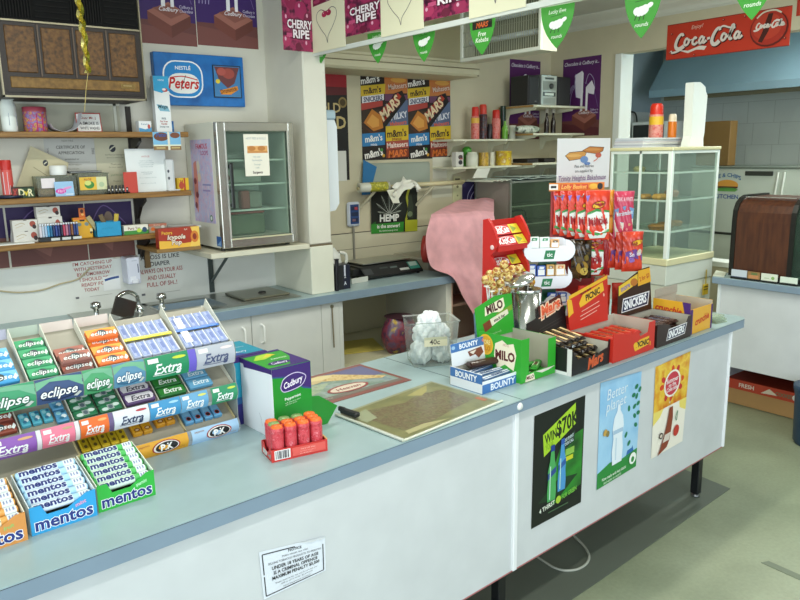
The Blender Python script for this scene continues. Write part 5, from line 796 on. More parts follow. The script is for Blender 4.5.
pp = ony_ = aty(625.5, 112, 4.496); b = B(); b.lathe([(.0001, .03), (.028, .03), (.032, .012), (.032, 0)], M('#2a2f2c', .5), 12, Tr(pp.x, 4.496, pp.z) @ Rx(PI / 2), cap=False); b.tube(spl([(pp.x + .0, 4.46, pp.z), (pp.x + .1, 4.455, pp.z - .01), (pp.x + .15, 4.46, pp.z - .1), (pp.x + .15, 4.47, pp.z - .25)], 5), .008, M('#2a2f2c', .5), 7); b.solo('power_plug', 'black plug and lead on the kitchen side wall', 'plug')
# ------------------------------------------------------------------ servery counter on the right
XC2 = 4.55
t = thing('servery_counter', 'white servery counter with blue top along the right wall', 'counter', (0, 0, 0)); b = B(); b.box(XC2, -2.0, .855, XR - .021, 2.475, .898, EDGE, .003); b.box(XC2 + .003, -2.0, .898, XR - .021, 2.472, .9, LAM); b.part('countertop', t)
b = B(); b.box(XC2 + .03, -2.0, .305, XC2 + .05, 2.44, .855, PAN); b.box(XC2 + .05, 2.42, .0, XR - .03, 2.44, .855, PAN); b.part('front_panel', t); B().box(XC2 + .026, 2.425, .305, XC2 + .052, 2.443, .855, M('#dfe6e6', .4)).part('edge_strip', t)
B().box(5.14, -2.0, 0, 5.16, 2.42, .855, M('#1c1a1a', .6)).part('kick_board', t)
b = B(); TN = M('#b98f5c', .6, 0, 'grain', 5)
zt = atx(731, 378, 4.74).z
b.box(4.74, 1.72, .004, 5.08, 2.42, zt * .62, TN); b.box(4.738, 1.719, zt * .62, 5.082, 2.421, zt, '#c2452c'); b.art(LEFT(4.738, 2.42, zt * .62), [('t', 'FRESH', .2, .5, .4, .2, '#e9dfd0', {'b': .04}), ('p', [(.34, .2), (.42, .8), (.5, .3)], '#e9d9c4'), ('t', 'COOKED', .56, .5, .36, .16, '#5a7a5c', {'b': .04}), ('e', .66, .5, .03, .3, '#e6e2d8'), ('p', [(.72, .2), (.74, .8), (.78, .5)], '#4a6a9a'), ('t', 'snackfood', .88, .45, .3, .2, '#e6cdb4', {'b': .03})], .70, zt * .38)
b.solo('snack_carton', 'red and tan cardboard carton on the floor under the servery counter', 'carton')
pb = atz(799.5, 437, 0); b = B().lathe([(.10, 0), (.115, .02), (.125, .30), (.135, .34), (.135, .36), (.12, .36)], M('#26405c', .4), 24); b.solo('blue_bin', 'dark blue plastic bin on the floor at the servery counter', 'bin', (4.42, 1.700, 0))
# timber food warmer
t = thing('food_warmer', 'dark timber-fronted rounded food warmer on the servery counter', 'food warmer', (0, 0, 0)); YW0 = atx(731, 240, 4.6).y
pf = [(4.6, .935), (4.6, 1.27), (4.607, 1.33), (4.63, 1.375), (4.67, 1.405), (4.72, 1.42), (5.0, 1.42), (5.0, .935)]; WD2 = M('#5a3420', .3, 0, 'wood', (5, (8, 8, 1), '#43251a'))
yd = atx(789.5, 240, 4.6).y
B().prism(pf, yd, YW0 - .03, WD2, 'y').part('timber_cover', t)
pe = [(4.594, .915), (4.594, 1.275), (4.60, 1.34), (4.624, 1.386), (4.668, 1.417), (4.72, 1.432), (5.01, 1.432), (5.01, .915)]; b = B(); b.prism(pe, YW0 - .03, YW0, M('#15140f', .4), 'y'); b.part('end_panel', t)
B().prism(pe, yd - .03, yd, M('#15140f', .4), 'y').part('divider_frame', t); b = B(); b.box(4.594, yd, .912, 5.0, YW0 - .03, .936, M('#171612', .4)); b.box(4.594, .8, .912, 5.0, yd, .936, M('#171612', .4)); b.part('base_frame', t)
B().prism([(4.604, .94), (4.604, 1.28), (4.64, 1.38), (4.72, 1.415), (4.99, 1.415), (4.99, .94)], .9, yd - .03, M('#cfe0d6', .05, 0, 'film', (.08, '#88a898')), 'y', caps=False).part('glass_cover', t)
B().box(4.66, YW0 - .06, 1.4205, 4.70, YW0 - .05, 1.424, M('#c9c9c2', .2, .8)).box(4.668, yd + .01, 1.421, 4.69, YW0 - .04, 1.4245, M('#d9d9d2', .15, .9)).part('chrome_strip', t)
for y in (1.0, YW0 - .1):
    for x in (4.64, 4.95): B().lathe([(.015, .9005), (.015, .914)], M('#111', .5), 8, Tr(x, y, 0)).part('foot', t)
b = B(); b.grid(lambda u, v: V((4.78 + .13 * math.cos(2 * PI * u) * math.sin(PI * v) * (1 + .15 * math.sin(9 * u + 7 * v)), 1.72 + .22 * math.sin(2 * PI * u) * math.sin(PI * v), 1.06 - .12 * math.cos(PI * v) + .02 * math.sin(20 * u))), 20, 14, M('#2f7a4a', .5, 0, 'mottle', (18, '#1f5a34', '#3f9a5c', '#2a7044'))); b.solo('salad', 'green leafy salad inside the glass end of the food warmer', 'salad')
def card(px0, px1, py0, py1, col, items, lb, base=True):
    X = 4.572; p, q = atx(px0, py1, X), atx(px1, py1, X); w = p.y - q.y; h = atx((px0 + px1) / 2, py0, X).z - .906; o = thing('card_holder', lb, 'card holder', (X, p.y, .9005), 0)
    B().box(0, -w, .005, .006, 0, h, col).art(LEFT(0, 0, .005), items, w, h - .005).part('cards', o); B().box(-.008, -w - .002, 0, .016, .002, .012, M('#16181a', .4), .002).part('stand', o)
card(731, 746.5, 269, 277, '#c9d2dc', [('r', 0, 0, 1, .2, '#3a4a6a')], 'holder of pale blue cards, first along the front of the food warmer'); card(747, 759.5, 271, 280, '#9a7a4c', [('r', .1, .2, .9, .6, '#c48a5c'), ('r', .3, .6, .8, .9, '#6a7a4a')], 'holder of brown picture cards, second along the front of the food warmer'); card(760.5, 777, 273, 284, '#dfe6d4', [('e', .72, .5, .1, .2, '#8ab46a'), ('r', .2, .4, .5, .5, '#b4c4a4')], 'holder of white cards with green mark, third along the front of the food warmer'); card(779.5, 797, 276.5, 286, '#dce8da', [('r', .1, 0, .9, .2, '#4a5a4a')], 'holder of plain white cards, last along the front of the food warmer')
b = B(); pq = [atz(px, py, .9005) for px, py in ((713, 276), (724, 277), (727, 273), (716, 271))]; b.prism([(p.x, p.y) for p in pq], .9006, .906, M('#d9dcc9', .6), 'z'); b.solo('paper_stack', 'small stack of pale papers at the left end of the servery counter', 'paper')
# ------------------------------------------------------------------ pie warmer on its cabinet
PX0, PX1, PY0, PY1 = 4.205, 4.775, 2.6, 3.06; PZ0, PZ1 = 1.035, 1.745
CRM = M('#d9d4a8', .4, 0, 'grain', 5); CWH = M('#e3ece4', .3); PGL = M('#f6faf7', .03, 0, 'film', (.03, '#b9ccc2'))
B().box(PX0 + .005, PY0 + .004, 0, PX1, PY1, .86, M('#cfd2c0', .45, 0, 'grain', 6), .004).solo('warmer_cabinet', 'cream floor cabinet carrying the glass pie warmer', 'cabinet')
t = thing('pie_warmer', 'tall glass-sided pie warmer with cream top between counter and kitchen', 'pie warmer', (PX0, PY0, .861)); W, D = PX1 - PX0, PY1 - PY0; z0 = PZ0 - .861; z1 = PZ1 - .861
B().box(0, 0, 0, W, D, z0 - .045, M('#cdd3c6', .4, 0, 'grain', 6), .003).box(-.004, -.004, z0 - .045, W + .004, D + .004, z0, CRM, .004).part('base', t); B().box(-.006, -.006, z1 - .022, W + .006, D + .006, z1, CRM, .004).part('top', t)
b = B()
for x, y, s in ((0, 0, .03), (W - .022, 0, .022), (0, D - .02, .02), (W - .02, D - .02, .02)): b.box(x, y, z0, x + s, y + s, z1 - .022, CWH, .003)
b.box(0, D * .48, z0, .012, D * .48 + .014, z1 - .022, CWH); b.box(0, .03, z1 - .04, .02, D - .02, z1 - .022, CWH); b.box(.03, 0, z1 - .04, W - .022, .02, z1 - .022, CWH); fp = b.part('frame', t)
b = B().box(.005, .03, z0, .008, D - .02, z1 - .04, PGL); b.part('side_glass', fp); B().box(.03, .006, z0, W - .022, .009, z1 - .04, PGL).part('front_glass', fp); B().box(.02, D - .008, z0, W - .02, D - .005, z1 - .022, PGL).part('back_glass', fp); B().box(W - .008, .022, z0, W - .005, D - .02, z1 - .022, PGL).part('end_glass', fp)
zsv = [z0 + (z1 - z0) * q for q in (.24, .52, .77)]
for z in zsv: b = B().box(.012, .02, z, W - .012, D - .02, z + .004, M('#e9f0ea', .2, 0, 'film', (.25, '#c8d6cc'))); b.box(.03, .012, z - .004, W - .022, .018, z + .008, CWH); b.box(.010, .03, z - .004, .014, D - .02, z + .008, CWH); b.part('wire_shelf', t)
def food(lb, nm, x, y, z, r, h, col, k=0):
    b = B()
    if k == 0: b.lathe([(r * .8, 0), (r, h * .6), (r * 1.04, h * .65), (r * .7, h), (.005, h * 1.08)], col, 16)
    else: b.box(-r, -r * .6, 0, r, r * .6, h, col, h * .4)
    b.solo(nm, lb, 'food', (PX0 + x, PY0 + y, .861 + z + .0045))
PIE = M('#c8893c', .5, 0, 'grain', 20); PIE2 = M('#b07a30', .5, 0, 'grain', 20)
food('golden pastry slice near the corner post on the middle shelf of the pie warmer', 'pastry', .07, .12, zsv[1], .055, .04, M('#d9a24a', .5, 0, 'grain', 20), 1); food('second golden pastry slice deeper on the middle shelf of the pie warmer', 'pastry', .07, .23, zsv[1], .05, .035, M('#d09a4a', .5, 0, 'grain', 20), 1)
for i in range(3): food('brown pie on the bottom wire shelf of the pie warmer, %s from the glass corner' % ('first', 'second', 'third')[i], 'pie', .12 + i * .15, .16 + .03 * i, zsv[0], .06, .035, PIE2)
food('bread roll on the top shelf of the pie warmer', 'bread_roll', .10, .30, zsv[2], .04, .035, M('#d4c890', .5), 0); food('pinkish bun on the top side of the middle shelf', 'bread_roll', .42, .25, zsv[1], .05, .045, M('#cf9a80', .5), 0)
tg = [atx(0, 0, 1)]; b = B().box(0, 0, 0, .012, .002, .10, M('#b8a23a', .4)).box(-.03, -.002, -.075, .04, .002, .0, M('#c9a822', .4), .002).art(FRONT(-.03, -.002, -.075), [('r', .1, .7, .9, .8, '#5a4a14'), ('r', .1, .45, .9, .55, '#5a4a14')], .07, .075); p = aty(705, 284, PY0 - .004); b.solo('yellow_tag', 'yellow hanging tag on the cream cabinet of the pie warmer', 'tag', (p.x, PY0 - .0065, p.z))
# on top of the pie warmer
def onp(px, y): return aty(px, 145, y).x
rs = random.Random(9)
for i in range(6): b = B(); p0 = atz(612, 146, PZ1); b.box(0, 0, 0, .53 - .012 * i, .22, .010, M(['#c9cdd2', '#b4b9c2', '#d3d5d3', '#c3c0c4', '#bcc4cc', '#d0d4d8'][i], .5), .001); b.solo('magazine', 'grey magazine in the pile on the pie warmer, %s' % ('lowest', 'second lowest', 'third lowest', 'third highest', 'second highest', 'topmost')[i], 'magazine', (PX0 + .0 + .004 * i, PY0 + .22 + .005 * rs.random(), PZ1 + .0005 + .0105 * i), .04 * (rs.random() - .5), 'magazines on the pie warmer')
def csaz(px): d = ray(px, 140); return d.y / math.hypot(d.x, d.y)
def bottle(px0, px1, py0, py1, y, body, cap, band, lb, nm, zb, cat='bottle'):
    a, c = aty(px0, 140, y).x, aty(px1, 140, y).x; r = (c - a) / 2 * csaz((px0 + px1) / 2); h = aty((px0 + px1) / 2, py0, y).z - zb; o = thing(nm, lb, cat, ((a + c) / 2, y, zb)); b = B().lathe([(r * .96, 0), (r, .005), (r, h * .66), (r * .9, h * .7)], body, 18)
    if band: b.lathe([(r * 1.01, h * .38), (r * 1.01, h * .62)], band, 18, cap=False)
    b.part('body', o); B().lathe([(r * .95, h * .68), (r * .9, h * .92), (r * .7, h)], cap, 18).part('cap', o)
zm = PZ1 + .064
bottle(648, 662.5, 103.5, 135, PY0 + .33, M('#cf6a5c', .35, 0, 'mottle', (40, '#d4503c', '#d9988a', '#c8382c')), M('#d4301c', .3), M('#e0b22a', .4), 'red spray can with yellow band on the magazine pile', 'spray_can', zm)
bottle(667, 676, 114, 133, PY0 + .30, M('#d9781c', .3), M('#e8dcc0', .4), None, 'small orange bottle with pale cap on the magazine pile', 'orange_bottle', zm)
x0, x1 = aty(690.5, 140, PY0 + .12).x, aty(708, 140, PY0 + .12).x; h = aty(699, 82, PY0 + .12).z - PZ1; w = (x1 - x0) * .72; WB = M('#e4e9e2', .45)
b = B(); b.prism([(0, 0), (w * 1.05, 0), (w * 1.0, .05), (w * 1.06, .09), (w * 1.12, h * .80), (w * .98, h * .86), (w * .92, h * .93), (w * .70, h * .97), (w * .5, h), (.0, h * .99), (w * .04, .07), (-w * .12, 0)], 0, .06, WB, 'y'); b.part('box', thing('wrap_box', 'tall white torn-topped box standing on the pie warmer', 'box', (x0, PY0 + .12, PZ1 + .0005)))
# ================================================================== goods on the shop counter
def at(u, v, z=HC): return CF(u, v, z)
def pl(px, py, P, rz):                         # pixel -> (local x, world z) on the upright plane through P turned by rz
    X = V((math.cos(rz), math.sin(rz), 0)); n = V((-X.y, X.x, 0)); d = ray(px, py); t = n.dot(P - CO) / n.dot(d); p = CO + d * t; return X.dot(p - P), p.z
CARD = M('#b9b4a4', .7, 0, 'grain', 10); GREY = M('#a9a699', .7, 0, 'grain', 8)
# ------------------------------------------------------------------ gum stand
SV0 = .43; SU0 = -.02; SU1 = .672
t = thing('gum_stand', 'three-tier clear counter stand filled with chewing gum and mints', 'display stand', at(0, SV0), RC)
PLS = M('#d3d8d2', .2, 0, 'film', (.35, '#c9cec8')); PLW = M('#c9c8be', .4)
tiers = [(.0, .045, .036), (.107, .160, .148), (.225, .292, .276)]; TILT = math.radians(30); TD = .165
ty = [0, 0, 0]
for k, (a, c, f) in enumerate(tiers):
    b = B(); dz = TD * math.tan(TILT)
    b.prism([(.012, f - .004), (.012 + TD, f - .004 + dz), (.012 + TD, f + dz), (.012, f)], SU0, SU1, M('#a29c8c', .5), 'x'); b.part('shelf_tray', t)
    q = B(); n = 8; RRD = (c - a) * .5
    outl = [(-.006 - .010 * math.sin(PI * i / n), a + (c - a) * i / n) for i in range(n + 1)]; q.prism([(y, z) for y, z in outl] + [(y + .004, z) for y, z in reversed(outl)], SU0, SU1, PLS if k else M('#c9cfd2', .2, 0, 'film', (.45, '#c3c9cc')), 'x', smooth=False)
    def F(u, v, l, a=a, c=c): return V((u, -.006 - .010 * math.sin(PI * v / (c - a)) - .0008 - l, a + v))
    H = c - a
    def strip(u0, u1, items, q=q, F=F, H=H):
        W = u1 - u0; n = 8; base = items[0]
        vs = [F(u0 + W * i, H * j / n, 0) for j in range(n + 1) for i in (0, 1)]; q.add(vs, [(2 * j, 2 * j + 1, 2 * j + 3, 2 * j + 2) for j in range(n)], base)
        q.art(lambda u, v, l: F(u0 + u, v, .0012 + l), items[1:], W, H)
    def extra(bg, txt='Extra', tc='#f2f4f2', sw=None, x=.5): return [bg, ('t', txt, x, .45, .42, .62, tc, {'b': .03, 'i': .3, 'fit': 1}), ('r', .06, .74, .30, .92, '#e9ece6'), ('e', .78, .82, .16, .06, sw or '#d8d49a'), ('l', [(.15, .2), (.5, .16), (.8, .22)], .03, tc), ('e', .74, .16, .06, .07, tc)]
    def ecl(bg, d='#1d3a5c'): return [bg, ('p', [(0, .6), (.3, .86), (.7, .8), (1, .5), (1, .9), (.5, 1), (0, .9)], M('#6fae8a', .4)), ('l', [(.1, .2), (.5, .1), (.95, .25)], .05, d), ('t', 'eclipse', .47, .44, .36, .78, '#f4f6f4', {'b': .03, 'i': .3, 'fit': 1, 'o': d, 'ow': .07}), ('p', [(.78, .12), (.9, .3), (.96, .24), (.86, .08)], '#c9cec8')]
    if k == 2:
        strip(SU0, .105, ecl('#3f9a6c', '#1d5a40')); strip(.107, .222, ecl('#39507c', '#1c2a4c')); strip(.224, .300, ecl('#4aa06a', '#27633f')); strip(.303, .390, ecl('#5c8fae', '#2f5f84'))
        strip(.392, .520, extra('#1f8a5a', sw='#c8d83a')); strip(.520, .544, ['#6a5cc4']); strip(.545, .669, extra('#b9bcc4', tc='#4a5478', sw='#e6d8d8'))
    elif k == 1:
        strip(SU0, .094, extra('#8f5ab0', sw='#d9a878')); strip(.095, .106, ['#e2dee2']); strip(.107, .189, extra('#ee7f98', sw='#c0a080')); strip(.190, .201, ['#e4e0de']); strip(.203, .278, extra('#ea6f28', sw='#f2b06a')); strip(.279, .291, ['#6a5a86'])
        strip(.292, .391, extra('#e2e6ec', tc='#2c3a5c', sw='#b8404a')); strip(.393, .485, extra('#3f93c4', sw='#9fd0e8')); strip(.487, .572, extra('#6aa6cc', sw='#d8d86a')); strip(.584, .669, extra('#2f8f62', sw='#c8d84a'))
    else:
        PKL = lambda bg: [bg, ('t', 'peppermint', .16, .84, .1, .2, '#a8642a'), ('e', .56, .5, .27, .42, '#a8322c'), ('e', .56, .5, .245, .37, '#ece8e0'), ('e', .57, .5, .215, .32, '#151416'), ('t', 'P.K', .57, .5, .40, .3, '#f4f2ee', {'b': .06}), ('t', '10 pellets', .86, .24, .08, .16, '#a8642a')]
        strip(.343, .500, PKL('#e2a42a')); strip(.512, .666, PKL('#a9cbe8'))
    q.part('front_strip', t, ['clear front strip with yellow and blue oval badges', 'clear front strip with purple, pink, orange and blue labels', 'clear front strip with green and navy labels'][k])
b = B(); b.box(SU0, .19, 0, SU1, .194, .33, PLW)
b.part('back_panel', t)
B().prism([(0, 0), (.194, 0), (.194, .33), (.17, .36), (.012, .276), (.012, .225), (0, .2)], SU1, SU1 + .003, PLS, 'x').part('side_panel', t)
TN = (0, math.cos(TILT), math.sin(TILT))
def div(k, us, h=.028, col='#d9d6c6'):
    f = tiers[k][2]
    for u in us:
        d = B(); c_, s_ = math.cos(TILT), math.sin(TILT); y0, z0 = .014, f + .001; y1, z1 = .012 + TD, f + TD * math.tan(TILT)
        d.prism([(y0, z0), (y1, z1), (y1 - s_ * h, z1 + c_ * h), (y0 - s_ * h * .4, z0 + c_ * h * .4)], u - .0012, u + .0012, M(col, .5), 'x'); d.part('divider', t)
div(2, [.098, .178, .270, .369, .524, .671], .032); div(1, [.066, .196, .335, .432, .525, .669], .024); div(0, [.205, .340, .505, .668], .02, '#c9b98a')
b = B(); c_, s_ = math.cos(TILT), math.sin(TILT); f = tiers[2][2]
for u0, u1, c in ((.179, .269, '#e2d3c9'), (.271, .368, '#e3d5cc'), (-.018, .097, '#b4b3c4'), (.099, .177, '#b9c4b4')):
    w = B(); w.box(u0 + .001, .012 + TD - .002, f + TD * math.tan(TILT) - .002, u1 - .001, .012 + TD, f + TD * math.tan(TILT) + .026, M(c, .6)); w.part('carton_back', t)
STM = CF(0, SV0) ; STR = Rz(RC)
def on_tray(k, u, s, lift=.0):                 # world position on a tilted tray: u across, s up the slope
    f = tiers[k][2]; y = .012 + s * math.cos(TILT) - math.sin(TILT) * lift; z = f + s * math.sin(TILT) + math.cos(TILT) * lift
    return STM + STR @ V((u, y, z + .0006))
TROT = (TILT, 0, RC)
def pack(name, w, d, h, col, items, b=.003):
    o = B().box(-w / 2, 0, 0, w / 2, d, h, col, b); o.art(TOP(-w / 2, 0, h), items, w, d); o.art(FRONT(-w / 2, 0, 0), [('r', .05, .2, .95, .8, col)], w, h); return o
ORD = ['first', 'second', 'third', 'fourth', 'fifth', 'sixth']
def ecp(bg, dk): return [('p', [(0, .1), (.2, .7), (.5, .9), (.8, .75), (1, .3), (1, 1), (0, 1)], dk), ('e', .5, .5, .16, .34, '#37474c'), ('t', 'eclipse', .48, .48, .42, .74, '#f2f6f2', {'b': .02, 'i': .3}), ('p', [(.84, .3), (.95, .7), (.99, .4), (.9, .1)], '#e4ebe6')]
def gum(k, us, ss, w, d, h, col, items, name, lb, grp, bev=.003, lifts=None, jit=.02):
    src = None; n = 0; tot = len(us) * len(ss)
    for i, s in enumerate(ss):
        for j, u in enumerate(us):
            l_ = lifts[n] if lifts else 0; p = on_tray(k, u, s, l_); rt = (TILT, 0, RC + (rnd.random() - .5) * jit); n += 1
            if src is None: src = pack(name, w, d, h, col, items, bev).solo(name, lb, 'gum packet', p, 0, grp, rt)
            else: dup(src, p, 0, None, grp, rt)
gum(2, [.036], [.012, .055, .098], .09, .04, .016, '#3f9fd6', ecp('#3f9fd6', '#7cc6ea'), 'mint_packet', 'bright blue flat mint packet at the left end of the top gum tier', 'bright blue mint packets'); gum(2, [.138], [.006, .044, .082, .120], .07, .035, .016, '#2a8f5c', ecp('', '#3fae74'), 'mint_packet', 'green flat mint packet stacked in the green column of the top gum tier', 'green mint packets')
gum(2, [.224], [.004, .024, .062], .078, .036, .016, '#8f5a50', ecp('', '#b46a58'), 'mint_packet', 'brown-red flat mint packet in the half empty white carton of the top tier', 'brown mint packets', lifts=[0, .017, .0]); gum(2, [.319], [.006, .044, .082, .096], .084, .036, .016, '#e8702a', ecp('', '#eaa83a'), 'mint_packet', 'orange flat mint packet in the white carton of the top gum tier', 'orange mint packets', lifts=[0, 0, 0, .017])
LST = [('r', .12, .06, .82, .94, '#8797c8'), ('r', .2, .1, .5, .9, '#aab4dc'), ('r', .3, .3, .7, .7, '#7484bc'), ('r', .9, 0, 1, 1, '#eef0f4')]
gum(2, [.387 + .028 * i for i in range(5)], [.012, .092], .025, .064, .011, '#c3cbe6', LST, 'gum_stick', 'slim lilac gum stick packet in the yellow banded block of the top tier', 'lilac gum packets with yellow band', jit=.0)
gum(2, [.541 + .0285 * i for i in range(5)], [.012, .092], .0255, .064, .012, '#aab6d8', LST, 'gum_stick', 'slim blue-grey gum stick packet in the blue banded block of the top tier', 'blue-grey gum packets with blue band', jit=.0)
def band(u0, u1, s, col, lb): p = on_tray(2, (u0 + u1) / 2, s, .013); B().box(-(u1 - u0) / 2, 0, 0, (u1 - u0) / 2, .012, .003, M(col, .35), .001).solo('paper_band', lb, 'band', p, 0, None, TROT)
band(.373, .515, .079, '#e0d424', 'yellow band across the lilac gum block'); band(.526, .668, .079, '#3f78c8', 'blue band across the blue-grey gum block')
p = on_tray(2, .549, .03, .0125); B().box(-.011, 0, 0, .011, .11, .002, M('#f0f2f4', .4)).solo('white_flap', 'white card flap lying over the left of the blue-grey gum block', 'card', p, 0, None, (TILT, 0, RC - .06))
gum(1, [.022], [.012, .05], .078, .036, .016, '#8a3f2c', ecp('', '#6a2a20'), 'mint_packet', 'dark red-brown mint packet at the left of the middle gum tier', 'dark red-brown mint packets')
TEAL = [('e', .3, .7, .22, .14, '#8fc8d0'), ('e', .65, .4, .22, .16, '#d9e6e6'), ('e', .4, .25, .2, .12, '#2f6f8c'), ('e', .7, .78, .18, .1, '#2a6484')]
gum(1, [.085, .112, .139], [.02], .023, .045, .014, '#4a9fb0', TEAL, 'mint_box', 'small teal mint box with pale blobs in the middle gum tier', 'small teal mint boxes'); gum(1, [.172], [.006, .050, .094], .03, .041, .014, '#4f8fb4', TEAL, 'mint_box', 'small blue mint box stacked along the divider of the middle gum tier', 'small blue mint boxes')
GRB = [('r', .1, .1, .9, .9, '#2a7a50'), ('e', .25, .3, .16, .24, '#d4e4da'), ('e', .75, .7, .16, .24, '#d4e4da'), ('r', .36, .15, .64, .85, '#a9b4ae'), ('e', .5, .5, .1, .28, '#5a6a72')]
gum(1, [.231, .298], [.004, .032, .060, .088, .116], .062, .026, .013, '#1f6a42', GRB, 'gum_box', 'green and silver patterned gum packet in the middle tier', 'green and silver gum packets')
EX = lambda c2, tc: [('p', [(.06, .12), (.9, .12), (.97, .5), (.9, .9), (.06, .9), (.02, .5)], c2), ('t', 'Extra', .52, .48, .5, .66, tc, {'b': .03, 'i': .25})]
gum(1, [.383], [.008, .046], .085, .035, .016, '#5c4470', EX('#e6e0e4', '#2c2c3c'), 'gum_packet', 'purple-edged white gum packet in the middle tier', 'purple-edged gum packets'); gum(1, [.478], [.006, .044, .08], .082, .035, .016, '#1f6a2c', EX('#2a7f2f', '#f2f4ee'), 'gum_packet', 'dark green gum packet with white script in the middle tier', 'dark green gum packets'); gum(1, [.570], [.012, .05], .075, .035, .016, '#5f9dc0', EX('#6aa9cc', '#e6f2f6'), 'gum_packet', 'light blue gum packet at the right of the middle tier', 'light blue gum packets')
YEL = [('r', .08, .05, .92, .95, '#c9a818'), ('e', .5, .3, .2, .12, '#6a5420'), ('e', .5, .7, .2, .12, '#6a5420')]
gum(0, [.226, .252, .278, .304, .329], [.02, .075], .023, .05, .014, '#d8b820', YEL, 'gum_box', 'yellow gum packet with dark ovals at the left of the bottom tier', 'yellow gum packets'); 
AMB = [('e', .5, .25, .3, .12, '#8a3a1c'), ('e', .5, .25, .2, .07, '#e8c890')]
gum(0, [.372, .402], [.03], .027, .05, .018, '#dc9c1c', AMB, 'gum_box', 'amber gum box behind the yellow oval badge', 'amber gum boxes'); gum(0, [.445, .475], [.04, .09], .028, .048, .018, '#d4921a', AMB, 'gum_box', 'darker amber gum box beside the blue packets', 'darker amber gum boxes')
BLP = [('r', .1, .5, .9, .95, '#7fb4d4'), ('e', .5, .28, .28, .16, '#a8342c'), ('e', .5, .28, .2, .11, '#16181c')]
gum(0, [.527, .557, .590, .620], [.02, .075], .027, .05, .016, '#5f9cc4', BLP, 'gum_box', 'light blue gum packet with oval badge in the bottom tier', 'light blue oval gum packets')
# ------------------------------------------------------------------ mint roll cartons
def rolls(u0, v0, w, lbn, face, txt, tcol, ends, sub, subc, side):
    t = thing('mint_carton', lbn + ' open carton of mint rolls at the front of the counter', 'carton', at(u0, v0), RC); D, hf, hb = .135, .068, .105; FM = M(face, .4); b = B(); th = .002
    front = [(0, 0), (w, 0), (w, hf), (w * .86, hf * .98), (w * .56, hf * .62), (w * .25, hf * .62), (w * .17, hf), (0, hf)]
    b.prism(front, 0, th, FM, 'y'); b.art(FRONT(0, 0, 0), [('t', 'mentos', .5, .30, .34, .86, '#1d2f7c', {'b': .045, 'fit': 1, 'o': '#f4f6f8', 'ow': .045}), ('t', sub, .76, .66, .13, .2, subc, {'b': .03, 'i': .2, 'rot': 12})], w, hf); b.part('front_panel', t)
    for x in (0, w - th): B().prism([(th, 0), (D, 0), (D, hb), (th, hf)], x, x + th, M(side, .5), 'x').part('side_panel', t)
    B().box(0, D, 0, w, D + th, hb, M('#c9b88a', .6)).part('back_panel', t); B().box(th, th, 0, w - th, D, th, CARD).part('base', t)
    grp = lbn + ' mint rolls'; L = w - .012; r = .0104; src = None
    slope = math.atan2(hb - hf, D); n = 6
    for i in range(n):
        for lay in range(2 if i else 1):
            y = .016 + i * .0208; z = .012 + (hf * .62 - .0 + (hb - hf * .72) * i / n) - .0205 * lay
            p = at(u0, v0) + STR @ V((.006, y, z))
            if src is None:
                src = thing('mint_roll', 'paper mint roll lying in the ' + lbn + ' carton', 'mint roll', p, RC, grp)
                b = B().lathe([(.003, 0), (r * .82, .0005), (r, .004), (r, L - .004), (r * .82, L - .0005), (.003, L)], M(ends[0], .35), 14, RY90)
                b.lathe([(r + .0003, L * .04), (r + .0003, L * .69)], ends[1], 18, RY90, cap=False).lathe([(r + .0003, L * .79), (r + .0003, L * .97)], '#e6ecec', 18, RY90, cap=False)
                ca, sa = math.cos(math.radians(48)), math.sin(math.radians(48)); H = r * 1.9
                b.art(lambda u, v, l: V((u, -ca * (r + .0006 + l) + sa * (v - H / 2), sa * (r + .0006 + l) + ca * (v - H / 2))), [('t', 'mentos', .365, .5, .62, .62, '#1d2b70', {'b': .06, 'fit': 1}), ('r', .81, .3, .835, .7, '#8a92b4'), ('r', .86, .3, .88, .7, '#8a92b4'), ('r', .91, .3, .94, .7, '#8a92b4')], L, H, .0002); b.part('wrapper', src)
            else: dup(src, p, RC)
rolls(.158, .185, .142, 'bright green', '#2fae3c', 'mentos', '#1d2f7c', ('#4fb85c', '#dff0e2'), 'spearmint', '#bff0c4', '#d9e0d0')
rolls(.005, .178, .147, 'sky blue', '#2f9fd8', 'mentos', '#1d2f7c', ('#a9d4ee', '#e3eef8'), 'mint', '#f0a4c4', '#d4dce0')
rolls(-.152, .170, .147, 'orange and green fruit', '#d8924a', 'mentos', '#1d2f7c', ('#e0a04a', '#f0e6c8'), 'fruit', '#8fc46a', '#d9d4c0')
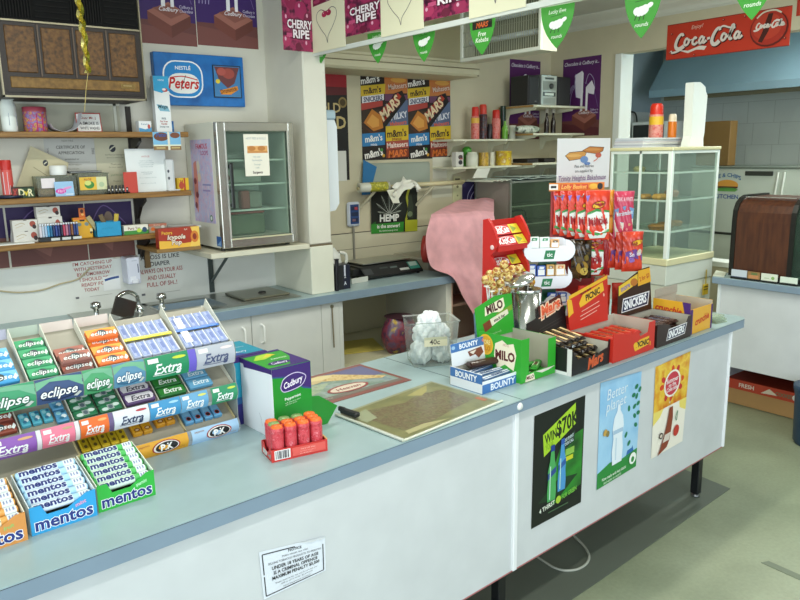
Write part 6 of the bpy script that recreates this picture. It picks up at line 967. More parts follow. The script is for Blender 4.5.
# ------------------------------------------------------------------ chocolate frog cartons
GR, GRD, PU = M('#1f8f2c', .35), M('#3fae2c', .4), '#3a1d6c'
t = thing('chocolate_carton', 'green and purple peppermint chocolate carton with an open white left side', 'carton', at(.712, .279), RC); w, d, h = .137, .188, .221
b = B().box(0, 0, 0, w, d, h, M('#e9ebee', .5), .001); b.box(.001, -.0008, .001, w, 0, h, GR).box(w, -.0008, .001, w + .0008, d, h, GR); b.box(0, 0, h, w, d, h + .001, M('#2f9a2c', .4))
b.art(FRONT(0, -.0008, 0), [('p', [(0, .9), (0, 1), (1, 1), (1, .62), (.8, .66), (.4, .86)], PU), ('p', [(0, .9), (.4, .86), (.8, .66), (1, .62), (1, .6), (.78, .64), (.4, .84), (0, .88)], '#2a4a7c'), ('e', .52, .76, .34, .115, PU, 14), ('l', [(.2, .72), (.3, .84), (.6, .89), (.84, .83), (.84, .76), (.7, .68), (.3, .65), (.2, .72)], .012, '#cfc4e4'), ('t', 'Cadbury', .53, .765, .085, .5, '#f4f0f8', {'i': .35, 'b': .03, 'rot': 12}), ('t', 'Peppermint', .5, .555, .038, .46, '#eaf4e6', {'b': .03, 'rot': 5}), ('t', 'milk chocolate with a', .5, .50, .02, .46, '#cfe8c8', {'rot': 5}), ('t', 'soft mint centre', .45, .47, .02, .36, '#cfe8c8', {'rot': 5}), ('p', [(.2, 0), (.9, 0), (.9, .16), (.6, .22), (.25, .16)], '#8ac43a')], w, h)
b.art(TOP(0, 0, h + .001), [('r', 0, 0, 1, .08, PU), ('r', .0, .9, 1, 1, PU), ('p', [(.55, .08), (1, .08), (1, .9), (.9, .5)], PU), ('p', [(.06, .62), (.3, .85), (.62, .88), (.55, .66), (.3, .58)], '#a8cc3a'), ('p', [(.32, .66), (.6, .86), (.72, .72)], '#d8c43a'), ('e', .42, .26, .28, .1, PU), ('t', 'Cadbury', .42, .26, .1, .4, '#e8e2f2', {'i': .3, 'b': .02}), ('t', 'Peppermint', .62, .5, .06, .4, '#dff0d8', {'b': .02})], w, d)
b.art(LEFT(0, d, 0), [('p', [(.1, .93), (.12, .88), (.4, .9), (.9, .93), (1, .93), (1, 1), (0, 1), (0, .93)], PU), ('l', [(.62, .12), (.6, .22), (.55, .3)], .006, '#9a9aa0')], d, h); b.part('carton_body', t)
B().prism([(0, 0), (.06, .0), (.10, .05), (.03, .10), (0, .105)], 0, .0015, M('#23862a', .45), 'y', T=Tr(w, .004, .001)).part('flap', t, 'green cardboard flap folded out at the right')
t = thing('chocolate_carton', 'teal and purple chocolate carton standing behind the green one', 'carton', at(.683, .470), RC); b = B().box(0, 0, 0, .13, .18, .223, M('#1a90ac', .4), .001)
b.art(FRONT(0, 0, 0), [('p', [(0, 0), (1, 0), (1, .35), (0, .3)], '#2a2472'), ('p', [(0, .3), (1, .35), (1, .45), (0, .4)], '#1f5a90'), ('r', 0, .92, 1, 1, PU)], .13, .223); b.art(TOP(0, 0, .223), [('r', 0, 0, 1, .1, PU), ('p', [(0, .1), (.5, .1), (.2, .5), (0, .5)], '#2a5aa0'), ('p', [(.0, .55), (.25, .8), (.3, .95), (0, .95)], '#b8c43a'), ('t', 'Cadbury', .4, .3, .1, .5, '#e2e6f4', {'i': .3, 'b': .02}), ('t', 'Freddo'[:0] or 'milk chocolate', .55, .6, .06, .5, '#bfe4ec', {'b': .02})], .13, .18); b.part('carton_body', t)
# ------------------------------------------------------------------ red tray of candy tubes
RA = RC - math.radians(13); pt = at(.619, .146); t = thing('candy_tray', 'red cardboard tray packed with candy tubes on the counter front', 'tray', pt, RA); w, d, h = .168, .092, .036; RT = M('#c9302a', .4); b = B()
for a in ((0, 0, 0, w, .002, h), (0, d - .002, 0, w, d, h), (w - .002, .002, 0, w, d - .002, h), (0, .002, 0, w, d - .002, .002)): b.box(*a, RT)
b.prism([(.002, 0), (d - .002, 0), (d - .002, h), (d * .75, h), (d * .6, h * .5), (d * .35, h * .55), (d * .2, h), (.002, h)], 0, .002, RT, 'x')
b.box(w - .003, .002, h - .001, w + .001, d, h + .002, M('#d8a868', .6)); b.art(FRONT(0, 0, 0), [('r', .05, .14, .33, .9, '#e6e2de')] + [('r', .07 + .03 * i, .22, .07 + .03 * i + (.012 + .006 * (i % 3)), .84, '#4a464c') for i in range(8)] + [('r', .36, .18, .96, .88, '#d8564c'), ('t', 'cherry cola tubes', .64, .68, .12, .5, '#f0b8ae'), ('t', 'ingredients sugar glucose', .64, .48, .09, .5, '#e89a8e'), ('t', '36 x 15g keep cool', .6, .3, .09, .4, '#f0b8ae')], w, h)
b.art(LEFT(0, d, 0), [('p', [(.1, .1), (.5, .1), (.6, .5), (.2, .6)], '#c8c4c0'), ('p', [(.6, .3), (.9, .2), (.9, .6)], '#9a9490')], d, h); b.part('tray_body', t)
TB = M('#c8323c', .35, 0, 'mottle', (90, '#b02430', '#d4545c', '#c22c3a', '#e08088')); src = {}
for j in range(3):
    for i in range(4):
        gcap = (i, j) in ((0, 1), (2, 2), (1, 2)); key = 'green' if gcap else 'orange'; p = pt + Rz(RA) @ V((.026 + i * .039, .022 + j * .025, .0026)); lz = rnd.random() * 6
        if key not in src:
            o = thing('candy_tube', 'red candy tube with %s top in the red tray' % ('a pale green' if gcap else 'an orange'), 'candy tube', p, lz, 'candy tubes with %s tops' % key); r = .0185
            B().lathe([(r * .9, 0), (r, .004), (r, .070), (r * .96, .076), (r * 1.02, .078), (r * 1.02, .088), (r * .8, .092)], TB, 16).part('tube', o); B().lathe([(r * .92, .089), (r * .86, .095), (.001, .0975)], M('#7f9a5c' if gcap else '#ee6a24', .4), 14, cap=False).part('top', o); src[key] = o
        else: dup(src[key], p, lz)
# ------------------------------------------------------------------ mats
def quad_mat(name, label, cat, cs, th, m, items=None, W=1, H=1, rim=None):
    P = [at(*c) for c in cs]; o = P[0]; P = [Rz(-RC) @ (p - o) for p in P]; b = B(); b.prism([(p.x, p.y) for p in P], .0004, th, m, 'z')
    if items:
        def F(u, v, l): a, c = u / W, v / H; return (P[0] * (1 - a) + P[1] * a) * (1 - c) + (P[3] * (1 - a) + P[2] * a) * c + V((0, 0, th + .0002 + l))
        b.art(F, items, W, H)
    return b.solo(name, label, cat, o, RC)
quad_mat('ice_cream_mat', 'reddish printed ice cream mat lying at the back of the counter', 'mat', ((.80, .43), (1.403, .428), (1.392, .732), (.80, .734)), .002, M('#8a5650', .4), [('r', .03, .08, .97, .92, M('#7f949c', .35, 0, 'mottle', (14, '#6a8290', '#9aa8a4', '#7a9080', '#8c9aa8'))), ('p', [(.03, .08), (.97, .08), (.97, .16), (.03, .2)], '#7a7068'), ('p', [(.55, .92), (.97, .92), (.97, .45), (.8, .5)], '#6a6a8c'), ('p', [(.25, .3), (.45, .4), (.6, .62), (.3, .7), (.1, .5)], M('#8fa48c', .35, 0, 'mottle', (25, '#7a9478', '#a8b49a', '#8a8a70'))), ('p', [(.50, .80), (.62, .93), (.72, .86), (.95, .36), (.90, .32), (.62, .66)], M('#c4a468', .4, 0, 'mottle', (40, '#b08a4c', '#d8c08a', '#a87c44'))), ('e', .6, .84, .1, .08, '#d8c898'), ('e', .52, .74, .06, .06, '#c8b488'), ('t', 'Cornetto', .28, .86, .12, .3, '#e8d8b4', {'b': .04, 'i': .25}), ('e', .62, .3, .15, .13, '#9a4a48'), ('e', .62, .3, .13, .10, '#d8cab8'), ('t', 'Heaven', .62, .3, .08, .2, '#8a3a3c', {'b': .03, 'i': .2}), ('t', 'love at first bite', .3, .13, .06, .3, '#b4a898', {'i': .2})], .6, .3)
quad_mat('map_mat', 'olive printed map under clear plastic near the counter edge', 'mat', ((.985, .004), (1.455, .037), (1.44, .362), (.969, .32)), .003, M('#9a9a7e', .3), [('r', .035, .04, .98, .96, M('#8c8b62', .3, 0, 'mottle', (7, '#6c6d48', '#87855c', '#757652', '#8f8a64'))), ('p', [(.12, .18), (.3, .12), (.6, .2), (.9, .25), (.92, .7), (.7, .8), (.5, .72), (.2, .86), (.1, .6)], M('#7f7a5c', .3, 0, 'mottle', (45, '#5c5d40', '#7d7658', '#6c5c48', '#847c60'))), ('p', [(.62, .86), (.9, .94), (.8, .8), (.7, .74)], '#a49c66'), ('p', [(.05, .84), (.22, .9), (.16, .62), (.05, .6)], '#93987a'), ('r', .92, .12, .965, .26, '#a86a4c'), ('p', [(.1, .08), (.5, .06), (.3, .16), (.12, .16)], '#a8a276')], .47, .33)
B().tube([(0, 0, .0), (.476, .029, .0)], .004, M('#d9dccb', .3, .2), 6).solo('mat_rod', 'pale plastic edging rod along the front of the map', 'rod', at(.984, .001, HC + .0055), RC); B().tube([(0, 0, 0), (-.014, .318, 0)], .005, M('#d4d6c9', .3, .2), 6).solo('mat_rod', 'pale plastic edging rod along the left end of the map', 'rod', at(.983, .004, HC + .0058), RC)
b = B(); b.box(-.012, 0, 0, .012, .075, .016, M('#17191c', .35), .004); b.box(-.006, .06, .004, .006, .09, .02, M('#202226', .35), .003); b.solo('clip', 'black clip at the left corner of the map', 'clip', at(.995, .235, HC + .0105), RC + .12)
# ------------------------------------------------------------------ tub of white bags
TRZ = RC - math.radians(30); TP = at(1.61, .47); xl, _ = pl(411, 345, TP, TRZ); xr, _ = pl(459, 345, TP, TRZ); _, zt = pl(435, 322, TP, TRZ); W = (xr - xl); H = zt - HC; cx = (xl + xr) / 2
t = thing('plastic_tub', 'clear plastic tub of white bags with a handwritten price on the counter', 'tub', TP + V((math.cos(TRZ), math.sin(TRZ), 0)) * cx, TRZ); b = B(); D = .15
def ring(s, z): return [(sx * (W / 2 * s) , sy * D / 2 * s + D / 2, z) for sx, sy in ((-1, -1), (1, -1), (1, 1), (-1, 1))]
CL = M('#eef1ee', .12, 0, 'film', (.08, '#dfe4e0')); lo, hi, hi2 = ring(.86, .002), ring(1.0, H - .006), ring(1.05, H)
b.add(lo + hi, [(0, 1, 5, 4), (1, 2, 6, 5), (2, 3, 7, 6), (3, 0, 4, 7), (3, 2, 1, 0)], CL); b.add(hi + hi2, [(0, 1, 5, 4), (1, 2, 6, 5), (2, 3, 7, 6), (3, 0, 4, 7)], M('#dde2dc', .2, 0, 'film', (.3, '#d5dad4'))); b.part('body', t)
B().box(-W * .22, .004, H * .46, W * .26, .0055, H * .66, M('#e6dfbf', .5), T=None).art(FRONT(-W * .22, .003, H * .46), [('t', '40c', .45, .5, .55, .5, '#4a443c', {'b': .02})], W * .48, H * .2).part('price_label', t, 'cream label reading 40c')
rs = random.Random(2)
for i, (x, y, z, s) in enumerate(((-.045, .06, .05, .052), (.045, .065, .05, .052), (0, .09, .085, .06), (-.03, .07, .125, .05), (.035, .08, .115, .048), (-.005, .075, .165, .05))):
    b = B(); ph = [rs.random() * 6 for _ in range(6)]
    b.grid(lambda u, v: V((s * W / .2 * .9 * math.cos(2 * PI * u) * math.sin(PI * v), s * .8 * math.sin(2 * PI * u) * math.sin(PI * v), -s * math.cos(PI * v))) * (1 + .30 * (abs(math.sin(2 * PI * u * 1.5 + ph[0] + 4 * v)) - .6) * math.sin(PI * v) + .22 * (abs(math.sin(2 * PI * u * 3.5 - 8 * v + ph[1])) - .6) * math.sin(PI * v) + .12 * math.sin(2 * PI * u * 6 + 13 * v + ph[2]) * math.sin(PI * v)), 32, 18, M('#eceff0', .4), smooth=False)
    b.solo('paper_bag', 'crumpled white bag in the clear price tub', 'bag', t.location + Rz(TRZ) @ V((x * W / .2, y, z * H / .19 + .004)), rs.random() * 6 if 0 else TRZ, 'white bags in the price tub')
# ------------------------------------------------------------------ chocolate bars
def bar(name, L, w, h, col, items, endc=None):
    b = B(); n = 8; pr = [(w / 2 * math.cos(a), h / 2 + h / 2 * math.sin(a)) for a in (2 * PI * i / 12 for i in range(12))]; c = M(col, .3)
    b.prism(pr, -L / 2 + .008, L / 2 - .008, c, 'x', smooth=True)
    for s in (-1, 1): b.add([(s * (L / 2 - .009), -w / 2 * .9, h / 2), (s * (L / 2 - .009), w / 2 * .9, h / 2), (s * L / 2, w / 2, h / 2 + .001), (s * L / 2, -w / 2, h / 2 + .001), (s * (L / 2 - .009), 0, h * .97), (s * (L / 2 - .009), 0, .001)], [(0, 1, 2, 3), (4, 1, 2), (4, 2, 3), (4, 3, 0), (5, 2, 1), (5, 3, 2), (5, 0, 3)], endc or c)
    b.art(lambda u, v, l: V((u - L / 2, (v - w * .5), h / 2 + h / 2 * math.sqrt(max(0, 1 - min(1, ((v - w * .5) / (w / 2)) ** 2))) + .0005 + l)), items, L, w, .0002)
    return b
class Bars:
    def __init__(s, name, lb, grp, mk): s.src = None; s.a = (name, lb, grp, mk)
    def put(s, p, rot):
        if s.src is None: s.src = s.a[3]().solo(s.a[0], s.a[1], 'chocolate bar', p, 0, s.a[2], rot)
        else: dup(s.src, p, 0, None, None, rot)
def display(name, lb, u, v, w, d, hl, hr, hf, cols, front=None, left=None, header=None, jamb=0, hh=None, hz0=.09, htilt=8, hdr_shape=None, hm=None, inner=CARD, rz=RC, fcut=None):
    """open counter carton: base, two sides, back, low front and a printed header card standing at the back"""
    P = at(u, v); t = thing(name, lb, 'carton', P, rz); th = .0025; C = M(cols, .4); b = B(); b.box(0, 0, 0, w, d, th, inner); b.part('base', t)
    for x, h in ((0, hl), (w - th, hr)):
        s = B(); s.box(x, th, th, x + th, d, h, C); s.box(x + (th if x == 0 else -.0004), th, th, x + (th + .0004 if x == 0 else 0), d, h - .0005, inner)
        if x == 0 and left: s.art(LEFT(0, d, 0), left, d, h)
        s.part('side_panel', t)
    B().box(0, d, 0, w, d + th, max(hl, hr), inner).part('back_panel', t)
    f = B(); shape = [(0, 0), (w, 0)] + (fcut or ([(w, hr), (w - jamb, hr), (w - jamb, hf), (jamb, hf), (jamb, hl), (0, hl)] if jamb else [(w, hf), (0, hf)]))
    f.prism(shape, 0, th, C, 'y')
    if front: f.art(FRONT(0, 0, 0), front, w, hf)
    f.part('front_panel', t)
    if header:
        hw, hhh = header[0], header[1]; x0 = header[2]; q = B(); R = Tr(x0, d - .006, hz0) @ Rx(math.radians(-htilt)); HM = M(hm or cols, .4)
        q.prism(hdr_shape or [(0, 0), (hw, 0), (hw, hhh), (0, hhh)], 0, th, HM, 'y', T=R); q.art(FRONT(0, 0, 0), header[3], hw, hhh, T=R); q.part('header_card', t)
    return t, P
# coconut bars
BB = '#3f72b0'
BNT = [('r', 0, .62, 1, 1, BB), ('t', 'BOUNTY', .5, .81, .2, .66, '#eef2f6', {'b': .06}), ('e', .07, .82, .05, .08, '#9fc0dc'), ('e', .93, .84, .05, .08, '#c87878')]
t, P = display('bounty_carton'[:0] + 'coconut_bar_carton', 'blue and white open carton of coconut chocolate bars beside the price tub', 1.468, .130, .222, .158, .072, .055, .045, '#e4e8ec', [('r', 0, 0, 1, .75, BB), ('t', 'BOUNTY', .5, .38, .5, .6, '#e9eef4', {'b': .05})], [('r', 0, .5, 1, .98, BB), ('t', 'BOUNTY', .5, .72, .3, .66, '#eef2f6', {'b': .06}), ('r', 0, .0, 1, .02, BB)], (.19, .085, .006, BNT + [('p', [(.45, .5), (.85, .58), (.9, .3), (.75, .1), (.66, .3), (.5, .26)], '#7a4434'), ('p', [(.5, .46), (.7, .5), (.6, .32)], '#e6ddd0')]), hz0=.066)
BO = Bars('coconut_bar', 'blue and white coconut bar lying in the blue and white carton', 'coconut bars', lambda: bar('b', .19, .034, .02, '#4a6c9c', [('r', .08, .1, .92, .5, '#dfe5ea'), ('t', 'BOUNTY', .5, .32, .3, .6, '#2f4a7c', {'b': .05}), ('r', .08, .55, .92, .9, '#8fa8c8')]))
for i, (x, y, z, r) in enumerate(((.11, .028, .004, .03), (.112, .066, .004, -.03), (.11, .104, .004, .02), (.118, .04, .026, .05), (.108, .082, .026, -.04), (.10, .12, .03, .12))): BO.put(P + Rz(RC) @ V((x, y, z)), (0, 0, RC + r))
bar('b', .15, .04, .026, '#3a241c', [('r', .3, .2, .5, .8, '#d8d4c8')]).solo('dark_bar', 'dark brown bar lying on top of the coconut bars', 'chocolate bar', P + Rz(RC) @ V((.135, .115, .054)), RC - .2)
# malt bars: tall green carton
ML = lambda cx, cy, s: [('p', [(cx - .34 * s, cy + .36 * s), (cx - .1 * s, cy + .52 * s), (cx + .08 * s, cy + .4 * s), (cx + .28 * s, cy + .48 * s), (cx + .38 * s, cy + .1 * s), (cx + .3 * s, cy - .45 * s), (cx - .0, cy - .3 * s), (cx - .26 * s, cy - .5 * s), (cx - .38 * s, cy - .05 * s)], '#efe4c8'), ('t', 'MILO', cx, cy, .30 * s, .64 * s, '#5a1a1a', {'b': .07, 'fit': 1}), ('t', 'NESTLÉ', cx + .02, cy + .38 * s, .1 * s, .2 * s, '#b87a6a')]
t, P = display('malt_bar_carton', 'tall bright green open carton of malt bars', 1.652, .107, .205, .215, .168, .145, .034, '#2fa02a', [('p', [(.12, .1), (.4, .1), (.36, .9), (.16, .8)], '#e8dcc4'), ('t', 'MILO', .26, .5, .4, .2, '#5a1a1a', {'b': .05}), ('p', [(.42, .95), (.6, .6), (.8, .7), (.99, .95)], '#d8d2c4')],
    ML(.64, .56, .66) + [('e', .2, .72, .17, .24, '#e6b42a'), ('e', .2, .72, .14, .2, '#d8a020'), ('t', 'MORE', .2, .78, .1, .2, '#e9d890', {'b': .04}), ('t', 'MILO', .2, .64, .1, .2, '#b8741a', {'b': .04}), ('e', .66, .14, .15, .04, '#b8c83a'), ('p', [(.0, .0), (.3, 0), (.62, .1), (.45, .14), (0, .12)], '#b9b9a0')],
    (.215, .155, -.004, [('p', [(.26, .78), (.78, .94), (.8, .72), (.7, .58), (.45, .62), (.24, .56)], '#efe4c8'), ('t', 'MILO', .52, .75, .2, .44, '#4a1a1a', {'b': .07, 'rot': 9}), ('p', [(.55, .56), (1, .72), (1, .58), (.5, .46)], '#7a9a2a'), ('p', [(.16, .38), (.36, .46), (.40, .26), (.2, .16)], '#7a3a1c'), ('p', [(.36, .46), (.86, .62), (.88, .50), (.40, .28)], '#e4dcc4'), ('t', 'snack bar', .62, .45, .08, .36, '#2a1c14', {'b': .05, 'rot': 12}), ('t', 'crunchy malt', .5, .1, .05, .5, '#b4dca0', {'rot': 5})]), jamb=.045, hz0=.128, hdr_shape=[(0, 0), (.215, 0), (.22, .155), (.12, .158), (.035, .135), (.0, .125)])
MB_ = Bars('malt_bar', 'small green malt bar at the bottom of the tall green carton', 'malt bars', lambda: bar('b', .12, .03, .018, '#2a8a28', [('r', .25, .2, .7, .8, '#dfe6c8'), ('r', .3, .35, .65, .65, '#5a2a1c')]))
for x, y, z, r in ((.12, .03, .004, .1), (.14, .075, .004, -.2), (.12, .12, .004, .15), (.15, .05, .024, .5), (.11, .09, .024, -.35)): MB_.put(P + Rz(RC) @ V((x, y, z)), (0, 0, RC + r))
# caramel bars: black carton
t, P = display('caramel_bar_carton', 'black open carton heaped with caramel chocolate bars', 1.862, .035, .251, .215, .105, .09, .098, '#191617', [('p', [(.36, .34), (.84, .60), (.80, .2), (.36, .10)], '#191617'), ('t', 'Mars', .62, .36, .42, .42, '#c8562a', {'b': .07, 'i': .35, 'rot': 10})], [('r', .02, .0, .98, .12, '#e6e4e0'), ('r', .9, 0, 1, 1, '#d8d4d0')], (.255, .14, 0, [('p', [(.3, .9), (.9, 1.12), (.95, .8), (.34, .55)], '#4a1a12'), ('t', 'Mars', .62, .80, .32, .56, '#e2603a', {'b': .07, 'i': .3, 'rot': 13, 'o': '#f0d0b0', 'ow': .1}), ('l', [(.3, .56), (.96, .78)], .03, '#d8a890'), ('l', [(.3, .24), (.9, .44)], .012, '#4a4440'), ('l', [(.3, .16), (.9, .34)], .012, '#4a4440')]), hz0=.10, hdr_shape=[(0, 0), (.255, 0), (.255, .10), (.235, .11), (.235, .148), (.10, .135), (.085, .085), (0, .07)], fcut=[(.255, .1), (.245, .1), (.24, .07), (.19, .062), (.17, .05), (.04, .06), (.01, .085), (0, .105)])
MR = Bars('caramel_bar', 'black and gold caramel bar heaped in the black carton', 'caramel bars', lambda: bar('b', .14, .036, .022, '#1d1512', [('r', .07, .12, .93, .88, '#c09450'), ('r', .12, .3, .88, .7, '#e0c48a'), ('t', 'Mars', .5, .5, .26, .4, '#a8341c', {'b': .05})]))
for lay, z in enumerate((.02, .044, .068, .092)):
    for i in range(5 - (lay // 2)): MR.put(P + Rz(RC) @ V((.034 + i * .046 + .012 * (lay % 2) + (.02 if lay > 1 else 0), .10 + .02 * lay, z)), (.04 * (rnd.random() - .5), -.15 if lay == 3 else 0, RC + PI / 2 + .25 * (rnd.random() - .5) + .1))
# nut bars: red carton
t, P = display('nut_bar_carton', 'red open carton of nut bars with a tall red and yellow header', 2.118, .022, .315, .20, .10, .125, .12, '#c62a1c', [('p', [(.48, .36), (.62, .52), (.86, .56), (.86, .26), (.52, .16)], '#e2b22a'), ('t', 'PICNIC', .70, .37, .18, .32, '#1c1414', {'b': .07, 'i': .2}), ('e', .53, .38, .05, .1, '#e2b22a'), ('r', .88, .2, .9, .35, '#e2b22a')], None, (.305, .185, -.02, [('p', [(0, .30), (.12, .38), (.1, .68), (0, .72)], '#e2b02a'), ('p', [(.04, .70), (.98, .98), (.99, 1.06), (.04, .78)], '#e2b02a'), ('p', [(.26, .56), (.36, .74), (.86, .92), (.88, .72), (.4, .5), (.28, .46)], '#e6b42c'), ('t', 'PICNIC', .60, .70, .13, .44, '#1a1212', {'b': .07, 'i': .2, 'rot': 11}), ('t', 'more nuts', .44, .80, .06, .26, '#3a1a14', {'b': .03, 'rot': 11}), ('l', [(.3, .36), (.74, .50)], .018, '#e8b4a4'), ('l', [(.26, .26), (.74, .40)], .018, '#e8b4a4'), ('l', [(.26, .18), (.66, .30)], .018, '#e8b4a4'), ('e', .86, .62, .02, .04, '#e8b4a4')]), jamb=0, hz0=.105, hdr_shape=[(0, 0), (.28, 0), (.305, .20), (.25, .19), (.0, .125)], fcut=[(.315, .125), (.27, .125), (.262, .085), (.2, .075), (.185, .108), (.14, .10), (0, .122)], hm='#c4281c')
PC = Bars('nut_bar', 'red and yellow nut bar lying in the red carton', 'nut bars', lambda: bar('b', .15, .038, .024, '#b8241c', [('p', [(.15, .2), (.85, .2), (.8, .8), (.2, .8)], '#d8a028'), ('t', 'PICNIC', .5, .5, .36, .5, '#3a1412', {'b': .05})]))
for lay, z in enumerate((.006, .032, .058)):
    for i in range(6): PC.put(P + Rz(RC) @ V((.035 + i * .048, .10 + .01 * lay, z)), (0, 0, RC + PI / 2 + .3 * (rnd.random() - .5)))
# peanut bars: brown carton
SNK = lambda cx, cy, w_, h_: [('p', [(cx - w_ * .52, cy - h_ * .62), (cx + w_ * .44, cy - h_ * .50), (cx + w_ * .54, cy + h_ * .72), (cx - w_ * .42, cy + h_ * .60)], '#e9e6e8'), ('p', [(cx - w_ * .49, cy - h_ * .54), (cx + w_ * .42, cy - h_ * .42), (cx + w_ * .50, cy + h_ * .62), (cx - w_ * .40, cy + h_ * .50)], '#232a4c'), ('t', 'SNICKERS', cx, cy + .02, h_ * .72, w_ * .82, '#f2f2f4', {'b': .07, 'i': .25, 'rot': 3, 'fit': 1})]
t, P = display('peanut_bar_carton', 'dark brown open carton of peanut bars with a blue and white name panel', 2.446, .018, .298, .20, .10, .10, .098, '#2c1a16', SNK(.56, .45, .56, .42), None, (.30, .195, .0, SNK(.52, .26, .78, .26) + [('p', [(.08, .50), (.62, .70), (.64, .92), (.1, .72)], '#e2bc3a'), ('t', 'more', .28, .66, .1, .26, '#7a6aa4', {'b': .05, 'rot': 12}), ('e', .52, .74, .1, .09, '#b8702a'), ('p', [(.62, .62), (1, .66), (1, 1), (.66, .98)], '#e2a82a'), ('t', '2 for $3', .82, .80, .1, .28, '#b8461c', {'b': .04, 'rot': 8})]), hz0=.10, hdr_shape=[(0, 0), (.29, 0), (.30, .20), (.22, .195), (.03, .14)], fcut=[(.298, .10), (.27, .1), (.25, .07), (.12, .065), (.1, .09), (0, .105)], hm='#33190f')
SK = Bars('peanut_bar', 'brown peanut bar lying in the dark brown carton', 'peanut bars', lambda: bar('b', .14, .036, .024, '#3a2018', [('r', .2, .2, .8, .8, '#d8d6da'), ('t', 'SNICKERS', .5, .5, .4, .5, '#27305c', {'b': .06})]))
for lay, z in enumerate((.006, .032, .056)):
    for i in range(5): SK.put(P + Rz(RC) @ V((.045 + i * .052, .095 + .01 * lay, z)), (0, 0, RC + PI / 2 + .3 * (rnd.random() - .5)))
# honeycomb bars: yellow carton
t, P = display('honeycomb_bar_carton', 'yellow and purple open carton of honeycomb bars at the right end of the row', 2.752, .03, .215, .185, .15, .135, .118, '#e2a828', [('r', 0, 0, .12, 1, '#4a2470'), ('r', .93, 0, 1, 1, '#4a2470'), ('t', 'crunchie', .54, .52, .26, .6, '#c8341c', {'b': .05, 'i': .2, 'rot': 8})], [('p', [(.82, 0), (1, 0), (1, 1), (.78, 1), (.86, .6)], '#4a2470'), ('t', 'crunchie', .42, .72, .2, .7, '#c42a1c', {'b': .06, 'i': .2, 'rot': -4}), ('p', [(0, 0), (.7, 0), (.6, .4), (.0, .52)], '#d8b878')], (.205, .04, .005, [('r', 0, 0, 1, 1, '#a9a294')]), hz0=.15, hm='#a9a294', htilt=2)
CRB = Bars('honeycomb_bar', 'gold honeycomb bar lying in the yellow carton', 'honeycomb bars', lambda: bar('b', .14, .034, .026, '#d8a02a', [('t', 'crunchie', .5, .5, .4, .6, '#b4281c', {'b': .05})]))
for lay, z in enumerate((.006, .034)):
    for i in range(4): CRB.put(P + Rz(RC) @ V((.035 + i * .048, .095, z)), (0, 0, RC + PI / 2))
b = B(); 
for i in range(4): b = B().box(0, 0, 0, .085, .09, .007, M('#e3ebe0', .1, 0, 'film', (.22, '#dfe8dc')), .001); b.solo('clear_lid', 'clear plastic lid at the counter corner, %s of four in the stack' % ('lowest', 'second lowest', 'second highest', 'uppermost')[i], 'lid', at(3.045 + .006 * (i % 2), .045 + .006 * i, HC + .0006 + i * .0085), RC - .2)
b = B(); b.tube([(0, 0, .0), (0, 0, .10)], .004, M('#b9b6a8', .3, .8), 7); b.lathe([(.03, 0), (.03, .004), (.004, .008)], M('#55564f', .4), 14); b.tube([(-.05, 0, .10), (.02, 0, .10)], .005, M('#2a2622', .4), 7); b.box(.0, -.012, .075, .035, .012, .10, M('#e4e2da', .4), .004); b.solo('tong_stand', 'small metal stand with a dark bar behind the clear lids', 'stand', at(3.06, .22), RC)
# ------------------------------------------------------------------ wafer rack
WR = M('#c4241f', .35); KT = [('p', [(0, 0), (.62, 0), (.66, 1), (0, 1)], '#c8202c'), ('e', .34, .5, .3, .42, '#eee6e6'), ('e', .34, .5, .28, .36, '#c01f2a'), ('t', 'KitKat', .34, .5, .6, .56, '#f6f2f2', {'b': .04, 'i': .2, 'fit': 1}), ('r', .66, 0, 1, 1, '#d8c42a'), ('p', [(.7, .1), (.9, .5), (.72, .9)], '#8a9a3a')]
WP = at(1.875, .47); t = thing('wafer_rack', 'tall red plastic rack holding tiers of wafer bars', 'rack', WP, RC); Wk = .215; TH_ = .132
for x in (0, Wk - .014):
    s_ = B(); o = [(.035, .03), (-.02, .03)]
    for k in range(4):
        z0 = .035 + TH_ * k; o += [(-.028, z0 + .004), (-.046, z0 + .03), (-.046, z0 + .06), (-.03, z0 + .095), (-.012, z0 + .122)]
    s_.prism(o + [(.004, .572), (.03, .566)], x, x + .014, WR, 'x')
    for k in range(4): s_.lathe([(.010, 0), (.010, .002), (.006, .003)], M('#e8c8c4', .4), 10, Tr(x - .0005, -.022, .06 + TH_ * k) @ RY90 @ Mx.Scale(-1, 4, (0, 0, 1)))
    s_.part('side_panel', t)
B().box(.014, .03, .03, Wk - .014, .036, .56, WR).part('back_panel', t); B().box(-.02, -.05, 0, Wk + .02, .06, .03, M('#c82c20', .4), .004).part('base', t)
for k in range(4): z0 = .04 + TH_ * k; b = B(); b.prism([(-.042, z0), (-.042, z0 + .030), (-.038, z0 + .030), (-.038, z0 + .004), (.03, z0 + .045), (.03, z0 + .041)], .014, Wk - .014, WR, 'x'); b.part('tier', t)
KB = Bars('wafer_bar', 'red and yellow wafer bar in the tall red rack', 'wafer bars', lambda: B().box(-.090, 0, 0, .090, .046, .012, M('#c8202c', .3), .004).art(TOP(-.090, 0, .012), KT, .18, .046))
for k in range(4):
    for r_ in range(2): KB.put(WP + Rz(RC) @ V((Wk / 2, -.036 + r_ * .034, .040 + TH_ * k + .016 + r_ * .042)), (math.radians(50), 0, RC))
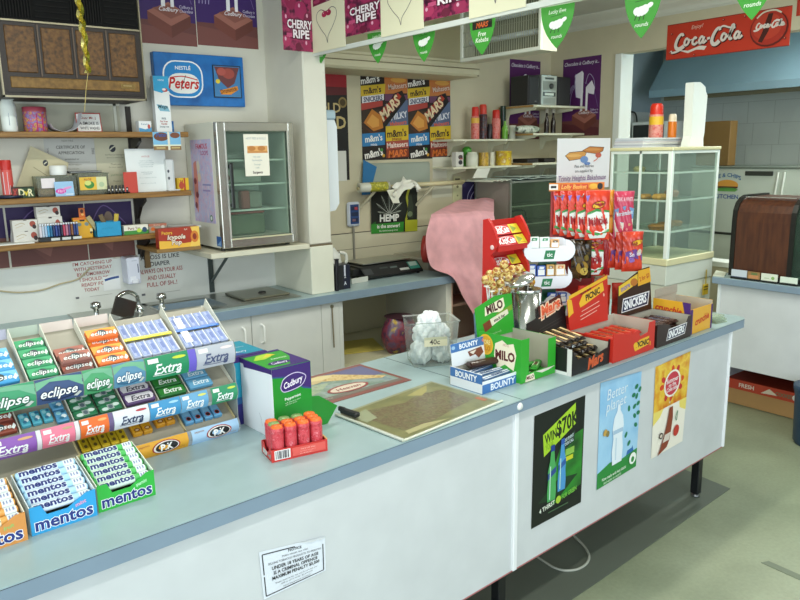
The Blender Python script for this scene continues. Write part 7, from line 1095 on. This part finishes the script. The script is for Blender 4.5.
# ------------------------------------------------------------------ lollipops in a metal tin
pc = at(1.95, .33); _, zt = pl(528, 288, pc, RC); r = .062
b = B().lathe([(r, 0), (r, zt - HC), (r * .97, zt - HC), (r * .97, .01)], M('#b9b9b6', .18, .95), 28, cap=False); b.lathe([(r, 0), (.001, .001)], M('#b9b9b6', .18, .95), 28, cap=False); b.lathe([(r * 1.02, zt - HC - .012), (r * 1.03, zt - HC - .006), (r * 1.02, zt - HC)], M('#d4d4d0', .15, .95), 28, cap=False); b.solo('metal_tin', 'shiny metal tin behind the green header card', 'tin', pc); r2 = r
b = B().lathe([(.03, .0), (.055, .012), (.066, .02), (.05, .034), (.015, .04)], M('#cfcfca', .15, .9), 24, Ry(-.35)); b.solo('domed_cover', 'shiny domed lid tipped over the metal tin', 'lid', pc + V((-.035, .0, zt - HC + .022)))
b = B().lathe([(.05, 0), (.06, .2), (.058, .2), (.048, .004)], M('#8ab4c8', .3, 0, 'film', (.5, '#7aa8c4')), 20, cap=False).lathe([(.05, 0), (.001, .001)], M('#8ab4c8', .3), 20, cap=False); LPc = at(1.80, .40); b.solo('lollipop_tub', 'pale blue tub holding the lollipops behind the green carton', 'tub', LPc)
LC = ['#d8941a', '#b87a1c', '#d8a82a', '#9aa03a', '#d87a2a', '#8a8a2a', '#d0b050', '#c4702a']; lsrc = {}
lp = [(489, 281), (497, 272), (505, 271), (512, 282), (490, 275), (500, 283), (508, 277), (519, 269), (494, 290), (503, 290), (486, 280), (515, 284), (523, 278), (507, 289), (499, 277), (492, 285), (512, 270), (504, 265), (531, 282), (528, 279)]
for i, (px, py) in enumerate(lp):
    pp = at(*uvp(px, py, .34 + .006 * (i % 5))[:1], .34 + .006 * (i % 5)); pp.z = uvp(px, py, .34 + .006 * (i % 5))[1]; base = LPc + V((.02 * math.cos(i * 2.4), .02 * math.sin(i * 2.4), .03)) if i < 18 else pc + V((.02, .01, .05)); c = i % len(LC)
    d = (pp - base); q = V((0, 0, 1)).rotation_difference(d.normalized()).to_euler()
    L = d.length; key = c
    o = thing('lollipop', 'wrapped %s lollipop in the bunch behind the green header card' % ('golden orange', 'ochre', 'pale gold', 'yellow-green', 'orange', 'olive gold', 'cream', 'tan')[c], 'lollipop', base, 0, '%s lollipops' % ('golden orange', 'ochre', 'pale gold', 'yellow-green', 'orange', 'olive gold', 'cream', 'tan')[c], q)
    B().ball((0, 0, L), (.0185, .0185, .021), M(LC[c], .25, 0, 'mottle', (70, LC[c], '#e0c87a', '#9a5420', LC[c])), 12, 8).part('wrapped_head', o); B().tube([(0, 0, 0), (0, 0, L - .015)], .0024, M('#e6e6e0', .4), 6).part('stick', o); B().lathe([(.012, L - .026), (.004, L - .017)], M('#e8e0d0', .3), 8, cap=False).part('wrapper_skirt', o)
# ------------------------------------------------------------------ small mints stand
MRZ = RC - math.radians(36); MP = at(2.19, .40); t = thing('mint_stand', 'white rounded three-tier stand of small mint boxes', 'display stand', MP, MRZ)
TG = M('#1f5a3a', .4); B().box(-.04, .02, 0, .04, .03, .44, TG).box(-.07, -.05, 0, .07, .07, .01, TG, .003).part('post', t)
tiersM = []
for px0, px1, pe_, pt_, pb_, n0, n1 in ((522, 572.5, 239.5, 247, 259.5, 526.5, 563), (519.5, 569.5, 266.5, 275, 286.5, 524.5, 565.5), (541, 576, 294, 302, 313.5, 546, 569)):
    x0, ze = pl(px0, pe_, MP, MRZ); x1, zb_m = pl(px1, pb_, MP, MRZ); zt_ = pl(547, pt_, MP, MRZ)[1] - HC; ze -= HC; zb_m -= HC; r = (ze - zb_m) / 2; xc = (x0 + x1) / 2; xa = pl(n0, pt_, MP, MRZ)[0]; xb = pl(n1, pt_, MP, MRZ)[0]; q1 = max(xa, x0 + r * .7); q2 = min(xb, x1 - r * .4)
    tiersM.append((x0, x1, zb_m, zt_)); b = B(); out = []
    for k in range(9): a = PI / 2 + PI * k / 8; out.append((x0 + r + r * math.cos(a), zb_m + r + r * math.sin(a)))
    for k in range(9): a = -PI / 2 + PI * k / 8; out.append((x1 - r + r * math.cos(a), zb_m + r + r * math.sin(a)))
    left = [p for p in out[:9]]; right = out[9:]
    left = [(min(p[0], q1), p[1]) for p in left]; outl = left + [(max(p[0], q1) if p[1] < zt_ else max(p[0], q2), p[1]) for p in right] + [(q2, ze - .002), (q2, zt_), (q1, zt_), (q1, ze - .001)]
    b.prism(outl, -.035, -.031, M('#e6e7ec', .25), 'y'); b.prism(out, .046, .05, M('#d9dae0', .25), 'y')
    low = [(p[0], min(p[1], zt_ - .002)) for p in left[1:]] + [(p[0], min(p[1], zt_ - .002)) for p in right]; b.prism(low, -.031, .046, M('#e3e4ea', .25), 'y')
    b.art(FRONT(0, -.035, 0), [('p', [(xc - .026, zb_m + .010), (xc + .018, zb_m + .010), (xc + .026, zt_ - .010), (xc - .018, zt_ - .010)], '#1f7a4a'), ('t', 'tic', xc, (zb_m + zt_) / 2, .016, .03, '#f0f4f0', {'b': .03})], 1, 1); b.part('tier', t)
def tic(px0, px1, pyt, k, col, lid, lb, grp):
    x0, _ = pl(px0, 250, MP, MRZ); x1, _ = pl(px1, 250, MP, MRZ); zt_ = pl((px0 + px1) / 2, pyt, MP, MRZ)[1] - HC; zb_m = tiersM[k][3] - .0012; w = x1 - x0 - .002; h = max(.03, zt_ - zb_m); o = thing('mint_dispenser', lb, 'mint box', MP + Rz(MRZ) @ V(((x0 + x1) / 2, -.012, zb_m)), MRZ, grp)
    B().box(-w / 2, -.008, 0, w / 2, .008, h, M(col, .25), .002).art(FRONT(-w / 2, -.008, 0), [('r', .12, .1, .88, .62, '#eef0ec'), ('p', [(.24, .66), (.76, .66), (.84, .9), (.3, .92)], lid), ('t', 'tic', .52, .78, .14, .4, '#f2f4f0', {'b': .04})], w, h).part('box', o)
tic(527.5, 538, 236.5, 0, '#e6ede6', '#2f8a5a', 'white mint box with green mark, left on the top tier', None); tic(538.3, 548.5, 236.8, 0, '#e3ebe4', '#2f8a5a', 'white mint box with green mark, second on the top tier', None); tic(549, 558, 239, 0, '#dca870', '#6a4a2a', 'tan mint box with brown mark on the top tier', None)
tic(526, 535.5, 264, 1, '#3f62b4', '#dfe6f0', 'blue mint box, first on the middle tier', None); tic(536, 545, 265, 1, '#3c5eb0', '#dfe6f0', 'blue mint box, second on the middle tier', None); tic(545.5, 554, 264, 1, '#d8a85a', '#8a6a34', 'amber mint box on the middle tier', None); tic(554.5, 564.5, 264, 1, '#e8c89a', '#d8843a', 'pale orange mint box at the right of the middle tier', None); tic(547.5, 557, 292, 2, '#3f62b4', '#dfe6f0', 'blue mint box at the left of the lowest tier', None); tic(558, 567, 292, 2, '#4568b4', '#dfe6f0', 'blue mint box at the right of the lowest tier', None)
# ------------------------------------------------------------------ lolly bag rack
BRZ = RC - math.radians(38); BP = at(2.56, .44)
t = thing('lolly_rack', 'red wire rack hung with lolly bags at the back of the counter', 'rack', BP, BRZ); x0, zt_ = pl(549, 184, BP, BRZ); x1, zb_r = pl(604, 190, BP, BRZ); zt_ -= HC; zb_r -= HC
RW = M('#a8241f', .4); b = B(); b.box(x0 + .02, .03, 0, x0 + .032, .042, zt_, RW); b.box(x1 - .032, .03, 0, x1 - .02, .042, zt_, RW); b.box(x0, -.12, 0, x1 + .06, .05, .012, RW, .003); b.box(x0 + .03, .034, .012, x1 - .03, .04, zt_ - .2, M('#8f1f1c', .5)); b.part('frame', t)
for zz in (zt_ - .055, zt_ - .27, zt_ - .44):
    for k in range(3): B().tube([(x0 + .035 + k * .095, .034, zz), (x0 + .035 + k * .095, -.10, zz), (x0 + .035 + k * .095, -.105, zz + .012)], .003, M('#c9c9c4', .3, .8), 6).part('hook', t)
B().box(x0, -.004, zb_r, x1, .0, zt_ + .004, M('#c8641c', .4)).art(FRONT(x0, -.004, zb_r), [('r', 0, 0, 1, 1, '#d87a1c'), ('r', .0, .15, .16, .85, '#ece8e0'), ('r', .03, .35, .13, .65, '#1c1814'), ('r', .2, .2, .7, .8, '#c8421c'), ('t', 'Lolly Basket', .45, .5, .5, .46, '#f0c060', {'b': .04, 'i': .2}), ('e', .8, .5, .08, .35, '#e8b83a'), ('e', .92, .5, .05, .4, '#1c1814')], x1 - x0, zt_ + .004 - zb_r).part('header_card', t)
def bag(px0, py0, px1, py1, dy, items, col, lb, th=.016, rz=0, grp=None, nm='lolly_bag'):
    xa, za_ = pl(px0, py1, BP, BRZ); xb, zb_b = pl(px1, py0, BP, BRZ); w = xb - xa; h = zb_b - za_; C = M(col, .22) if isinstance(col, str) else col
    f = lambda u, v: th * (1 - abs(2 * u - 1) ** 3) * (1 - abs(2 * v - 1) ** 6) + .0008
    wob = lambda u, v: .004 * math.sin(u * 19 + v * 13) * (1 - abs(2 * v - 1) ** 4)
    t = thing(nm, lb, 'lolly bag', BP + Rz(BRZ) @ V(((xa + xb) / 2, dy, za_ - HC)), BRZ + rz, grp); b = B()
    pt2 = lambda u, v, s: V(((u - .5) * w * (1 - .05 * math.sin(PI * v)), -s * (f(u, v) + (wob(u, v) if s > 0 else 0)), v * h))
    b.grid(lambda u, v: pt2(u, v, 1), 14, 16, C); b.grid(lambda u, v: pt2(1 - u, v, -1), 8, 8, C)
    b.art(lambda u, v, l: pt2(max(0, min(1, u / w)), max(0, min(1, v / h)), 1) + V((0, -.0035 - l, 0)), items, w, h, .00025); b.part('bag_body', t)
    z = B(); z.box(-w / 2, -.001, h - .012, w / 2, .001, h + .002, C); z.part('crimp', t); return t
ALN = lambda cx, cy: [('e', cx, cy, .3, .075, '#8a2a1c', 14), ('e', cx, cy, .27, .06, '#e8b82a', 14), ('t', "Allen's", cx, cy, .07, .44, '#9a1f1c', {'b': .05, 'i': .25, 'rot': 14})]
MIN = ALN(.5, .72) + [('p', [(.04, .52), (.4, .60), (.98, .56), (.98, .2), (.6, .14), (.1, .2)], '#e9ece4'), ('p', [(.04, .56), (.4, .64), (.98, .60), (.98, .55), (.4, .59), (.04, .51)], '#2f8a3c'), ('t', 'Minties', .52, .40, .16, .84, '#a8242c', {'b': .06, 'rot': 6}), ('p', [(.04, .22), (.5, .14), (.98, .22), (.98, .17), (.5, .09), (.04, .16)], '#3f9a4c'), ('p', [(.1, .12), (.9, .14), (.8, .04), (.2, .03)], '#d9dcd4'), ('p', [(.0, .9), (.14, .92), (.06, .78)], '#8f7ad0')]
for i, px in enumerate((553.5, 558.5, 564, 570, 577.5)):
    bag(px, 191 - i * .4, px + 25.5, 235 + i * .6, .018 - .03 * (i), MIN, M('#d8311c', .2, 0, 'mottle', (14, '#c8241a', '#e2452a', '#d02c1c')), 'glossy red lolly bag with white label, %s' % ('hindmost of the hanging row', 'second from the back of the row', 'third in the hanging row', 'fourth in the hanging row', 'foremost of the row, whole front showing')[i], .013)
bag(599, 190, 614.5, 233, .0, [('p', [(.2, .3), (.9, .36), (.9, .06), (.2, .05)], '#e0a04a'), ('r', .3, .5, .5, .9, '#f0b84a'), ('t', 'chews', .5, .42, .08, .7, '#a8401c', {'b': .04})], M('#e08a1c', .2, 0, 'mottle', (16, '#d87a1a', '#eaa02c', '#c86a1c')), 'orange lolly bag between the red bags and the pink one')
bag(611, 191, 633, 238, -.02, [('p', [(.0, .62), (.5, .7), (1, .64), (1, .42), (.4, .34), (0, .4)], '#6f9cc8'), ('t', 'PINK & WHITE', .5, .84, .08, .8, '#f2c4d0', {'b': .03}), ('p', [(.0, .4), (.4, .34), (1, .42), (.9, .04), (.1, .04)], '#e4dccc'), ('e', .3, .26, .06, .03, '#d88a8a'), ('e', .6, .2, .06, .03, '#d88a8a'), ('e', .45, .12, .06, .03, '#d8a07a'), ('e', .75, .3, .06, .03, '#d8a07a'), ('t', 'Marshmallows', .5, .55, .09, .84, '#dfe8f2', {'b': .03, 'rot': 8})], '#c8405c', 'pink and blue marshmallow bag at the right of the hanging row')
bag(577, 232, 604, 276, -.01, MIN, M('#b8261c', .2, 0, 'mottle', (14, '#a01f1a', '#c8382a', '#8a1a18')), 'red lolly bag with white label in the second row')
bag(567, 238, 589, 277, -.05, [('e', .5, .3, .3, .16, '#a8842a'), ('e', .6, .2, .2, .1, '#d8c05a'), ('e', .35, .5, .16, .1, '#5a4a2a'), ('e', .7, .55, .12, .08, '#7a6a2a')], M('#3a2a20', .15, 0, 'mottle', (20, '#2a1c18', '#5a4428', '#1c1614', '#7a6030')), 'dark brown and gold lolly bag left in the second row')
PRP = ALN(.66, .74) + [('p', [(.1, .5), (.6, .58), (.98, .44), (.98, .28), (.5, .36), (.1, .2)], '#6a3f8c'), ('e', .8, .5, .14, .08, '#d8c8b0'), ('e', .4, .3, .14, .06, '#8f6ab4'), ('t', 'Snakes', .6, .46, .1, .6, '#efe6f2', {'b': .05, 'rot': 8})]
for i, px in enumerate((607, 612, 616)): bag(px, 232 - i, px + 22, 268 + i * .7, .0 - .034 * i, PRP, M('#c82a1c', .18, 0, 'mottle', (16, '#b01f1a', '#dc4a30', '#a01c24')), 'red and purple lolly bag right in the second row, %s' % ('back one of three', 'middle one of three', 'front one of three')[i])
bag(600, 234, 612, 276, .012, [('p', [(.0, 0), (.6, .9), (.9, .9), (.5, 0)], '#c8a02a')], M('#a02024', .2), 'dark red lolly bag with a yellow stripe in the middle of the second row')
bag(570, 281, 603, 322, -.11, [('r', .15, .55, .3, .75, '#4a6ac0'), ('r', .34, .6, .46, .8, '#5a7ad0'), ('r', .5, .55, .62, .78, '#3a5ab8'), ('r', .7, .6, .85, .8, '#a03a6a')], M('#c4261c', .2, 0, 'mottle', (14, '#b01f1a', '#d8402c', '#a01c20')), 'red lolly bag with blue marks in the lowest row')
bag(606, 280, 640, 318, -.06, ALN(.6, .7) + [('e', .4, .4, .2, .14, '#d8b43a')], M('#a8281c', .2, 0, 'mottle', (14, '#8f1f1a', '#c03a2a', '#5a1a18')), 'red lolly bag at the right of the lowest row')
# pie supplier sign
SRZ = RC - math.radians(10); SP = at(2.62, .60); xa, za_ = pl(556.5, 190, SP, SRZ); xb, zb_s = pl(610.5, 138, SP, SRZ); w, h = xb - xa, zb_s - za_
t = thing('pie_sign', 'white upright pie sign with cartoon pies on a thin stand behind the lolly bags', 'sign', SP + V((math.cos(SRZ), math.sin(SRZ), 0)) * ((xa + xb) / 2), SRZ)
B().box(-w / 2, 0, za_ - HC, w / 2, .003, zb_s - HC, '#dcdcdc').art(FRONT(-w / 2, 0, za_ - HC), [('p', [(.14, .66), (.22, .73), (.56, .76), (.5, .60), (.22, .56)], '#2a2622'), ('p', [(.15, .66), (.22, .72), (.55, .745), (.49, .61), (.23, .57)], '#c8904a'), ('p', [(.46, .76), (.6, .84), (.88, .82), (.86, .74), (.76, .68), (.52, .72)], '#2a2622'), ('p', [(.47, .76), (.6, .83), (.87, .81), (.85, .745), (.75, .69), (.53, .725)], '#b8743a'), ('e', .3, .66, .14, .03, '#d8a860'), ('e', .66, .775, .15, .025, '#c88a4a'), ('e', .5, .58, .075, .07, '#6a8ab8'), ('e', .56, .5, .06, .03, '#5a7ab0'), ('l', [(.5, .6), (.54, .52), (.6, .46)], .02, '#6a8ab8'), ('e', .77, .66, .06, .05, '#b85a48'), ('l', [(.78, .66), (.74, .58), (.68, .54)], .02, '#c86a50'), ('t', 'Pies and Pastries', .5, .45, .055, .52, '#2f2f34', {'i': .2}), ('t', 'are supplied by', .5, .355, .055, .46, '#2f2f34', {'i': .2}), ('t', 'Trinity Heights Bakehouse', .48, .22, .095, .9, '#74507e', {'i': .15, 'b': .01}), ('r', .06, .165, .9, .172, '#9a7aa0')], w, h).part('panel', t)
B().box(-.01, .004, 0, .01, .008, zb_s - HC - .06, M('#b9bcb8', .4, .3)).box(-.06, -.03, 0, .06, .04, .006, M('#b9bcb8', .4, .3)).part('stand', t)
# ------------------------------------------------------------------ posters and notice on the counter front
PF = .022
def fposter(nm, lb, cs, items, wob=0, paper='#e6e6e0', W=.31, H=.44, skew=.0):
    u0 = uvp(cs[0][0], cs[0][1], PF); u1 = uvp(cs[1][0], cs[1][1], PF); u2 = uvp(cs[2][0], cs[2][1], PF); u3 = uvp(cs[3][0], cs[3][1], PF)   # TL TR BL BR
    def F(u, v, l): a, c = u / W, v / H; x = (u2[0] * (1 - a) + u3[0] * a) * (1 - c) + (u0[0] * (1 - a) + u1[0] * a) * c; z = (u2[1] * (1 - a) + u3[1] * a) * (1 - c) + (u0[1] * (1 - a) + u1[1] * a) * c; return V((x - u2[0], -.0012 - wob * (1 + math.sin(a * 5 + c * 3)) - l, z - u2[1]))
    b = B(); b.grid(lambda a, c: F(a * W, c * H, -.0006 if wob else 0), 12, 12, paper); b.grid(lambda a, c: F((1 - a) * W, c * H, -.001 - (0 if wob == 0 else .0)), 12, 12, M('#dcdcd6', .6))
    b.art(F, items, W, H, .00018); return b.solo(nm, lb, 'poster', CF(u2[0], PF - .0006, u2[1]), RC)
def bot(cx, y0, s, glass, lab, cap): return [('p', [(cx - .085 * s, y0), (cx + .085 * s, y0), (cx + .095 * s, y0 + .1 * s), (cx + .08 * s, y0 + .22 * s), (cx + .09 * s, y0 + .30 * s), (cx + .05 * s, y0 + .40 * s), (cx + .035 * s, y0 + .5 * s), (cx - .035 * s, y0 + .5 * s), (cx - .05 * s, y0 + .40 * s), (cx - .09 * s, y0 + .30 * s), (cx - .08 * s, y0 + .22 * s), (cx - .095 * s, y0 + .1 * s)], glass), ('p', [(cx - .088 * s, y0 + .22 * s), (cx + .088 * s, y0 + .27 * s), (cx + .088 * s, y0 + .33 * s), (cx - .088 * s, y0 + .28 * s)], lab), ('r', cx - .042 * s, y0 + .49 * s, cx + .042 * s, y0 + .55 * s, cap), ('r', cx - .05 * s, y0 + .02, cx - .03 * s, y0 + .35 * s, '#bfe4d0')]
fposter('drink_poster', 'black and green prize poster with two bottles on the counter front', ((534, 416), (585, 395), (530.8, 529), (580.5, 502)), [('r', 0, 0, 1, 1, '#0d1510'), ('p', [(.4, .12), (.98, .18), (.98, .7), (.55, .66), (.36, .4)], M('#1f6a24', .4, 0, 'mottle', (6, '#14401a', '#2a8a2a', '#1c5a20'))), ('p', [(.12, .2), (.5, .15), (.9, .3), (.5, .34)], '#14381a'), ('p', [(.17, .80), (.80, .97), (.82, .78), (.20, .60)], '#a4cc2a'), ('t', '$70K', .64, .82, .13, .42, '#16200c', {'b': .05, 'rot': 9, 'i': .1}), ('t', 'WIN', .32, .76, .085, .22, '#24380f', {'b': .04, 'rot': 9}), ('t', 'YOUR', .3, .68, .05, .16, '#7aa024', {'rot': 9}), ('p', [(.56, .66), (.8, .72), (.8, .63), (.56, .57)], '#20382c'), ('t', 'ANY EVENT', .68, .675, .028, .2, '#cfe0e4', {'b': .03, 'rot': 9}), ('t', 'YOUR CALL', .68, .635, .028, .2, '#cfe0e4', {'b': .03, 'rot': 9}), ('r', .62, .52, .8, .58, '#8ab84a'), ('r', .62, .47, .78, .51, '#c8cc2a')] + bot(.56, .22, .86, '#4a94cc', '#2a5aa0', '#2a58a8') + bot(.36, .17, .92, '#4aa45a', '#2a4a8c', '#1d3a8c') + [('t', '4 THIRST', .28, .135, .04, .3, '#e0e8d8', {'b': .04, 'rot': 6}), ('t', 'FOR GREEN', .72, .165, .04, .3, '#7ac84a', {'b': .04, 'rot': 6}), ('e', .5, .15, .05, .035, '#a8c83a'), ('r', .3, .07, .7, .08, '#4a6a4a')], paper='#0d1510')
fposter('drink_poster', 'pale blue water bottle poster with a leafy tree on the counter front', ((600, 383), (641, 371), (596, 490), (635.5, 466)), [('r', 0, 0, 1, 1, M('#8fc2e6', .4, 0, 'mottle', (4, '#7db6e0', '#a4d0ee', '#8cc0e4'))), ('p', [(0, 0), (1, 0), (1, .20), (.6, .17), (.3, .2), (0, .15)], '#2a8a3c'), ('p', [(.7, .16), (.78, .3), (.8, .55), (.83, .55), (.84, .3), (.92, .17)], '#2f6ab0')] + [('e', a, c, .045, .022, '#1f7a54', r) for a, c, r in ((.70, .56, 60), (.88, .56, -40), (.68, .40, 50), (.92, .46, -30), (.86, .66, 30), (.72, .66, 100), (.95, .68, 20), (.9, .76, 60), (.82, .78, 10), (.97, .82, 50), (.76, .3, 40), (.96, .58, 0), (.88, .86, 30))] + [('p', [(.34, .16), (.58, .16), (.60, .3), (.57, .42), (.60, .52), (.57, .62), (.5, .68), (.49, .74), (.43, .74), (.42, .68), (.35, .62), (.32, .52), (.35, .42), (.32, .3)], '#e4eef6'), ('r', .34, .46, .585, .50, '#a9c4dc'), ('l', [(.42, .2), (.42, .42)], .02, '#c3d8e8'), ('t', 'Better', .40, .88, .1, .5, '#e6f2fa', {'i': .2, 'rot': 4}), ('t', 'planet', .38, .77, .1, .5, '#e6f2fa', {'i': .2, 'rot': 4}), ('e', .14, .52, .05, .03, '#c8a050', 30), ('e', .2, .5, .04, .03, '#8a7a4a', -30), ('t', 'Now made with less plastic', .4, .075, .03, .6, '#e6f2e0', {'b': .02}), ('t', 'and easier to recycle', .36, .035, .025, .5, '#cfe6c8', {'b': .02}), ('e', .87, .12, .09, .06, '#f0f4ec'), ('e', .87, .11, .04, .03, '#2a8a3c')], wob=.0006, paper='#8fc2e6')
fposter('drink_poster', 'orange and yellow cola bottle poster furthest along the counter front', ((655, 367), (690, 351), (650.5, 459), (682, 441)), [('r', 0, 0, 1, 1, '#f0eadc'), ('p', [(0, .5), (1, .5), (1, 1), (0, 1)], M('#e0b02a', .4, 0, 'mottle', (12, '#d88a1c', '#f0cc4a', '#e0a02a', '#c8541c'))), ('p', [(0, .36), (.2, .42), (.3, .5), (0, .5)], '#ecd870'), ('p', [(1, .36), (.8, .42), (.7, .5), (1, .5)], '#ecd870')] + [('e', .5 + .3 * math.cos(k * .52), .74 + .15 * math.sin(k * .52), .06, .03, ('#d8481c', '#e8c03a', '#c8302a')[k % 3], k * 30) for k in range(12)] + [('e', .5, .74, .24, .145, '#f2ece0'), ('e', .5, .74, .2, .125, '#c83a4a'), ('t', 'Summer', .5, .78, .05, .34, '#f6ecec', {'b': .03}), ('t', 'on the', .5, .73, .04, .24, '#f6ecec', {'b': .03}), ('t', 'Coke side', .5, .685, .045, .32, '#f6ecec', {'b': .03})] + [('e', .5 + .05 * math.sin(k * 5), .52 + .02 * k, .02, .012, ('#d8a03a', '#e8d8b0', '#c84a3a')[k % 3]) for k in range(5)] + [('p', [(.46, .48), (.56, .48), (.58, .36), (.56, .26), (.52, .12), (.44, .05), (.16, .0), (.24, .07), (.34, .2), (.40, .3), (.43, .38)], '#8a4028'), ('p', [(.36, .20), (.54, .20), (.50, .12), (.3, .12)], '#d8ccc0'), ('e', .24, .21, .06, .035, '#3a3432'), ('e', .24, .21, .035, .02, '#d8c8b8'), ('e', .72, .18, .09, .06, '#c0382c', 40), ('l', [(.66, .34), (.72, .4), (.7, .3), (.66, .34)], .012, '#5a8a6a')], wob=.0006, paper='#f0eadc')
NB = '#2a2a30'
nt = [('r', 0, 0, 1, 1, '#dfe5ee')]
for a in (((.04, .05), (.04, .46)), ((.04, .5), (.04, .93)), ((.04, .05), (.96, .05)), ((.96, .05), (.96, .80)), ((.04, .93), (.52, .93))): nt.append(('l', list(a), .022, NB))
for s, y, hh, mw, bb in (('NOTICE', .885, .06, .2, .03), ('Public Health Act 1991', .79, .04, .4, .01), ('SELLING TOBACCO PRODUCTS TO PERSONS', .70, .045, .82, .015), ('UNDER 18 YEARS OF AGE', .59, .075, .72, .03), ('IS A CRIMINAL OFFENCE', .48, .075, .68, .03), ('MAXIMUM PENALTY $5,500', .37, .075, .74, .03), ('Please observe the law and do not ask our', .25, .035, .8, .0), ('staff to sell to under age persons', .19, .035, .7, .0), ('NSW Department of Health', .11, .035, .5, .0)): nt.append(('t', s, .52, y, hh, mw, NB if hh > .05 else '#6a6a72', {'b': bb}))
nt += [('p', [(.56, 1), (.70, .97), (.78, .94), (.88, .97), (.92, .94), (.98, .96), (1, 1)], M('#d5d9dc', .4, 0, 'grain', 8))]
fposter('tobacco_notice', 'torn white notice with black border stuck low on the counter front', ((258.5, 552), (324.5, 536), (263.5, 599.5), (325.5, 570)), nt, paper='#dfe5ee', W=.2, H=.15)
b = B().tube(spl([(540, 558), (552, 566), (562, 570.5), (575, 569), (586, 564), (589, 556), (583, 545), (575, 538)] and [atz(px, py, .006) for px, py in ((536, 556), (545, 562), (555, 568), (566, 570.5), (578, 569), (587, 563), (589, 555), (584, 546), (574, 536))], 5), .0055, M('#a9aca0', .4), 7); b.solo('floor_cable', 'grey cable looped on the floor under the counter', 'cable')
EXPO = 0.03
# ================================================================== light
SC.view_settings.view_transform = 'Standard'; SC.view_settings.look = 'None'; SC.view_settings.gamma = 1; SC.view_settings.exposure = EXPO; SC.view_settings.use_curve_mapping = False
wd = bpy.data.worlds.new('daylight'); SC.world = wd; wd.use_nodes = True; bg = wd.node_tree.nodes['Background']; bg.inputs[0].default_value = (.80, .90, 1.0, 1); bg.inputs[1].default_value = .33
def arealight(name, loc, rot, sx, sy, e, col):
    l = bpy.data.lights.new(name, 'AREA'); l.shape = 'RECTANGLE'; l.size = sx; l.size_y = sy; l.energy = e; l.color = col
    o = bpy.data.objects.new(name, l); COL.objects.link(o); o.location = loc; o.rotation_euler = rot; return o
# daylight through the shop-front glazing behind the photographer
arealight('shopfront_daylight', (0.6, -3.2, 1.5), (math.radians(90), 0, math.radians(-12)), 4.6, 2.3, 150, (.80, .91, 1.0))
arealight('side_window_daylight', (-2.5, .6, 1.6), (math.radians(90), 0, math.radians(-90)), 3.2, 1.8, 85, (.80, .91, 1.0))
for i, (x, y, e, c) in enumerate(((1.2, .6, 24, (1, 1, .93)), (3.6, .8, 9, (1, 1, .93)), (3.3, 2.2, 30, (1, 1, .88)), (1.1, 2.6, 18, (1, 1, .9)), (6.0, 2.0, 60, (.95, 1, .95)))):
    t = thing('ceiling_light', 'fluorescent batten light on the shop ceiling %s' % ('above the entry side', 'above the right aisle', 'behind the counter', 'above the sink bench', 'inside the kitchen')[i], 'light', (x, y, ZC - .07))
    B().box(-.62, -.05, .03, .62, .05, .07, M('#e8e8e4', .4), .005).part('housing', t); B().tube([(-.6, 0, .012), (.6, 0, .012)], .013, M('#ffffff', .5, 0, 'glow', 2.0), 8).part('lamp_tube', t)
    arealight('batten_glow', (x, y, ZC - .085), (0, 0, 0), 1.2, .1, e, c)
